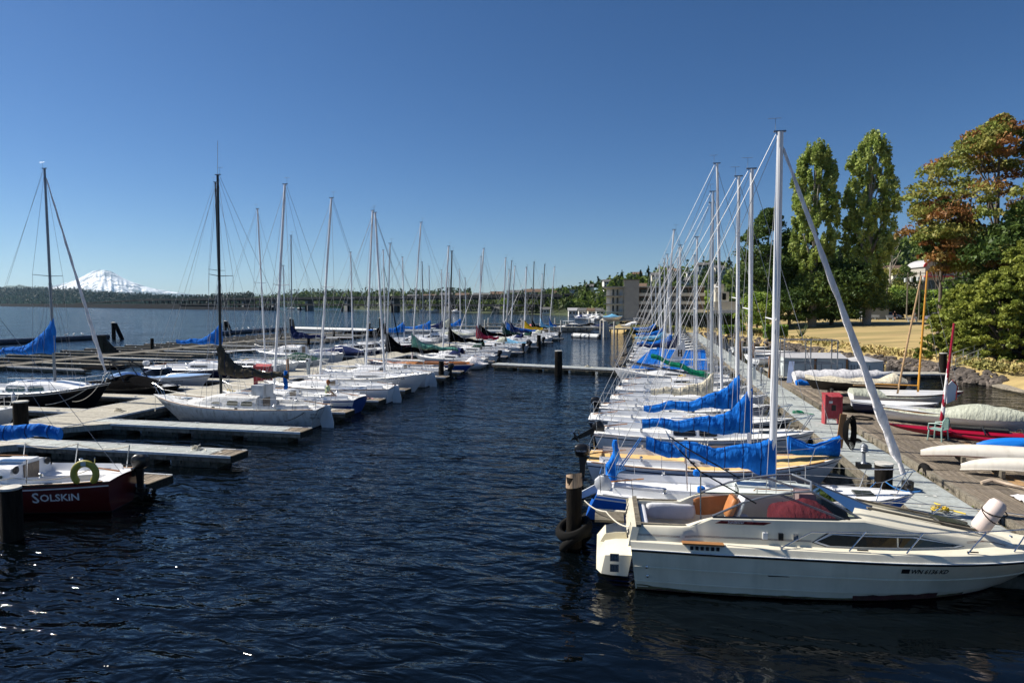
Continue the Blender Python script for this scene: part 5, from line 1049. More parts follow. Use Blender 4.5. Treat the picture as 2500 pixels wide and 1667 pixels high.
# sheds
def shed(label, x, y, wd, dp, h, rz=0, doors=1, hexa=False):
    t = thing('storage_shed', label, 'storage shed', (x, y, .6), rz, 'pale storage sheds on the platform')
    if hexa:
        pts = [(0, 0), (wd*.55, -.25), (wd, .5), (wd, dp), (0, dp)]; MB().prism([(a, b, 0) for a, b in pts], (0, 0, h)).build('wall', GREYPAINT, t, 0); pr = [(a*1.04-.03, b*1.05-.05, h) for a, b in pts]; n_ = len(pr); c = (wd*.5, dp*.5, h+.35); MB().add(pr+[c], [(i, (i+1) % n_, n_) for i in range(n_)]).build('roof', ROOFW, t, 0)
        for i in range(7): q = (i+.5)/7; x0 = wd*.55*q if q < 1 else 0; MB().bx(wd*.53*q+.02, wd*.53*(q+.09), -.25*q-.035, -.25*q-.0, .2, h-.25).build('panel', GREYTRIM, t, 0)
    else:
        MB().bx(0, wd, 0, dp, 0, h).build('wall', GREYPAINT, t, 0); MB().prism([(-.06, -.1, h), (wd+.02, -.1, h), (wd+.02, dp+.05, h+.28), (-.06, dp+.05, h+.28)], (0, 0, .05)).build('roof', ROOFW, t, 0)
        f = MB().bx(.28, wd-.3, -.03, 0, .12, h-.28).build('door', GREYTRIM, t, 0); MB().bx(.33, wd-.35, -.045, -.03, .17, h-.33).build('door_panel', GREYPAINT, f, 0); MB().bx(wd-.09, wd+.03, -.05, .02, 0, h).build('corner_trim', TEAK, t, 0)
shed('left pale grey shed with a framed door', 9.3, 49.6, 2.1, 1.6, 1.3, .03); shed('middle pale grey shed with a framed door', 11.5, 49.7, 2.0, 1.6, 1.3, .03); shed('right faceted white storage shed', 13.65, 49.9, 2.4, 1.8, 1.15, .03, hexa=True)
# gangway
t = thing('gangway', 'aluminium gangway with railings climbing to the bank', 'gangway', (23.2, 58.2, .4), math.atan2(3.5, 5.5)); Lg, hg = 6.4, 1.5
MB().prism([(0, -.6, 0), (0, .6, 0), (Lg, .6, hg), (Lg, -.6, hg)], (0, 0, -.08)).build('ramp_deck', STEEL, t, 0)
for s_ in (-.6, .6):
    for k in (.0, .35, .7, 1.05): MB().tube([(0, s_, k), (Lg, s_, hg+k)], .035 if k in (0, 1.05) else .022, 5).build('rail', ALU, t)
    for k in range(6): MB().tube([(Lg*k/5, s_, hg*k/5), (Lg*k/5, s_, hg*k/5+1.05)], .03, 5).build('rail_post', ALU, t)
piling('black piling at the foot of the gangway', 22.6, 57.6, 1.9, .28); 
# tarpaulin covered boats and dinghies on the plank deck
def dinghy(label, x, y, z, rz, L_, B, h, hm, cover=None, mast=None, rim=TEAK, name='dinghy', covr=None, grp='small boats stored on the plank deck'):
    t = thing(name, label, 'dinghy', (x, y, z), rz, grp); H = Hull(L_, B, h, h*1.15, .5, .1, .6, .05); o = H.build(t, hm, hm, None, None, rim, None, 10)
    V = []; F = []
    for i in range(11):
        u = i/10; b_ = H.bs(u)-.02; zz = H.zs(u)
        for q in (1, .86, .5, 0, -.5, -.86, -1): V.append((H.x(u, zz), q*b_, zz+.03 if cover is None and abs(q) > .8 else (zz-.22 if cover is None and u < .7 else zz+.04)))
    MB().add(V, [(i*7+j, i*7+j+1, (i+1)*7+j+1, (i+1)*7+j) for i in range(10) for j in range(6)]).build('deck', WHITE, t, 30)
    if cover:
        rings = []
        for i in range(19):
            u = i/18; bb = H.bs(min(1, u))*1.04+.02; zz = H.zs(u)-.08; hp = covr(u) if covr else .25+.3*math.sin(u*PI)
            rings.append([Vector((H.x(u, zz), bb*math.cos(a), zz+hp*max(0, math.sin(a))**.9+.035*noise.noise(Vector((u*9, a*2.5, x))))) for a in [PI*j/12 for j in range(13)]])
        MB().loft(rings, True, True, False).build('boat_cover', cover, t, 55)
    if mast:
        m_, mx_, hh, ln, r_ = mast; MB().tube([(mx_, 0, h*.6), (mx_+ln*.5, 0, h+hh*.5), (mx_+ln, 0, h+hh)], [r_, r_, r_*.8], 8).build('mast', m_, t)
        stay(t, (mx_+ln, 0, h+hh), (L_/2-.2, 0, h), .007); MB().tube([(mx_, 0, h+.35), (mx_-L_*.45, 0, h+.4)], .03, 6).build('boom', m_, t)
    return t
t = dinghy('grey skiff under a sagging beige tarpaulin on dark trestles', 11.2, 40.0, .95, PI-.05, 5.2, 1.7, .55, mat('dark_brown_hull', (.03, .025, .022), rough=.6), CCREAM, None, BEAM, covr=lambda u: .22+.3*math.exp(-((u-.12)/.07)**2)+.05*math.sin(u*20))
for a in (-1.6, 1.2): MB().bx(a-.06, a+.06, -.6, .6, -.55, .1).build('trestle', BEAM, t, 0)
dinghy('boat wrapped in striped silver tarpaulin and ropes', 12.0, 45.0, .72, .05, 6.0, 1.8, .5, WHITE, CSILV, None, BEAM, covr=lambda u: .3+.2*math.sin(u*PI)+.05*math.sin(u*40))
rb = MB().tube([(8.9+i*.28, 43.6+.05*math.sin(i), .85+.04*math.sin(i*2.1)) for i in range(10)], [.16+.05*math.sin(i*1.7) for i in range(10)], 9).build('rolled_tarpaulin', CBLUE, None, 60); tag(rb, 'rolled bright blue tarpaulin lying before the sheds', 'tarpaulin')
dinghy('white dinghy with curved transom and tan wooden mast', 12.4, 36.6, .75, .02, 4.6, 1.6, .45, WHITE2, CGREY, (mat('tan_wood_spar', (.42, .27, .14), rough=.5, var=.15), -.1, 6.0, .95, .05), TEAK, covr=lambda u: .1+.25*(u < .3))
dinghy('maroon-decked dinghy with orange wooden mast', 13.6, 37.8, .75, .04, 4.6, 1.5, .42, WHITE2, CMAROON, (mat('orange_spar', (.6, .28, .03), rough=.4, var=.1), 0.1, 6.3, .25, .055), REDTRIM, covr=lambda u: .08)
dinghy('long white dinghy under a grey-green tarpaulin ridge', 12.7, 30.6, .72, -.5+.0, 5.6, 1.7, .5, WHITE2, CGREY, None, TEAK, covr=lambda u: .12+.42*math.exp(-((u-.62)/.2)**2)+.12*(u > .75))
dinghy('navy dinghy mostly hidden behind the white one', 11.2, 33.6, .7, -.15, 3.6, 1.4, .45, NAVY, None, None, WHITE)
t = thing('rudder_board', 'white curved rudder blade standing up behind the dinghies', 'rudder', (14.2, 35.6, .9)); MB().prism([(0, 0, 0), (.35, 0, .2), (.42, 0, .9), (.2, 0, 1.15), (.0, 0, .9)], (0, .04, 0)).build('blade', WHITE, t); MB().prism([(.42, -.01, .2), (.46, -.01, .9), (.22, -.01, 1.18), (.2, -.01, 1.14), (.41, -.01, .9)], (0, .06, 0)).build('rim', REDTRIM, t)
# red trimaran kayak with striped mast
t = thing('sailing_kayak', 'crimson sailing kayak with two outriggers and a furled striped mast', 'kayak', (11.85, 27.6, .9), -.28, None)
def canoehull(parent, name, x0, y0, z0, L_, B, h, m, n=16, inv=False, rock=.12):
    rings = []
    for i in range(n+1):
        u = i/n; s_ = max(.02, (1-abs(2*u-1)**2.6))**.75; z = z0+rock*abs(2*u-1)**3*(1 if not inv else -1)
        rings.append([Vector((x0+L_*u, y0+B/2*s_*math.cos(a), z+(h*.5*(1 if math.sin(a) < 0 else .45)*s_*math.sin(a))*(-1 if inv else 1))) for a in [2*PI*j/12 for j in range(12)]])
    return MB().loft(rings).build(name, m, parent, 45)
canoehull(t, 'hull', -2.8, .25, 0, 5.8, .72, .5, KRED); canoehull(t, 'outrigger', -.6, -.55, -.08, 3.8, .28, .3, KRED); canoehull(t, 'outrigger', -.6, 1.1, -.08, 3.8, .28, .3, KRED)
for a in (.4, 1.6): MB().tube([(a, -.55, .08), (a, .25, .25), (a, 1.1, .08)], .03, 6).build('crossbeam', BLACKP, t)
MB().bx(-.6, 1.2, .05, .45, .12, .2).build('cockpit', BLACKP, t)
mm = MB().tube([(-.9, .25, .15), (-.62, .25, 4.15)], .045, 8).build('mast', KRED, t); rr_ = []
for i in range(40):
    q = i/39; rr_.append(.075*(1-.25*q))
fs_ = MB(); fs_.m(KRED); fs_.m(CWHITE); pts = [Vector((-.9+.28*q*.62, .25, .4+q*2.3)) for q in [i/39 for i in range(40)]]
fs_.loft([[p+Vector((rr_[k]*math.cos(a), rr_[k]*math.sin(a), 0)) for a in [2*PI*j/12 for j in range(12)]] for k, p in enumerate(pts)], True, True, True, lambda i, j: 1 if ((j*.9+i*(1.1 if i < 12 else .35)) % 12) < 5 else 0); fs_.build('furled_sail', None, t)
# chair
t = thing('plastic_chair', 'pale green plastic garden chair facing the boats', 'chair', (10.7, 27.5, .62), PI*.75, None)
MB().loft([[Vector((x, y, z)) for x, z in ((-.24, .43), (.24, .45), (.24, .42), (-.24, .4))] for y in (-.24, 0, .24)]).build('seat', CHAIRG, t)
for a in (-.23, .2):
    for s_ in (-.23, .23): MB().tube([(a*1.15, s_*1.15, 0), (a, s_, .42)], [.022, .028], 6).build('leg', CHAIRG, t)
bk = MB(); 
for k in range(7): y = -.21+k*.07; bk.bx(-.27, -.25, y-.018, y+.018, .46, .8+.05*math.cos((k-3)*.5))
bk.tube([(-.25, -.26, .42), (-.28, -.25, .75), (-.3, -.12, .88), (-.3, .12, .88), (-.28, .25, .75), (-.25, .26, .42)], .025, 6).build('backrest', CHAIRG, t)
for s_ in (-.27, .27): MB().tube([(.22, s_, .42), (.2, s_, .64), (-.05, s_, .67), (-.28, s_, .66)], .024, 6).build('armrest', CHAIRG, t)
def canoe(label, a, b, z, B, h, m, inv=True, name='canoe', rim=None, grp='overturned canoes and kayak on the plank deck'):
    a = Vector((*a, z)); b = Vector((*b, z)); L_ = (b-a).length; t = thing(name, label, 'kayak' if name == 'kayak' else 'canoe', tuple(a), math.atan2(b.y-a.y, b.x-a.x), grp)
    rings = []; V = []
    for i in range(21):
        u = i/20; s_ = max(.015, 1-abs(2*u-1)**2.8)**.7; zr = .16*abs(2*u-1)**4*-1
        rings.append([Vector((L_*u, B/2*s_*math.cos(q), zr+h*(.55+.45*s_)*max(0, math.sin(q))**.8)) for q in [PI*j/12 for j in range(13)]])
    MB().loft(rings, False, False, False).build('hull', m, t, 50); MB().tube([r_[0] for r_ in rings]+[r_[-1] for r_ in rings[::-1]], .02, 5).build('gunwale', rim or m, t)
    for q in (.2, .6): MB().bx(L_*q-.05, L_*q+.05, -.5, .5, -.22, -.02).build('support', BEAM, t, 0)
    return t
canoe('longer off-white overturned canoe with dark red lining', (8.75, 23.75), (14.2, 22.9), .95, .8, .34, KWHITE, rim=ANTIFR); canoe('shorter off-white overturned canoe nearer the camera', (9.3, 22.2), (14.0, 21.6), .9, .75, .32, KWHITE); canoe('bright blue overturned kayak behind the canoes', (11.1, 25.4), (15.2, 24.6), .92, .72, .34, KBLUE, name='kayak')
for k, (x, y) in enumerate([(11.6, 26.3), (13.2, 26.0)]): tag(MB().beam((x, y+.4, .66), (x+.55, y-.5, .95), .3, .06).build('ramp_board', RUBBER), ['left black ramp board under the crimson kayak', 'right black ramp board under the crimson kayak'][k], 'ramp', 'black ramp boards')
tag(MB().beam((10.9, 26.4, .665), (12.6, 25.6, .665), .25, .05).build('loose_plank', PLANKO), 'loose orange plank before the blue kayak', 'plank')
tag(MB().tube([(9.3, 20.9, .68), (9.6, 21.0, .75), (9.9, 20.8, .7), (10.4, 20.3, .68)], [.05, .07, .05, .03], 6).build('driftwood', mat('driftwood', (.5, .4, .3), rough=.9, var=.3)), 'pale bent driftwood branch on the near planks', 'driftwood')
V = []; n_ = 10
for i in range(n_):
    for j in range(n_): V.append((9.5+i*.1, 18.9+j*.1+.02*i, .655+.09*max(0, noise.noise(Vector((i*.5, j*.5, 2))))+.05*math.exp(-((i-5)**2+(j-5)**2)/8)))
tag(MB().add(V, [(i*n_+j, (i+1)*n_+j, (i+1)*n_+j+1, i*n_+j+1) for i in range(n_-1) for j in range(n_-1)]).build('white_cloth', CWHITE, None, 60), 'crumpled white cloth on the near planks', 'cloth')

# jetties, far moored boats
for lb, x0, x1, y in [('long low timber jetty beyond the channel mouth', -44, -10.5, 133), ('farther timber jetty in front of the flats', -40, -9, 152), ('low jetty before the hedge, under the flats', -9, 3, 128)]:
    t = thing('jetty', lb, 'jetty', (x0, y, 1.0)); MB().bx(0, x1-x0, 0, 1.6, -.25, 0).build('jetty_deck', PANELL, t, 0); MB().bx(0, x1-x0, -.05, 0, .55, .62).build('handrail', BEAM, t, 0)
    pm = MB().tube([(0, 0, -2), (0, 0, 0)], .13, 6).mesh('pile', BEAM); pt = MB().tube([(0, 0, -2), (0, 0, 1.4)], .18, 6).mesh('tall_pile', PILEW)
    for k in range(int((x1-x0)/1.3)): inst('pile', pm, t, (k*1.3, .2, 0))
    for k in range(int((x1-x0)/8)+1): inst('tall_pile', pt, t, (k*8+2, -.3, 0))

# clutter on the walkways
def coil(label, x, y, z, m, r=.2):
    t = MB().tube([((r-.004*i*(i % 5))*math.cos(i*.6), (r-.004*i*(i % 5))*math.sin(i*.6), .015+.004*i) for i in range(34)]+[(r*1.6, .05, .02), (r*2.6, -.15, .015)], .016, 5).build('coiled_rope', m, None); t.location = (x, y, z); tag(t, label, 'rope', 'ropes lying on the docks')
coil('pale rope coiled near the tip of the empty foreground finger', -16.2, 20.75, .49, ROPE); coil('pale rope coil on the walkway before the black hull', -25.6, 27.3, .51, ROPE, .26); coil('blue rope coil on the walkway behind the weathered sloop', -25.1, 31.6, .51, BROPE); coil('pinkish rope heap at the man in green finger tip', -15.6, 34.0, .49, mat('faded_pink_rope', (.5, .2, .22), rough=.9)); coil('green rope heap on the grey walkway by the middle bows', 6.9, 33.2, .56, CGREEN, .26); coil('yellow rope on the grey walkway by the junction box', 7.2, 18.2, .56, YROPE, .2); coil('black hose ring on the grey walkway', 7.6, 26.8, .56, RUBBER, .24); coil('pale rope on the linking float', -5.2, 54.6, .51, ROPE)
def power_post(label, x, y, z):
    t = thing('power_post', label, 'power post', (x, y, z), rnd.uniform(-.2, .2), 'power posts along the walkways'); MB().bx(-.09, .09, -.09, .09, 0, .95).build('post', GREYPAINT, t, 0); MB().bx(-.14, .14, -.12, .12, .95, 1.2).build('head', WHITE, t, 0); MB().bx(-.08, .08, -.13, -.12, 1.0, 1.14).build('socket_panel', BLACKP, t, 0)
for lb, x, y in (('power post on the left walkway beyond the red dock box', -25.0, 44.5), ('power post on the left walkway by the wooden daysailer', -25.0, 54.5), ('power post far along the left walkway', -25.0, 68), ('power post on the grey walkway before the sheds', 7.0, 47.5), ('power post on the grey walkway far beyond the sheds', 7.0, 62)): power_post(lb, x, y, .5)
DROP = mat('bird_droppings', (.7, .7, .66), rough=.9)
b = MB()
for i in range(420):
    k = rnd.random()
    if k < .5: x, y, z = rnd.uniform(-24.2, -14.8), rnd.choice((20.6, 25.0, 16.95, 29.9))+rnd.uniform(-.36, .36), .484
    elif k < .75: x, y, z = rnd.uniform(-27.5, -24.9), rnd.uniform(21, 45), .504
    else: x, y, z = rnd.uniform(6.6, 8.1), rnd.uniform(15, 45), .554
    r_ = rnd.uniform(.015, .05); b.add([(x+r_*math.cos(a)*rnd.uniform(.6, 1.5), y+r_*math.sin(a), z+.006) for a in [2*PI*j/6 for j in range(6)]], [tuple(range(6))])
stuff(tag(b.build('bird_droppings', DROP, None, 0), 'pale gull droppings spotted over the dock boards', 'droppings'))

# ------------------------------------------------------------------ near express cruiser
def cruiser():
    t = thing('express_cruiser', 'cream express cruiser with maroon canvas and slanted windscreen nearest the camera', 'motorboat', (-.42, 14.3, 0), math.radians(4)); LX = 8.7
    CR = CREAM; HG = mat('aged_cream_hull', (.66, .62, .49), rough=.3, var=.12, scale=1.3, dirt=(.4, .4, .3), dscale=.8, damt=.5, coat=.15)
    def bw(x): return 1.2*((.95+.05*min(1, x/1.5)) if x < 4 else max(0, 1-((x-4)/(LX-4))**2.5)**.8)
    def hx(x, z): return x-1.5*(max(0, x)/LX)**5*max(0, 1-z/.85)+.1*(1-min(1, x/1.2))*max(0, 1-z/.85)
    def wf(x): return .93 if x < 2.5 else .93-.8*((x-2.5)/(LX-2.5))**1.8
    def prof(x):
        b = bw(x); f = wf(x); return [(0.0, -.45*(1-.9*(x/LX)**4)), (b*f*.8, -.12), (b*f, .03), (b*f*1.01, .09), (b*(f+.05*(1-f)+.01), .2), (b*(f+.4*(1-f)+.018), .22), (b*(f+.65*(1-f)+.01), .5), (b*(f+.7*(1-f)+.015), .53), (b-.015, .8), (b, .82)]
    st = [0, .02]+[LX*i/26 for i in range(1, 27)]; b = MB(); [b.m(m_) for m_ in (ANTIFR, HG, CR)]; V = []; F = []; MI = []; R_ = 10
    for x in st:
        pr = prof(x); V += [(hx(x, z), y, z) for y, z in pr]+[(hx(x, z), -y, z) for y, z in pr]
    for i in range(len(st)-1):
        for j in range(R_-1):
            a = i*2*R_+j; c = a+2*R_; m_ = 0 if j < 2 else 1; F += [(a, a+1, c+1, c), (a+R_, c+R_, c+R_+1, a+R_+1)]; MI += [m_, m_]
    for j in range(R_-1): F.append((j, R_+j, R_+j+1, j+1)); MI.append(2)
    b.add(V, F, MI); b.build('hull', None, t, 24)
    # stains at the waterline
    for s_ in (-1,):
        for x0, x1, z0, z1 in ((4.3, 6.2, .05, .15), (.2, 1.2, .02, .07), (2.6, 3.3, .03, .07)):
            n_ = 14; pts = []
            for i in range(n_+1): x = x0+(x1-x0)*i/n_; pts.append((x, z1*(1+.4*noise.noise(Vector((x*5, 1, 0))))-.02))
            V = []
            def hy(x, z):
                pr = prof(x)
                for (ya, za), (yb, zb) in zip(pr, pr[1:]):
                    if za <= z <= zb: return ya+(yb-ya)*(z-za)/(zb-za)
                return bw(x)
            for x, zt in pts: V += [(hx(x, .035), s_*(hy(x, .035)+.004), .035), (hx(x, zt), s_*(hy(x, zt)+.004), zt)]
            MB().add(V, [(2*i, 2*i+2, 2*i+3, 2*i+1) for i in range(n_)]).build('flaking_paint', ANTIFR, t, 0)
    for s_ in (1, -1):
        V = []
        for i in range(61):
            x = .03+7.0*i/60; pr = prof(x); h_ = .03+.03*abs(noise.noise(Vector((x*2.5, 3, s_))))+.025*abs(noise.noise(Vector((x*9, 1, 0))))+(.05 if x < 1.2 else 0)*(1-x/1.2 if x < 1.2 else 0)
            for z in (.032, .035+h_):
                for (ya, za), (yb, zb) in zip(pr, pr[1:]):
                    if za <= z <= zb: yy_ = ya+(yb-ya)*(z-za)/(zb-za)
                V.append((hx(x, z), s_*(yy_+.0025), z))
        MB().add(V, [(2*i, 2*i+2, 2*i+3, 2*i+1) for i in range(60)]).build('waterline_scum', mat('brown_green_scum', (.13, .11, .05), rough=.8, var=.5, scale=6), t, 0)
    for zz_, x1_ in ((.215, 6.8), (.515, 8.2)):
        for s_ in (1, -1):
            pp_ = []
            for i in range(25):
                x = .03+(x1_-.03)*i/24; pr = prof(x)
                for (ya, za), (yb, zb) in zip(pr, pr[1:]):
                    if za <= zz_ <= zb: yy_ = ya+(yb-ya)*(zz_-za)/(zb-za)
                pp_.append((hx(x, zz_), s_*(yy_+.004), zz_))
            MB().tube(pp_, .016, 5).build('spray_rail', HG, t)
    # rub rail
    for s_ in (1, -1):
        MB().tube([(x, s_*(bw(x)+.005), .845) for x in st], .022, 6).build('rub_rail', RUBBER, t); MB().tube([(x, s_*(bw(x)+.012), .87) for x in st], .013, 5).build('rub_rail_strip', RUBW, t)
    # topsides above the rail: band, ledge, coaming / cabin side
    def zc(x): return float(np.interp(x, [0, 1.15, 1.6, 4.5, 5.2, 7.1, 7.45], [1.28, 1.3, 1.5, 1.56, 1.42, 1.1, 1.0]))
    def led(x): return float(np.interp(x, [0, 1.0, 1.3, 4.5, 7, 7.6], [.05, .05, .16, .2, .34, .3]))
    def sideprof(x):
        b_ = bw(x); l = min(led(x), b_*.6); zz = zc(x); i_ = max(.02, b_-.07-l); return [(b_, .86), (max(.015, b_-.05), 1.0), (max(.012, b_-.07), 1.012), (i_, 1.02), (max(.01, i_-.03), 1.02+(zz-1.02)*.45), (max(.01, i_-.035), 1.02+(zz-1.02)*.5), (max(.01, i_-.07), zz-.03), (max(.01, i_-.1), zz)]
    st2 = [0, .05, .3, .7, 1.0, 1.16, 1.3, 1.45, 1.6]+[1.6+2.9*i/8 for i in range(1, 9)]+[4.7, 5, 5.4, 5.8, 6.2, 6.6, 7.0, 7.3, 7.45, 7.7, 7.95, LX]
    for s_ in (1, -1):
        V = []; F = []
        for x in st2: V += [(x-.12*max(0, (z-.9))*(x < .01), s_*y, z) for y, z in sideprof(x)]
        for i in range(len(st2)-1):
            for j in range(7):
                q = (i*8+j, i*8+j+1, (i+1)*8+j+1, (i+1)*8+j); F.append(q if s_ > 0 else q[::-1])
        MB().add(V, F).build('topside', CR, t, 30)
    def isd(x): return sideprof(x)[-1][0]
    # aft coaming top + cockpit liner
    xs = [.12, .5, 1.0, 1.16, 1.45, 1.7, 2.5, 3.4, 4.2]
    for s_ in (1, -1):
        V = []; F = []
        for x in xs:
            zz = zc(x); i_ = isd(x); ww = .16 if x < 1.4 else .06; V += [(x, s_*i_, zz), (x, s_*(i_-ww), zz+.005), (x, s_*(i_-ww-.02), zz-.1), (x, s_*(i_-ww-.03), .5)]
        for i in range(len(xs)-1):
            for j in range(3): q = (i*4+j, i*4+j+1, (i+1)*4+j+1, (i+1)*4+j); F.append(q)
        MB().add(V, F).build('cockpit_side', CR, t, 30)
        MB().bx(.2, 1.1, s_*(isd(.6)-.1)-.03, s_*(isd(.6)-.1)+.03, zc(.6)+.005, zc(.6)+.03).build('teak_step', BEAM, t, 0)
    MB().bx(.1, 4.3, -.9, .9, .42, .5).build('cockpit_floor', mat('dark_wet_carpet', (.05, .025, .02), rough=.9, var=.3), t, 0)
    MB().prism([(-.06, -1.08, .9), (-.06, 1.08, .9), (.02, 1.0, 1.28), (.02, -1.0, 1.28)], (.14, 0, 0)).build('transom', CR, t)
    b = MB()
    for r_ in range(4):
        for c_ in range(3): b.bx(-.075+.025*r_, -.05+.025*r_, .58+c_*.09, .64+c_*.09, .96+r_*.075, 1.0+r_*.075)
    for r_ in range(4):
        for c_ in range(3): b.bx(-.075+.025*r_, -.05+.025*r_, -.78+c_*.09, -.72+c_*.09, .96+r_*.075, 1.0+r_*.075)
    b.build('transom_vent', BLACKP, t, 0); MB().bx(.1, .2, -1.0, 1.0, 1.28, 1.33).build('teak_capping', BEAM, t, 0)
    # aft bench, cushions, seats, bundles
    def pad(n_, c, sz, m_, rz=0, ry=0, bul=.04):
        M = Matrix.Translation(c) @ Matrix.Rotation(rz, 4, 'Z') @ Matrix.Rotation(ry, 4, 'Y'); rings = []
        for k, (q, g) in enumerate(((-.5, .75), (-.42, .97), (-.2, 1.0), (0, 1.03), (.2, 1), (.42, .97), (.5, .75))):
            rings.append([M @ Vector((sz[0]/2*g*math.copysign(abs(math.cos(a))**.45, math.cos(a))*(1+.04*noise.noise(Vector((a*2, q*5, c[0])))), sz[1]/2*g*math.copysign(abs(math.sin(a))**.45, math.sin(a)), sz[2]*q)) for a in [2*PI*j/16 for j in range(16)]])
        return MB().loft(rings).build(n_, m_, t, 60)
    pad('aft_cushion', (.3, 0, 1.05), (.16, 1.7, .38), VINYLW); pad('side_cushion', (.95, .78, 1.08), (1.1, .14, .36), VINYLW); pad('seat_cushion', (.55, .2, .7), (.5, 1.2, .14), mat('blue_vinyl', (.14, .22, .36), rough=.6, var=.3, bump=.02, bscale=6)); pad('loose_cushion', (.78, -.25, .78), (.2, .4, .34), VINYLO, .4)
    cb = MB().tube([(1.0, -.1, .68), (1.1, -.05, .7), (1.45, .05, .7), (1.55, .05, .68)], [.05, .1, .1, .05], 8).build('rolled_bag', CNAVY, t)
    pad('caramel_side_panel', (1.95, .8, 1.25), (1.0, .05, .42), VINYLO, 0, -.12); pad('helm_seat', (2.35, .35, 1.1), (.5, .5, .12), VINYLW); pad('helm_backrest', (2.2, .35, 1.38), (.16, .5, .46), VINYLO, .0, .35); pad('helm_bolster', (2.38, .35, 1.4), (.08, .52, .44), VINYLW, 0, .35)
    pad('port_seat', (2.5, -.5, .95), (.6, .5, .16), VINYLW); pad('port_backrest', (2.95, -.45, 1.15), (.12, .5, .4), mat('blue_grey_vinyl', (.3, .36, .42), rough=.5, var=.2), 0, -.2)
    rings = []
    for i in range(10):
        q = i/9; x = 3.0+1.25*q; hh = .52*math.sin((.2+.72*q)*PI)**.7; rings.append([Vector((x, -.1+.62*math.cos(a)*(1+.15*noise.noise(Vector((x*3, a*2, 0)))), 1.18+hh*max(-.1, math.sin(a))**1.0*(1+.2*noise.noise(Vector((x*4, a*3, 4)))) if math.sin(a) > 0 else 1.14)) for a in [2*PI*j/16 for j in range(16)]])
    MB().loft(rings).build('canvas_bundle', CMAROON, t, 60)
    MB().bx(3.55, 4.25, -.85, .85, .5, 1.38).build('dashboard', BLACKP, t, 0); MB().bx(3.6, 3.95, .3, .75, 1.35, 1.72).build('hatch_board', mat('mauve_board', (.3, .2, .2), rough=.6), t, 0)
    MB().lathe([(.02, 0), (.18, 0), (.2, .02), (.18, .04), (.02, .04)], 18, M=Matrix.Translation((3.35, .35, 1.35)) @ Matrix.Rotation(1.1, 4, 'Y')).build('steering_wheel', BLACKP, t)
    # windscreen
    GL = bpy.data.materials.new('tinted_windscreen'); GL.use_nodes = True; n_ = GL.node_tree.nodes; l_ = GL.node_tree.links; n_.clear(); o_ = n_.new('ShaderNodeOutputMaterial'); mx_ = n_.new('ShaderNodeMixShader'); tr_ = n_.new('ShaderNodeBsdfTransparent'); tr_.inputs[0].default_value = (.8, .86, .82, 1); gl_ = n_.new('ShaderNodeBsdfGlossy'); gl_.inputs['Roughness'].default_value = .03; fr_ = n_.new('ShaderNodeFresnel'); fr_.inputs[0].default_value = 1.5
    l_.new(fr_.outputs[0], mx_.inputs[0]); l_.new(tr_.outputs[0], mx_.inputs[1]); l_.new(gl_.outputs[0], mx_.inputs[2]); l_.new(mx_.outputs[0], o_.inputs[0])
    def top(x): return float(np.interp(x, [1.62, 2.24, 2.7, 3.2, 3.55], [1.52, 1.8, 1.93, 2.02, 2.05]))
    txs = [1.62, 1.9, 2.24, 2.7, 3.2, 3.55]
    for s_ in (1, -1):
        yb = lambda x: isd(x)-.01; tp = [Vector((x, s_*(yb(min(x, 4))-.3*(top(x)-1.5)), top(x))) for x in txs]; bt = [Vector((x, s_*yb(x), zc(x)+.01)) for x in (1.62, 2.0, 2.5, 3.0, 3.5, 4.0)]; fb_ = Vector((4.48, s_*(yb(4.45)-.06), zc(4.45)+.0))
        V = []; 
        for a_, b_ in zip(bt, tp): V += [a_, b_]
        MB().add(V+[fb_], [(2*i, 2*i+2, 2*i+3, 2*i+1) for i in range(5)]+[(10, 12, 11)]).build('side_window', GL, t, 0)
        MB().tube(tp, .022, 6).tube([tp[-1], fb_], .025, 6).tube([tp[-2]+Vector((-.25, 0, -.04)), Vector((4.12, s_*yb(4.1), zc(4.1)+.02))], .012, 5).tube([tp[-2]+Vector((-.3, 0, -.05)), Vector((4.05, s_*yb(4.05), zc(4.05)+.02))], .01, 5).build('windscreen_frame', GALU, t)
        MB().tube([a_+Vector((0, 0, -.01)) for a_ in bt]+[fb_], .022, 6).build('windscreen_seal', BLACKP, t)
        if s_ > 0: TR, FB = tp[-1], fb_
        else: TL, FBL = tp[-1], fb_
    c1 = Vector((3.75, 0, 2.07)); c0 = Vector((4.95, 0, 1.6)); MB().add([TR, FB, c0, c1, TL, FBL], [(0, 1, 2, 3), (3, 2, 5, 4)]).build('front_window', GL, t, 0)
    MB().tube([TR, c1, TL], .022, 6).tube([c1, c0], .018, 6).build('windscreen_frame', GALU, t); MB().tube([FB, c0, FBL], .022, 6).build('windscreen_seal', BLACKP, t)
    # cabin roof
    V = []; F = []; rs = [4.25, 4.48, 4.7, 5, 5.4, 5.8, 6.2, 6.6, 7.0, 7.3, 7.45]
    for x in rs:
        i_ = isd(x) if x < 7.4 else .5; zz = zc(x); cr = float(np.interp(x, [4.25, 5, 7.1, 7.45], [.08, .1, .07, .01]))
        for q in (1, .82, .8, .45, .43, 0, -.43, -.45, -.8, -.82, -1): V.append((x+.15*(1-abs(q))*(x > 7.2), q*i_, zz+cr*(1-q*q)**.5+(.035 if abs(q) in (.8, .45) else 0)*(x < 6.9)))
    MB().add(V, [(i*11+j, i*11+j+1, (i+1)*11+j+1, (i+1)*11+j) for i in range(len(rs)-1) for j in range(10)]).build('cabin_roof', CR, t, 25)
    V = []; F = []; rs = [7.45, 7.7, 7.95, LX]
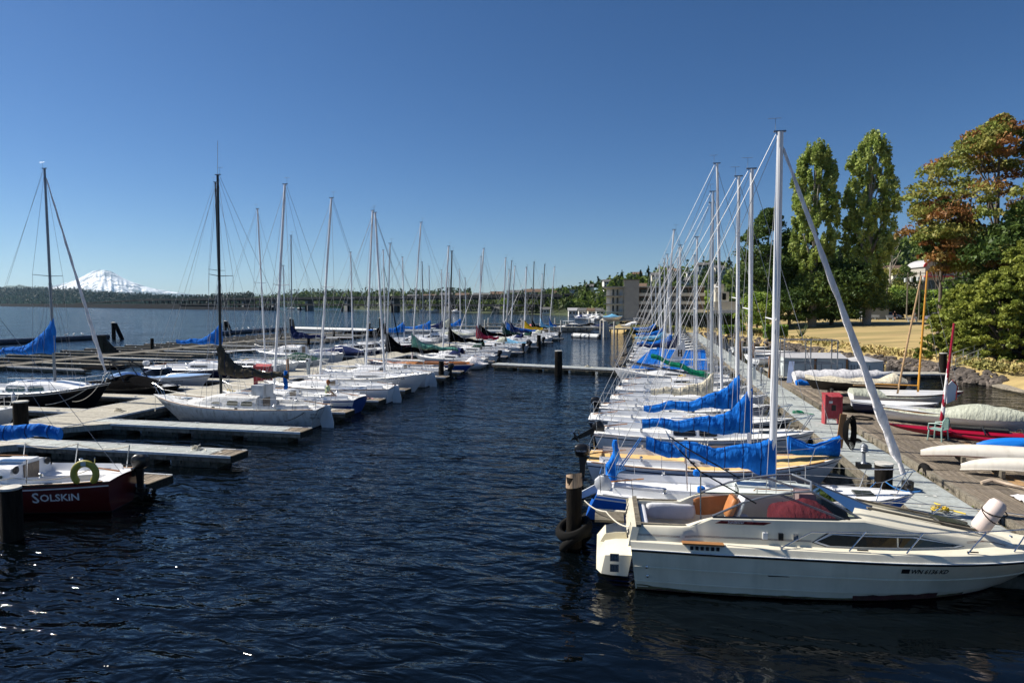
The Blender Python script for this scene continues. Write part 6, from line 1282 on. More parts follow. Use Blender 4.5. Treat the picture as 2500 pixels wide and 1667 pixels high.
    MB().prism([(7.0, -bw(7)*.85, 1.0), (7.45, -bw(7.45)*.9, 1.0), (7.9, -bw(7.9)*.9, 1.0), (LX, 0, 1.0), (7.9, bw(7.9)*.9, 1.0), (7.45, bw(7.45)*.9, 1.0), (7.0, bw(7)*.85, 1.0)], (0, 0, .012)).build('foredeck', CR, t, 0)
    for s_ in (.3, -.3): MB().prism([(4.75, s_-.04, 1.64), (4.75, s_+.04, 1.64), (6.9, s_*.8+.04, 1.25), (6.9, s_*.8-.04, 1.25)], (0, 0, .035)).build('roof_rail', BEAM, t, 0)
    MB().prism([(6.15, -.22, 1.4), (6.15, .22, 1.4), (6.75, .2, 1.3), (6.75, -.2, 1.3)], (0, 0, .04)).build('deck_hatch', HATCHG, t, 0)
    # side windows, stripes
    for s_ in (1, -1):
        def sp_(x, z, off=.0):
            pr = sideprof(x)
            for (ya, za), (yb, zb) in zip(pr[3:], pr[4:]):
                if za <= z <= zb+1e-6: return Vector((x, s_*(ya+(yb-ya)*(z-za)/max(1e-6, zb-za)+off), z))
            return Vector((x, s_*(pr[-1][0]+off), z))
        P = [(3.6, 1.13), (3.9, 1.275), (5.4, 1.24), (6.35, 1.09), (6.2, 1.065), (3.85, 1.06)]; C_ = Vector((4.9, 0, 1.15))
        def grow(P, g): return [(x+(.06 if x > 5 else -.06)*g, z+(.022 if z > 1.15 else -.015)*g) for x, z in P]
        def strip(P, off):          # follow the side: split into a fan
            xs_ = sorted(set([x for x, _ in P]+[3.6+(2.75)*i/12 for i in range(13)])); up = sorted([p for p in P if p in (P[0], P[1], P[2], P[3])]); lo = [P[0], P[5], P[4], P[3]]; V = []; F = []
            xs_ = [x for x in xs_ if up[0][0] <= x <= up[-1][0]]
            for x in xs_: zu = float(np.interp(x, [p[0] for p in up], [p[1] for p in up])); zl = float(np.interp(x, [p[0] for p in lo], [p[1] for p in lo])); V += [sp_(x, zl, off), sp_(x, zu, off)]
            return MB().add(V, [(2*i, 2*i+2, 2*i+3, 2*i+1) for i in range(len(xs_)-1)])
        w_ = strip(grow(P, 1.6), .005).build('window', BLACKP, t, 0); strip(grow(P, 1), .008).build('window_trim', WHITE, w_, 0); strip(P, .012).build('pane', GLASSD, w_, 0)
        MB().prism([sp_(5.1, 1.06, .013), sp_(5.13, 1.06, .013), sp_(5.13, 1.25, .013), sp_(5.1, 1.25, .013)], (0, s_*.006, 0)).build('window_bar', STEEL, w_, 0)
        for zz in (1.115, 1.135):
            for xa, xb in ((.1, 3.5), (6.5, 7.3)):
                n_ = 24; V = []
                for i in range(n_+1): x = xa+(xb-xa)*i/n_; z_ = min(zz, zc(x)-.02); V += [sp_(x, z_, .004), sp_(x, z_+.007, .004)]
                MB().add(V, [(2*i, 2*i+2, 2*i+3, 2*i+1) for i in range(n_)]).build('pinstripe', CMAROON, t, 0)
        if s_ < 0:
            MB().prism([sp_(1.66, 1.40, .012), sp_(2.6, 1.40, .012), sp_(2.75, 1.455, .012), sp_(1.78, 1.455, .012)], (0, s_*.006, 0)).build('name_plate', CMAROON, t, 0)
            o = bpy.data.objects.new('lettering', textmesh('Sundancer', .075, LETTERW, lambda tx, ty: sp_(1.9+tx, 1.413+ty, .022), .35)); COL.objects.link(o); o.parent = t
            for x, m_ in ((2.62, WHITE), (2.92, BLACKP), (3.2, STEEL)): p = sp_(x, 1.2, .02); MB().box(p, (.09, .05, .13)).build('outlet_cover', m_, t)
            def fn(tx, ty): x = 5.15+tx; z = .665+ty; return Vector((hx(x, z), -(bw(x)*(1)-.015+(.82-z)*-.16*(x/6))-.02, z))
            def hyy(x, z):
                pr = prof(x)
                for (ya, za), (yb, zb) in zip(pr, pr[1:]):
                    if za <= z <= zb: return ya+(yb-ya)*(z-za)/(zb-za)
                return bw(x)
            o = bpy.data.objects.new('lettering', textmesh('WN 6136 KD', .125, LETTER, lambda tx, ty: Vector((hx(5.27+tx, .66+ty), -hyy(5.27+tx, .66+ty)-.008, .66+ty)), .12, bold=.003)); COL.objects.link(o); o.parent = t
            MB().prism([Vector((hx(x, z), -hyy(x, z)-.006, z)) for x, z in ((5.1, .66), (5.25, .66), (5.25, .75), (5.1, .75))], (0, -.003, 0)).build('registration_sticker', BLACKP, t, 0)
            MB().prism([Vector((hx(x, z), -hyy(x, z)-.004, z)) for x, z in ((2.6, .52), (3.0, .5), (3.05, .485), (2.65, .475))], (0, -.004, 0)).build('exhaust_port', BLACKP, t, 0)
            for x in (.28,):
                for z in (.33, .52): MB().lathe([(.01, 0), (.035, 0), (.03, .02), (.01, .03)], 10, M=Matrix.Translation((hx(x, z), -hyy(x, z), z)) @ Matrix.Rotation(PI/2, 4, 'X')).build('through_hull', STEEL, t)
            MB().bx(1.0, 1.8, -bw(1.5)-.0, -bw(1.5)+.15, 1.03, 1.06).build('teak_step', TEAK, t, 0)
            b = MB(); [b.bx(1.15+k*.1, 1.21+k*.1, -bw(1.5)+.01, -bw(1.5)+.03, .93, 1.0) for k in range(6)]; b.build('louvre_vent', BLACKP, t, 0)
    # bow rail
    for s_ in (1, -1):
        yy = lambda x: s_*(max(.08, bw(x)-.12)); MB().tube([(2.9, yy(2.9), 1.02), (3.45, yy(3.45), 1.36), (5.5, yy(5.5), 1.42), (6.7, yy(6.7), 1.44), (7.6, yy(7.6), 1.44), (8.6, s_*.1, 1.44), (8.6, 0, 1.44)], .0125, 6).build('bow_rail', STEEL, t)
        for x, xf in ((4.45, 4.15), (5.5, 5.2), (6.7, 6.35), (7.6, 7.3)): MB().tube([(xf, yy(xf), 1.02), (x, yy(x), 1.42)], .0125, 6).build('rail_post', STEEL, t)
        for x in (4.4, 6.45): MB().tube([(x-.1, yy(x), 1.05), (x+.1, yy(x), 1.05)], .014, 5).build('cleat', BLACKP, t)
    # swim platform / drive box
    rings = []
    for x, g in ((0.02, 1), (-.3, .98), (-.52, .92), (-.62, .7)): rings.append([Vector((x-.08*(z < .5), y, z)) for y, z in ((-1.0*g, .24), (-1.0*g, .66*g+.02), (-.85*g, .74*g), (-.2, .74*g), (-.2, .5), (.2, .5), (.2, .74*g), (.85*g, .74*g), (1.0*g, .66*g+.02), (1.0*g, .24))])
    MB().loft(rings).build('transom_extension', CR, t, 35)
    for z in (.4, .62):
        p_ = MB().bx(-.42, -.24, -1.005, -1.0, z-.08, z+.08).build('vent_plate', STEEL, t, 0); b = MB(); [b.bx(-.4+k*.05, -.385+k*.05, -1.012, -1.006, z-.06, z-.01).bx(-.4+k*.05, -.385+k*.05, -1.012, -1.006, z+.01, z+.06) for k in range(3)]; b.build('vent_slot', BLACKP, p_, 0)
    MB().bx(-.75, -.1, .25, 1.0, .92, .98).build('swim_step', BEAM, t, 0); MB().tube([(-.05, .9, .95), (-.75, .9, .98)], .05, 8).build('boarding_tube', ROPE, t)
    # canvas frame poles
    MB().tube([(1.37, -1.0, 1.5), (1.35, -1.0, 2.45)], .014, 6).build('canopy_pole', STEEL, t); MB().tube([(.95, -.85, 2.85), (1.35, -.98, 2.45), (2.45, -.9, 1.83)], .016, 6).build('canopy_bow', BLACKP, t); MB().tube([(1.35, 1.0, 1.5), (1.3, 1.0, 2.5)], .014, 6).build('canopy_pole', STEEL, t); MB().tube([(.9, .8, 2.8), (1.3, 1, 2.5), (2.5, .9, 1.85)], .016, 6).build('canopy_bow', BLACKP, t); MB().tube([(.95, -.85, 2.85), (.8, -.5, 2.98), (.8, .5, 2.98), (.9, .8, 2.8)], .012, 6).build('canopy_bow', STEEL, t)
    rope(t, [(7.7, .2, 1.05), (8.6, .8, .95), (9.6, 1.3, .8)], .012, BROPE); rope(t, [(-.02, -.5, 1.1), (-.5, .3, 1.15), (-1.0, .9, 1.2)], .016)
    return t
cruiser()
f = MB().lathe([(.02, .36), (.12, .34), (.16, .27), (.17, .1), (.17, -.3), (.13, -.36), (.02, -.38)], 16, M=Matrix.Translation((6.62, 14.5, 1.6)) @ Matrix.Rotation(.55, 4, 'Y')).build('boat_fender', mat('pinkish_white_fender', (.66, .55, .5), rough=.5, var=.12, stretch=(1, 1, .2))); tag(f, 'fat pinkish white fender lashed with black line on the cruiser bow', 'fender')
for k in range(2): MB().tube([(.2*math.cos(a)*1.0+.03, .2*math.sin(a), .1*math.sin(a*1+k)+.02+k*.1) for a in [2*PI*j/16 for j in range(17)]], .012, 5).build('lashing', RUBBER, f).matrix_local = Matrix.Translation((6.62, 14.5, 1.6)) @ Matrix.Rotation(.55, 4, 'Y')

# ------------------------------------------------------------------ right-hand row
RG = 'sailboats of the right-hand row'
def RR_(label, Y, L=7.6, bow=5.8, mX=3.1, **k):
    Xc = bow-L/2; k.setdefault('group', RG); return sailboat('sailboat', label, Y, Xc, 1, L=L, mx=mX-Xc, **k)
t1, H1 = RR_('bright blue-hulled daysailer with blue boom cover and fat white furled jib', 18.0, L=7.9, bow=6.55, mX=3.15, B=2.5, fs=.78, fb=1.05, hullm=BRBLUE, bot=ANTIF, rub=WHITE, cove=WHITE, tran=BRBLUE, rk=.9, rt=-.35, cab=(.46, .78, .26, .6), win='p', mast=10.15, rake=.0, mr=.098, coverh=.46, mastm=WALU, spr=.48,
    cover=CBLUE, zb=1.42, ze=1.9, xe=-.05-2.6, coverneck=2.42, jib=CWHITE, jibr=.115, lod=0, ob=mat('grey_cowling', (.5, .52, .54), rough=.4), obup=True, decktop=WHITE2, srail=True)
for k in (0, 1): MB().lathe([(.08, 0), (.1, .02), (.1, .14), (.05, .17)], 10, (-1.3-.0*k, -.85 if k else .85, .98)).build('winch_cover', CBLUE, t1)
rings = [[Vector((-3.7+.16*(z-.8)+.05*math.sin(z*9), .45+.16*(1+.8*noise.noise(Vector((a, z*4, 0))))*math.cos(a)*(1.5-.55*z), z)) + Vector((.15*(1.6-.6*z)*math.sin(a)*(1+.7*noise.noise(Vector((a*2, z*5, 4)))), 0, 0)) for a in [2*PI*j/10 for j in range(10)]] for z in [.85+.14*i for i in range(9)]]
MB().loft(rings).build('hanging_cover', CBLUE, t1, 60)
for k in range(6): MB().tube([(-3.55, .1+k*.03, 1.9), (-3.5+.05*k, .05+k*.03, 1.2), (-3.5, .1+k*.03, .95+.04*k)], .012, 4).build('blue_rope_tail', BROPE, t1)
MB().tube([(-3.4, .1, 1.3), (-2.85, .35, 2.1)], .018, 5).tube([(-3.35, .0, 1.3), (-2.8, .3, 2.1)], .014, 5).build('mainsheet', BROPE, t1)
rope(t1, [(3.8, .1, 1.1), (4.3, .6, .95), (3.9, 2.0, .8)], .014, BROPE); rope(t1, [(3.7, .2, 1.0), (2.7, 1.2, .5), (3.8, 2.3, .75)], .014, BROPE)
t2, H2 = RR_('white sloop with tan foredeck, teak cabin trim and sagging blue sail cover', 21.4, L=7.7, bow=5.75, mX=3.05, fs=.8, fb=1.15, hullm=GREYHULL, cove=NAVY, rub=WHITE, decktop=TAN, cab=(.4, .66, .36, .6), win='p', mast=9.9, mastm=WALU, mr=.07, coverh=.36, cover=CBLUE, zb=1.85, ze=1.9, xe=-.2-1.9, coverneck=3.2, lod=0, ob=BLACKP, brand='MERCURY', regn=('WN 7660 JR', .16, LETTER, 1.7, .68, -1), bagjib=CBLUE, teak=True)
t3, H3 = RR_('white cruising sloop with big black cabin windows and long blue boom cover', 25.3, L=7.9, bow=5.85, mX=3.15, fs=.95, fb=1.2, hullm=WHITE, cove=BLACKP, cab=(.36, .72, .5, .68), win='b', mast=10.4, mastm=WALU, mr=.07, cover=CBLUE, zb=2.1, ze=1.8, xe=-.2-1.9, coverneck=3.25, lod=0, ob=BLACKP, obup=True, regn=('WN 5495 RB', .15, LETTER, 1.6, .8, -1), srail=True)
t4, H4 = RR_('flush-decked racing sloop with dark grey topsides and tilted white mast', 28.8, L=8.4, bow=5.8, mX=3.0, fs=.85, fb=1.05, hullm=mat('charcoal_hull', (.03, .035, .045), rough=.25), cove=WHITE, rub=WHITE, cab=(.5, .72, .2, .55), win='', mast=11.6, rake=.035, mastm=WALU, mr=.065, boom=None, zb=1.75, ze=1.8, jib=None, lod=0)
MB().tube([(-1.6, .5, 1.25), (.9, .62, 1.3)], .03, 6).build('boat_hook', CBLUE, t4)
t5, H5 = RR_('white sloop with cream canvas bunched on its boom', 32.2, L=7.9, bow=5.5, mX=2.85, hullm=WHITE, cove=BLACKP, cab=(.38, .7, .42, .66), win='s', mast=11.0, mastm=ALU, mr=.075, cover=CCREAM, zb=1.6, ze=1.55, xe=-.0-1.5, coverneck=2.6, lod=0, rub=BLACKP, ob=BLACKP)
t6, H6 = RR_('slim white sloop with dark spar and green boom cover cocked upward', 35.7, L=8.0, bow=5.9, mX=3.1, fs=.75, hullm=WHITE2, cab=(.42, .72, .3, .6), win='1', mast=11.0, mastm=GALU, mr=.07, cover=None, zb=1.9, ze=2.6, xe=-3.0, lod=1, stripe=None, regn=('BIOLITC', .22, LETTER, -1.3, .36, -1))
sail_cover(t6, 1.1, -1.9, 1.8, 2.9, 2.1, CGREEN, .2, .28, 1, seed=3)
RR_('low green-striped white sloop with black boom', 39.2, L=7.6, bow=5.6, mX=2.6, hullm=WHITE2, cove=CDGREEN, cab=(.42, .72, .32, .6), win='s', mast=9.6, mastm=WALU, boomm=BLACKP, zb=1.7, ze=2.4, xe=-3.2, lod=1)
RR_('white sloop with lime cabin stripe behind the cream canvas', 42.8, L=7.4, bow=5.6, mX=2.7, hullm=WHITE2, cove=YBUOY, cab=(.42, .72, .34, .6), win='1', mast=8.8, mastm=ALU, lod=1, zb=1.8)
Xc9 = 1.2
t9, H9 = sailboat('sailboat', 'bow-out white sloop pointing into the channel, nearest the linking float', 47.2, 1.3, -1, L=7.9, mx=.6, hullm=WHITE2, fb=1.25, cab=(.38, .72, .3, .6), win='1', mast=10.9, rake=.07, mastm=WALU, mr=.07, lod=1, group=RG, zb=1.9, xe=-3)
RR_('sailboat under a blue tent tarpaulin beside a white banner', 51.5, L=7.4, bow=5.6, mX=2.2, hullm=WHITE, cab=(.38, .72, .4, .64), win='1', mast=10.2, mastm=WALU, lod=1, zb=2.2)
tt = thing('tent_tarpaulin', 'bright blue tarpaulin tent pitched over a cockpit', 'tarpaulin', (1.0, 51.5, 1.0)); MB().prism([(-2.2, -1.3, -.1), (-.9, -1.3, 0), (-.2, -.0, 1.25), (-.9, 0, 1.1)], (0, 0, .02)).prism([(-2.6, -1.35, -.1), (3.2, -1.3, -.1), (3.0, 0, 1.25), (-1.0, 0, 1.3)], (0, 0, .02)).prism([(-2.4, 1.3, -.1), (3.2, 1.3, -.1), (3.0, 0, 1.25), (-1.0, 0, 1.3)], (0, 0, .02)).build('panel', CBLUE, tt, 0)
bn = thing('white_banner', 'white wind banner with a black mark beside the blue tent', 'flag', (1.2, 49.8, 1.3)); MB().prism([(0, 0, .1), (.85, 0, .0), (1.3, 0, 1.0), (1.2, 0, 1.9), (.5, 0, 1.0)], (0, .02, 0)).build('cloth', CWHITE, bn, 0); MB().bx(.75, .85, -.02, -.01, .6, 1.1).bx(.95, 1.05, -.02, -.01, .6, 1.1).bx(.75, 1.05, -.02, -.01, .82, .9).build('printed_mark', LETTER, bn, 0)
rr = [('white sloop with a tall plain mast behind the blue tent', 55.5, 10.3, 2.4, WALU, None), ('white sloop with navy boom cover past the tent', 59.5, 9.8, 2.2, ALU, CNAVY), ('sloop with royal blue cover, fourth beyond the tent', 63.5, 10.4, 1.9, WALU, CBLUE), ('dark-masted sloop with green cover far along the row', 68, 9.2, 2.6, DALU, CDGREEN), ('white sloop with faded blue cover far along the row', 72.5, 10.6, 1.5, WALU, CLBLUE),
      ('grey-masted sloop near the hedge', 77, 9.5, 2.2, GALU, None), ('white sloop with long blue cover near the hedge', 82, 10.5, 1.4, WALU, CBLUE), ('white sloop with black cover near the hedge', 87, 10.2, .9, ALU, CBLACK), ('last but two of the masts before the hedge', 93, 10.8, 1.2, WALU, None), ('last but one sloop before the hedge', 99, 10.2, .6, ALU, CBLUE), ('last sloop of the right-hand row', 106, 10.5, .3, WALU, None)]
for i, (lb, Y, h, mX, mm_, cv) in enumerate(rr): RR_(lb, Y, L=7.4, bow=5.4, mX=mX, hullm=[WHITE, WHITE2, NAVY, WHITE, GREYHULL][i % 5], cab=(.38, .72, .38, .64), win='1', mast=h, mastm=mm_, cover=cv, mr=.075, rake=[.02, 0, .05, -.01][i % 4], lod=1 if i < 3 else 2, zb=2, ze=2, dodger=[None, CGREY, None, CBLUE][i % 4], xe=mX-(5.4-3.7)-3.2, ob=BLACKP if i % 3 == 0 else None, obup=True)
# small craft beyond the dock, right side
for k, (x, y, a, lb) in enumerate([(10, 62, .5, 'white open dinghy tilted on the dock beyond the sheds'), (11.5, 66, -.4, 'second white dinghy beyond the sheds'), (10, 71, .2, 'white rowing boat stored far along the dock'), (9.6, 57.5, .8, 'white sailing dinghy lying left of the sheds')]): dinghy(lb, x, y, .85, a, 3.8, 1.4, .45, WHITE2, None, None, TEAK, name='rowing_dinghy')
t = thing('rack_frame', 'tall grey pipe rack behind the sheds on the walkway', 'rack', (9.0, 48, .6))
for a in (0, 1.7, 3.4): MB().tube([(a, 0, 0), (a, 0, 2.7)], .04, 6).build('upright', GALU, t); MB().tube([(a, 1.5, 0), (a, 1.5, 2.7)], .04, 6).build('upright', GALU, t)
for z in (1.1, 2.7): MB().tube([(0, 0, z), (3.4, 0, z), (3.4, 1.5, z), (0, 1.5, z), (0, 0, z)], .03, 5).build('crossbar', GALU, t)
tag(MB().prism([(8.75, 45.6, .6), (9.05, 45.5, .6), (9.25, 45.9, 2.0), (8.95, 46, 2.0)], (0, .08, 0)).build('blue_board', mat('faded_blue_board', (.15, .2, .33), rough=.6)), 'faded blue board leaning at the head of the plank deck', 'board')

# ------------------------------------------------------------------ left-hand row, bows to the walkway
LG = 'sailboats of the left-hand row'
def LL(label, Y, L=7.6, stern=-14.8, mX=None, **k):
    Xc = stern-L/2; k.setdefault('group', LG); return sailboat('sailboat', label, Y, Xc, -1, L=L, mx=(-(mX-Xc) if mX is not None else .9), **k)
t0, H0 = LL('maroon-hulled sailboat named in white on its side, yellow horseshoe buoy at the stern', 14.98, L=8.2, stern=-14.6, mX=-20.9, yaw=.2, B=2.3, fs=.92, fb=1.2, tw=.64, hullm=REDHULL, bot=ANTIF, cove=WHITE, rub=BLACKP, deckm=WHITE2, decktop=WHITE2, cab=(.33, .76, .42, .74), win='p', mast=9, mr=.06, cover=CBLUE, zb=2.1, ze=2.05, xe=-2.25, coverh=.45, teak=True, coverneck=3, lod=0, ob=BLACKP, srail=False, rt=.1)
H0.text('S', .42, LETTERW, -2.12, .38, 1, t0, .12, .006); H0.text('OLSKiN', .29, LETTERW, -2.33, .42, 1, t0, .12, .006)
for x in (-.4, -2.0, -3.7): 
    for s_ in (1, -1): MB().tube([(x, s_*(.98 if x > -3 else .75), .93), (x-.08, s_*(1.03 if x > -3 else .8), 1.6)], .018, 6).build('stanchion', STEEL, t0)
rope(t0, [(-.45, -1.03, 1.58), (-2.05, -1.03, 1.58), (-3.78, -.8, 1.58)], .018); rope(t0, [(.4, 1.05, 1.3), (-1.7, 1.05, 1.1), (-3.7, .8, 1.3)], .012)
b = MB(); rings = []
for j in range(23):
    a = -PI*.5+.62+(2*PI-1.24)*j/22; c = Vector((.31*math.cos(a), 0, .31*math.sin(a))); e = c.normalized(); r_ = .105*(1 if 0 < j < 22 else .6); rings.append([c+e*r_*math.cos(q)+Vector((0, r_*.65*math.sin(q), 0)) for q in [2*PI*k/10 for k in range(10)]])
hb = b.loft(rings).build('horseshoe_buoy', YBUOY); hb.location = (-14.95, 14.72, 1.2); hb.rotation_euler = (0, 0, .3); hb.scale = (.92, .92, .92); tag(hb, 'yellow horseshoe life buoy hung at the maroon boat stern', 'life buoy'); MB().bx(-.07, .07, -.078, -.07, .25, .37).build('buoy_patch', GREYPAINT, hb, 0)
MB().lathe([(.1, 0), (.11, .03), (.05, .05)], 14, M=Matrix.Translation((-1.43, .62, 1.2)) @ Matrix.Rotation(-PI/2, 4, 'Y')).build('compass', BLACKP, t0); MB().lathe([(.1, 0), (.11, .03), (.05, .05)], 14, M=Matrix.Translation((-1.43, -.6, 1.18)) @ Matrix.Rotation(-PI/2, 4, 'Y')).build('depth_gauge', BLACKP, t0)
tl, HL_ = LL('weathered white full-keel sloop with black boom cover and curtained windows', 28.0, L=9.3, stern=-14.9, mX=-20.4, B=2.7, fs=.95, fb=1.3, rk=1.5, rt=.45, tw=.6, hullm=DIRTYW, cove=None, rub=WHITE, deckm=DIRTYW, decktop=DIRTYW, cab=(.33, .74, .55, .7), win='3', winm=CURTAIN, mast=11.9, mr=.075, mastm=DALU, spr=.55, cover=CBROWN, zb=2.45, ze=2.35, xe=-2.7, coverneck=3.9, lod=0, rudder=True, antenna=1.6, regn=('WN 7554 NM', .15, mat('faded_lettering', (.3, .3, .3)), 3.9, .88, 1), teak=True)
HL_.text('SEIDR', .12, LETTER, -4.35, .7, 1, tl); HL_.text('MERCER', .12, LETTER, -4.3, .53, 1, tl)
MB().loft([[Vector((-2.62+.09*math.cos(a)+.03*math.sin(z*9), .1*math.sin(a)*(1+.3*math.sin(z*7)), z)) for a in [2*PI*j/10 for j in range(10)]] for z in (1.75, 1.9, 2.1, 2.3, 2.5, 2.62)]).build('cover_tail', CBLUE, tl, 60)
MB().bx(-1.7, -1.1, -.45, .45, 1.35, 1.95).build('folded_dodger', DIRTYW, tl)
rope(tl, [(4.3, .3, 1.2), (3.9, .8, .6)], .014); rope(tl, [(-4.2, .8, .95), (-3.4, 1.45, .5)], .016, RUBBER)
t_, _ = LL('small sloop with royal blue transom carrying the man in green', 31.9, L=8.3, stern=-14.9, mX=-20.0, B=2.4, fs=.85, fb=1.0, hullm=WHITE, cove=None, tran=BLUEH, boot=None, rt=.3, cab=(.48, .76, .3, .6), win='s', winm=HATCHG, mast=12.1, rake=.075, mastm=WALU, mr=.075, boom=None, zb=1.8, ze=2.0, xe=-2.4, jib=None, lod=0)
V = []
for i in range(9):
    uu = .002+.26*i/8
    for z in (.1, .45, .8): V.append(_.pt(uu, z*_.zs(uu)/.85, 1, .006))
MB().add(V, [(i*3+j, i*3+j+1, (i+1)*3+j+1, (i+1)*3+j) for i in range(8) for j in range(2)]).build('blue_stern_panel', BLUEH, t_, 30)
LL('white racing sloop with grey hull shadow and stern-hung rudder plate', 36.0, L=8.6, stern=-14.7, mX=-19.5, fs=.9, fb=1.1, hullm=WHITE2, rub=TEAK, cab=(.46, .76, .34, .6), win='', mast=12.0, rake=.08, mastm=WALU, mr=.07, zb=1.7, ze=1.7, lod=0, rudder=True, jib=None)
sailboat('sailboat', 'bow-out white sloop with black registration letters and raked bow stripe', 40.3, -18.3, 1, L=8.4, B=2.6, mx=1.15, fs=.95, fb=1.3, rk=1.0, hullm=WHITE2, cab=(.42, .76, .36, .62), win='s', mast=11.7, rake=.045, mastm=WALU, mr=.075, zb=1.7, ze=1.6, xe=-3.0, lod=0, group=LG, regn=('WN 5376 LA', .17, LETTER, 1.9, .95, -1), pulp=False, srail=True)
LL('white sloop with stern ladder rail and rudder, behind the raked stripe bow', 43.4, L=8.4, stern=-15.0, mX=-19.9, fs=.9, hullm=WHITE2, cab=(.44, .74, .4, .6), win='1', mast=12.3, rake=.055, mastm=WALU, mr=.075, lod=1, rudder=True, zb=1.9, ze=1.8)
LL('small white sloop with black outboard at the piling tip', 47.6, L=7.6, stern=-15.2, mX=-20.1, fs=.75, hullm=WHITE, cab=(.44, .74, .36, .6), win='p', mast=10.4, rake=.04, mastm=ALU, cover=CBLACK, zb=2.2, ze=2.1, xe=-3.1, coverneck=3.7, lod=1, ob=BLACKP)
LL('blue-hulled wooden daysailer with varnished deck and teal cover', 52.8, L=9.6, stern=-14.5, mX=-20.0, B=2.3, fs=.72, fb=.95, rk=1.4, rt=.7, tw=.5, hullm=BLUEH, rub=WHITE, tran=WHITE, deckm=VARN, decktop=VARN, cab=(.5, .68, .18, .6), win='', mast=12.6, rake=.075, mastm=WALU, cover=CTEAL, zb=2.1, ze=1.9, xe=-3.4, coverneck=3.3, lod=1, srail=False, pulp=False, jib=None)
lrows = [('white cruiser with long stripe and heaped blue cover on its outboard', 61.6, 8.6, WHITE2, 10.9, -19.4, DALU, CBLACK, 'b', BLACKP), ('small white sloop tied inside the striped cruiser', 57.6, 6.8, WHITE, 11.0, -18.8, WALU, None, '1', None), ('white cabin sailboat with dark green dodger and thin black stripe', 67.6, 8.4, WHITE, 11.6, -18.3, WALU, CRED, '1', None),
         ('white sloop with long black and green boom cover', 73.5, 8.0, WHITE2, 11.2, -19.5, ALU, CBLACK, '1', BLACKP), ('white sloop with yellow horseshoe buoy on the stern', 77.5, 7.8, WHITE, 11.3, -17.6, WALU, CDGREEN, '1', BLACKP), ('sloop with grey blue cover far along the left row', 83.5, 7.8, GREYHULL, 10.6, -18, WALU, CNAVY, '1', None), ('white sloop with royal blue peaked cover at the far end', 87.5, 7.6, WHITE, 11.6, -19.5, GALU, CBLUE, '1', BLACKP),
         ('white sloop with golden yellow cover at the far end', 93.5, 7.6, WHITE, 11.0, -18, WALU, CYEL, '1', None), ('sloop with black mast near the far end', 97, 7.6, WHITE2, 12.0, -17.6, DALU, CBLACK, '1', None), ('second black-masted sloop near the far end', 103, 7.6, WHITE, 12.0, -17.3, DALU, CLBLUE, '1', BLACKP), ('last tall white-masted sloop of the left row', 107, 7.6, WHITE, 11.8, -16.5, WALU, CBLUE, '1', None)]
for i, (lb, Y, L_, hm, mh, mX, mm_, cv, wn, ob_) in enumerate(lrows): LL(lb, Y, L=L_, stern=-14.6+.02*i, mX=mX, hullm=hm, cab=(.38, .74, .45, .64), win=wn, mast=mh, rake=[.03, .06, .075, .02][i % 4], mastm=mm_, mr=.075, cover=cv, coverneck=3.6, dodger=[None, CNAVY, CDGREEN, None, CGREY][i % 5], cove=[BLACKP, None, NAVY][i % 3], zb=2.2, ze=2.1, xe=-2.9, lod=1 if i < 5 else 2, ob=ob_, jib=[None, None, None, CWHITE][i % 4], jibr=.05)
# inner-left boats, bows towards the walkway (pointing right)
IG = 'sailboats beyond the left walkway'
def IL(label, Y, L=7.6, bow=-28.6, mX=None, **k):
    Xc = bow-L/2; k.setdefault('group', IG); return sailboat('sailboat', label, Y, Xc, 1, L=L, mx=(mX-Xc if mX is not None else .8), **k)
ti, HI = IL('black-hulled sloop with white cabin, blue boom cover and white furled jib', 30.0, L=9.2, bow=-28.6, mX=-32.2, B=2.8, fs=1.0, fb=1.55, rk=1.2, hullm=BLACKH, cove=WHITE, rub=WHITE, cab=(.36, .84, .5, .72), win='b', winm=mat('blue_grey_window', (.05, .09, .09), rough=.1), mast=13.1, mr=.085, mastm=GALU, spr=.5, cover=CBLUE, zb=3.2, ze=3.0, xe=-3.9, coverneck=5.1, jib=CWHITE, jibr=.1, lod=0, regn=('WN 9660 JD', .2, LETTERW, 1.9, 1.12, -1), srail=True)
fender(ti, (-.1, -1.5, .75)); rope(ti, [(4.0, -.7, 1.4), (2.2, -1.75, .5)], .02); rope(ti, [(4.2, -.4, 1.4), (5.4, -3.2, 1.0)], .014)
IL('white sailboat half out of frame at the left edge with an outboard', 24.3, L=6.8, bow=-26.5-1.6, mX=-31.5, hullm=WHITE, mast=12.5, mr=.06, lod=1, cab=(.4, .7, .4, .6), jib=None)
ts, HS = IL('navy-hulled racing sloop with white cabin and blue boom cover', 43.2, L=9.4, bow=-27.9, mX=-31.35, B=2.9, fs=1.0, fb=1.2, hullm=NAVY, rub=WHITE, cab=(.4, .74, .5, .62), win='1', mast=14.7, mastm=DALU, mr=.07, cover=CBLUE, zb=2.9, ze=2.9, xe=-2.5, coverneck=4.6, lod=0, srail=True, ob=WHITE)
IL('white sloop with long curved bow and cracked windows behind the red dock box', 46.6, L=8.6, bow=-26.9, mX=-29.9, fb=1.25, hullm=GREYHULL, cab=(.4, .74, .45, .62), win='b', mast=13.2, mastm=WALU, mr=.07, rake=.03, lod=1, zb=2.2)
IL('low racing sloop with orange-patched deck left of the green tarpaulin', 50.6, L=7, bow=-28.0, mX=-30.5, fb=.9, hullm=WHITE2, cab=(.5, .72, .2, .6), win='', mast=9, mastm=ALU, lod=1)
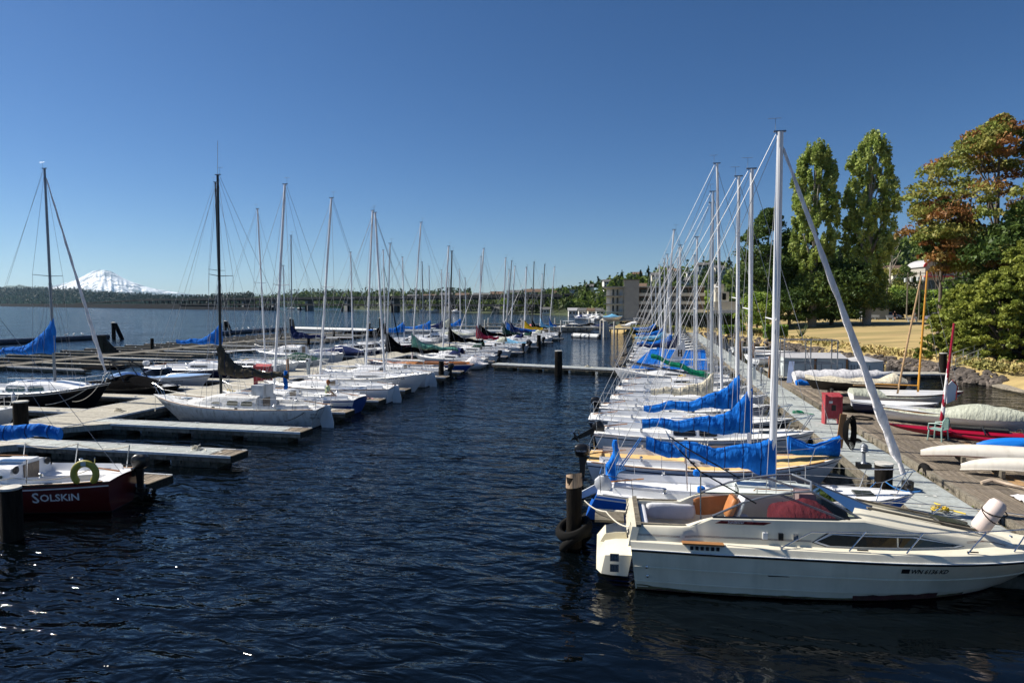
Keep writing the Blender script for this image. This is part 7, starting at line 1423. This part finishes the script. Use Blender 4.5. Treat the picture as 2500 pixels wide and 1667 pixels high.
sailboat('sailboat', 'old white cabin sloop with square windows, bow pointing left', 57.5, -33.5, -1, L=9.0, B=2.6, mx=0.5, fs=1.0, fb=1.25, rk=1.3, hullm=GREYHULL, cab=(.42, .8, .75, .7), win='2', mast=12.3, mastm=GALU, mr=.06, lod=1, group=IG, cover=CNAVY, zb=2.6, ze=2.6, xe=-3)
for i, (Y, mh, cv, mt_, lb) in enumerate([(72, 12.0, CBLACK, WALU, 'sloop with black cover among the speedboats'), (78, 11.6, CBLUE, WALU, 'sloop with blue cover behind the black-covered one'), (88, 11, CBLUE, ALU, 'sloop with bright blue cover before the breakwater'), (97, 10.5, CGREY, WALU, 'far sloop with grey cover before the breakwater')]): IL(lb, Y, L=8, mX=-30.5, hullm=[NAVY, WHITE][i % 2], mast=mh, mastm=mt_, mr=.075, cover=cv, zb=2.3, ze=2.3, coverneck=3.6, xe=-3, lod=2 if i > 1 else 1, jib=CBLACK if i == 0 else None, jibr=.07, cab=(.38, .74, .4, .64), win='1')
for i, (Y, bw_, mh, cv, mt_, lb) in enumerate([(64.5, -28.2, 11.2, None, WALU, 'white sloop with bare mast beside the navy speedboat'), (86, -28, 11.5, None, GALU, 'grey-masted sloop beyond the cabin cruiser'), (94.5, -28, 10.8, CNAVY, WALU, 'white sloop with navy cover near the last outer finger'), (104, -28, 11.4, CBLUE, WALU, 'white sloop with blue cover, last beyond the left walkway'), (109, -28.5, 10.2, None, ALU, 'small plain sloop at the far breakwater corner')]): IL(lb, Y, L=7.6, bow=bw_, mX=bw_-2.8, hullm=[WHITE, GREYHULL][i % 2], mast=mh, mastm=mt_, mr=.075, cover=cv, zb=2.2, ze=2.2, coverneck=3.5, xe=-3, lod=2, cab=(.38, .74, .4, .64), win='1')
for i, (Y, mX, mh, lb) in enumerate([(91, -20.2, 10.6, 'slim sloop with thin pale mast behind the golden cover'), (100, -19.4, 11.4, 'slim sloop between the two black masts'), (110.2, -18.6, 10.8, 'slim sloop at the very end of the left row')]): LL(lb, Y, L=7.2, stern=-15.4, mX=mX, hullm=WHITE, cab=(.38, .74, .4, .6), win='1', mast=mh, rake=.04, mastm=WALU, mr=.07, lod=2)
# motor boats
MG = 'motorboats moored in the marina'
motorboat('black-covered ski boat with black tower beside the walkway', 34.3, -31.0, 1, L=6.6, B=2.4, fs=.8, fb=.9, hullm=BLACKH, cover=CBLACK, tower=True, group=MG)
tb, HB = motorboat('silver blue open-bow runabout with dark blue windscreen', 38.6, -32.3, 1, L=7, B=2.4, fs=.95, fb=1.1, hullm=WHITE2, deckm=mat('sky_blue_deck', (.3, .45, .7), rough=.3), group=MG, stripe=NAVY, regn=('WN 1935 NE', .13, LETTER, 1.2, .62)); fender(tb, (.6, -1.25, .55), L=.45)
motorboat('small boat under a dark green tarpaulin', 53.0, -30.5, 1, L=5.6, B=2.1, hullm=WHITE, cover=CDGREEN, group=MG)
motorboat('rounded white dinghy with dark rim at the linking float', 56.2, -15.4, 1, L=2.8, B=1.5, fs=.4, fb=.5, hullm=WHITE2, cover=CWHITE, group=MG)
for i, (Y, X, L_, kw, lb) in enumerate([(62.5, -31, 6.4, dict(cover=CNAVY, hullm=NAVY), 'runabout under a navy cover with red stripe'), (66, -31, 6.6, dict(hullm=NAVY, stripe=WHITE, bim=CBLACK), 'navy speedboat with black canvas top'), (69.5, -30.5, 7, dict(hullm=BLACKH, deckm=WHITE2), 'long black and white speedboat'), (75, -31, 7, dict(hullm=NAVY, stripe=CRED, tower=True), 'navy ski boat with black folded tower'),
      (83, -31, 7, dict(hullm=WHITE, cuddy=.5), 'white cabin cruiser with red side stripe'), (92, -31, 8, dict(hullm=WHITE2, cuddy=.7, hard=True), 'white cruiser with a hardtop beyond the black masts'), (101, -31, 7, dict(hullm=WHITE, cover=CGREY), 'grey-covered boat before the far breakwater'), (96, -22, 7, dict(hullm=WHITE, bim=CGREY), 'white boat with grey bimini near the far end'),
      (111, -18, 6, dict(hullm=WHITE, cover=CBROWN), 'brown-covered boat at the end of the left row'), (80.5, -18.2, 6, dict(hullm=WHITE, cover=CLBLUE), 'faded blue covered boat with outboards in the left row')]): motorboat(lb, Y, X, 1 if X < -25 else -1, L=L_, group=MG, ob=BLACKP if i in (7, 9) else None, **kw)
# boats at the far jetties and the hillside marina
FM = 'small motorboats at the far jetties'
for i, (px, Y, kw, lb) in enumerate([(1262, 137, dict(bim=CBLACK), 'white boat with bimini on the long jetty'), (1300, 136, dict(cover=CPINK), 'pink-covered boat at the long jetty'), (1378, 136, dict(hard=True, cuddy=.5), 'white boat with rounded frame at the long jetty'), (1420, 137, dict(stripe=CYEL), 'small yellow-striped boat at the long jetty'), (1440, 150, dict(cover=CBLACK), 'black-covered boat between the jetties'),
      (1395, 156, dict(cuddy=.4), 'white boat beyond the farther jetty'), (1470, 148, dict(cover=CNAVY), 'navy-covered boat in front of the flats'), (1500, 151, dict(), 'open white boat under the flats deck'), (1548, 131, dict(hard=True, cuddy=.8), 'white cabin boat with canopy on a lift before the hedge'), (1500, 162, dict(cover=CLBLUE), 'light blue covered boat on the flats terrace')]):
    p = atY(px, 800, Y); o, _ = motorboat(lb, Y, p.x, 1 if i % 2 else -1, L=5.5 if i < 9 else 4.5, B=2.1, group=FM, yaw=rnd.uniform(-.2, .2), lod=2, **kw)
    if i == 8: o.location.z = .7
    if i == 9: o.location.z = 1.9; o.location.y = 156.5
for i in range(26):
    px = rnd.uniform(1412, 1474); D = rnd.uniform(225, 300); p = bear(px, D); o, _ = motorboat('small white boat packed in the hillside marina left of the flats', p.y, p.x, rnd.choice((1, -1)), L=rnd.uniform(4.5, 7), B=2, fs=.8, fb=1.1, cuddy=rnd.choice((0, .6, .8)), cover=rnd.choice((None, None, CNAVY, CWHITE)), group='boats packed in the hillside marina', yaw=rnd.uniform(-1, 1))
for i, (px, D, lb) in enumerate([(342, 900, 'small dark tug crossing the lake below the mountain'), (712, 640, 'tiny white motorboat out on the lake'), (735, 620, 'tiny dark fishing boat out on the lake'), (1005, 440, 'white boat near the bridge piers, leftmost'), (1035, 430, 'white cruiser below the bridge'), (1062, 425, 'white boat next to the cruiser below the bridge'), (1115, 400, 'white yacht near the far beach')]):
    p = bear(px, D); motorboat(lb, p.y, p.x, 1 if i % 2 else -1, L=9 if i < 3 else 7, B=3, fs=1.2, fb=1.6, cuddy=1.2, hard=i == 0, hullm=BLACKH if i in (0, 2) else WHITE, group='boats out on the lake')
p = bear(299, 880); tag(MB().lathe([(.1, -.5), (1.1, -.2), (1.5, .5), (1.1, 1.3), (.1, 1.7)], 12, (p.x, p.y, .3)).build('marker_buoy', ORANGE), 'orange round marker buoy out on the lake', 'buoy')
# gulls on the breakwater
def gull(x, y, z, label, rz):
    t = thing('gull', label, 'bird', (x, y, z), rz, 'gulls resting on the breakwater'); MB().loft([[Vector((xx, r_*math.cos(a), zz+r_*math.sin(a))) for a in [2*PI*j/8 for j in range(8)]] for xx, r_, zz in ((-.32, .02, .2), (-.15, .09, .17), (.05, .12, .18), (.17, .07, .27), (.24, .075, .34), (.3, .05, .35), (.38, .01, .33))]).build('body', WHITE2, t, 60)
    MB().prism([(-.34, -.1, .2), (.1, -.13, .2), (.08, -.13, .27), (-.1, -.1, .27)], (0, .2, 0)).build('wing', GREYTRIM, t); MB().tube([(0, .03, .1), (0, .03, -.02)], .012, 4).tube([(0, -.03, .1), (0, -.03, -.02)], .012, 4).build('leg', CYEL, t)
for i, q in enumerate((.66, .72, .79)): gull(-91+3.5*q, 72+19.5*q, .8, ['leftmost gull standing on the left breakwater pipe', 'middle gull standing on the left breakwater pipe', 'rightmost gull standing on the left breakwater pipe'][i], 1+i)
for i in range(9): gull(-77.5-.03*i, 109.5+i*2.0, .8, 'white gull in the line on the breakwater behind the tall dark mast', i*.9)

# ------------------------------------------------------------------ people
def figure(label, loc, rz, joints, radii, edges, mats, hair=None, group=None):
    me = bpy.data.meshes.new('body'); me.from_pydata(joints, edges, []); o = bpy.data.objects.new('body_tmp', me); COL.objects.link(o)
    sk = o.modifiers.new('skin', 'SKIN'); 
    for i, r_ in enumerate(radii): me.skin_vertices[0].data[i].radius = (r_, r_) if not isinstance(r_, tuple) else r_
    me.skin_vertices[0].data[0].use_root = True
    ss = o.modifiers.new('sub', 'SUBSURF'); ss.levels = 2; bpy.context.view_layer.update()
    dg = bpy.context.evaluated_depsgraph_get(); m2 = bpy.data.meshes.new_from_object(o.evaluated_get(dg)); bpy.data.objects.remove(o); m2.name = 'body'
    t = thing('person', label, 'person', loc, rz, group); m2.materials.clear()
    for m_ in (SKIN, mats[0], mats[1], BLACKP): m2.materials.append(m_)
    for p in m2.polygons: p.use_smooth = True; p.material_index = mats[2](p.center)
    inst('body', m2, t); return t
# seated man seen from behind: x forward (towards his knees), z up
J = [(0, 0, .12), (.02, 0, .3), (.05, 0, .48), (.08, 0, .6), (.09, 0, .68), (.11, 0, .78), (.12, 0, .88),
     (.07, .19, .57), (.12, .26, .36), (.3, .22, .22), (.38, .2, .2), (.07, -.19, .57), (.12, -.26, .36), (.3, -.22, .22), (.38, -.2, .2),
     (.05, .1, .1), (.45, .14, .14), (.5, .13, -.26), (.62, .13, -.33), (.05, -.1, .1), (.45, -.14, .14), (.5, -.13, -.26), (.62, -.13, -.33)]
Rr = [(.16, .13), (.15, .12), (.165, .12), (.12, .1), .058, .085, .07, .07, .055, .045, .04, .07, .055, .045, .04, .1, .08, .055, .04, .1, .08, .055, .04]
E_ = [(0, 1), (1, 2), (2, 3), (3, 4), (4, 5), (5, 6), (3, 7), (7, 8), (8, 9), (9, 10), (3, 11), (11, 12), (12, 13), (13, 14), (0, 15), (15, 16), (16, 17), (17, 18), (0, 19), (19, 20), (20, 21), (21, 22)]
def mi(c):
    if c.z > .68: return 0
    if c.x > .33 and c.z < .3: return 0 if c.z > -.28 else 3
    if c.z > .17: return 1 if not (abs(c.y) > .17 and c.z < .38) else 0
    return 2
tm = figure('man in a pale green shirt sitting on the stern seat, back turned', (-16.6, 31.35, .85), .25, J, Rr, E_, (SHIRT, SHORTS, mi))
MB().loft([[Vector((.1+r_*math.cos(a), r_*.9*math.sin(a), z)) for a in [2*PI*j/12 for j in range(12)]] for r_, z in ((.085, .76), (.105, .82), (.105, .9), (.07, .96), (.02, .985))]).build('hair', HAIR, tm, 60)
for s_ in (-1, 1): MB().loft([[Vector((.12+r_*math.cos(a), s_*(.098+.01*k), .83+r_*1.3*math.sin(a))) for a in [2*PI*j/8 for j in range(8)]] for k, r_ in enumerate((.022, .018))]).build('ear', SKIN, tm)
# two walkers in the park
Jw = [(0, 0, .92), (0, 0, 1.1), (0, 0, 1.3), (0, 0, 1.42), (0, 0, 1.5), (.01, 0, 1.6), (.01, 0, 1.7), (0, .19, 1.38), (-.03, .25, 1.12), (.06, .25, .9), (.08, .25, .82), (0, -.19, 1.38), (.05, -.25, 1.12), (.14, -.25, .92), (.17, -.25, .84), (0, .09, .86), (.12, .1, .48), (.05, .1, .08), (.2, .1, .04), (0, -.09, .86), (-.05, -.1, .48), (-.25, -.1, .1), (-.12, -.1, .04)]
def mw(c): return 0 if c.z > 1.47 or (abs(c.y) > .18 and c.z < 1.2 and c.z > .78) else (1 if c.z > .95 else (2 if c.z > .5 else (0 if c.z > .1 else 3)))
for px, Y, lb, sh_, so_ in ((2184, 141, 'walker in dark clothes on the street beyond the lawn', CBLACK, CBLACK), (2232, 135, 'walker in a grey shirt and dark shorts beyond the lawn', CSILV, CBLACK)):
    x, y, z = onl(px, Y); tw_ = figure(lb, (x, y, z), 1.2, Jw, Rr, E_, (sh_, so_, mw), group='people walking beyond the lawn')
    MB().loft([[Vector((.0+r_*math.cos(a), r_*.9*math.sin(a), z_)) for a in [2*PI*j/10 for j in range(10)]] for r_, z_ in ((.08, 1.6), (.1, 1.66), (.09, 1.74), (.03, 1.79))]).build('hair', BLACKP, tw_, 60)

# ------------------------------------------------------------------ air
hz = bpy.data.materials.new('haze_air'); hz.use_nodes = True; t = hz.node_tree; t.nodes.clear(); o = t.nodes.new('ShaderNodeOutputMaterial'); v = t.nodes.new('ShaderNodeVolumePrincipled')
v.inputs['Color'].default_value = (.46, .74, 1, 1); v.inputs['Density'].default_value = 2.4e-5; v.inputs['Anisotropy'].default_value = .3; t.links.new(v.outputs[0], o.inputs['Volume'])
hb_ = MB().bx(-20000, 20000, -4000, 20000, -6, 920).build('haze', hz, None, 0); stuff(tag(hb_, 'thin blue haze over the lake', 'haze')); del hb_['category']
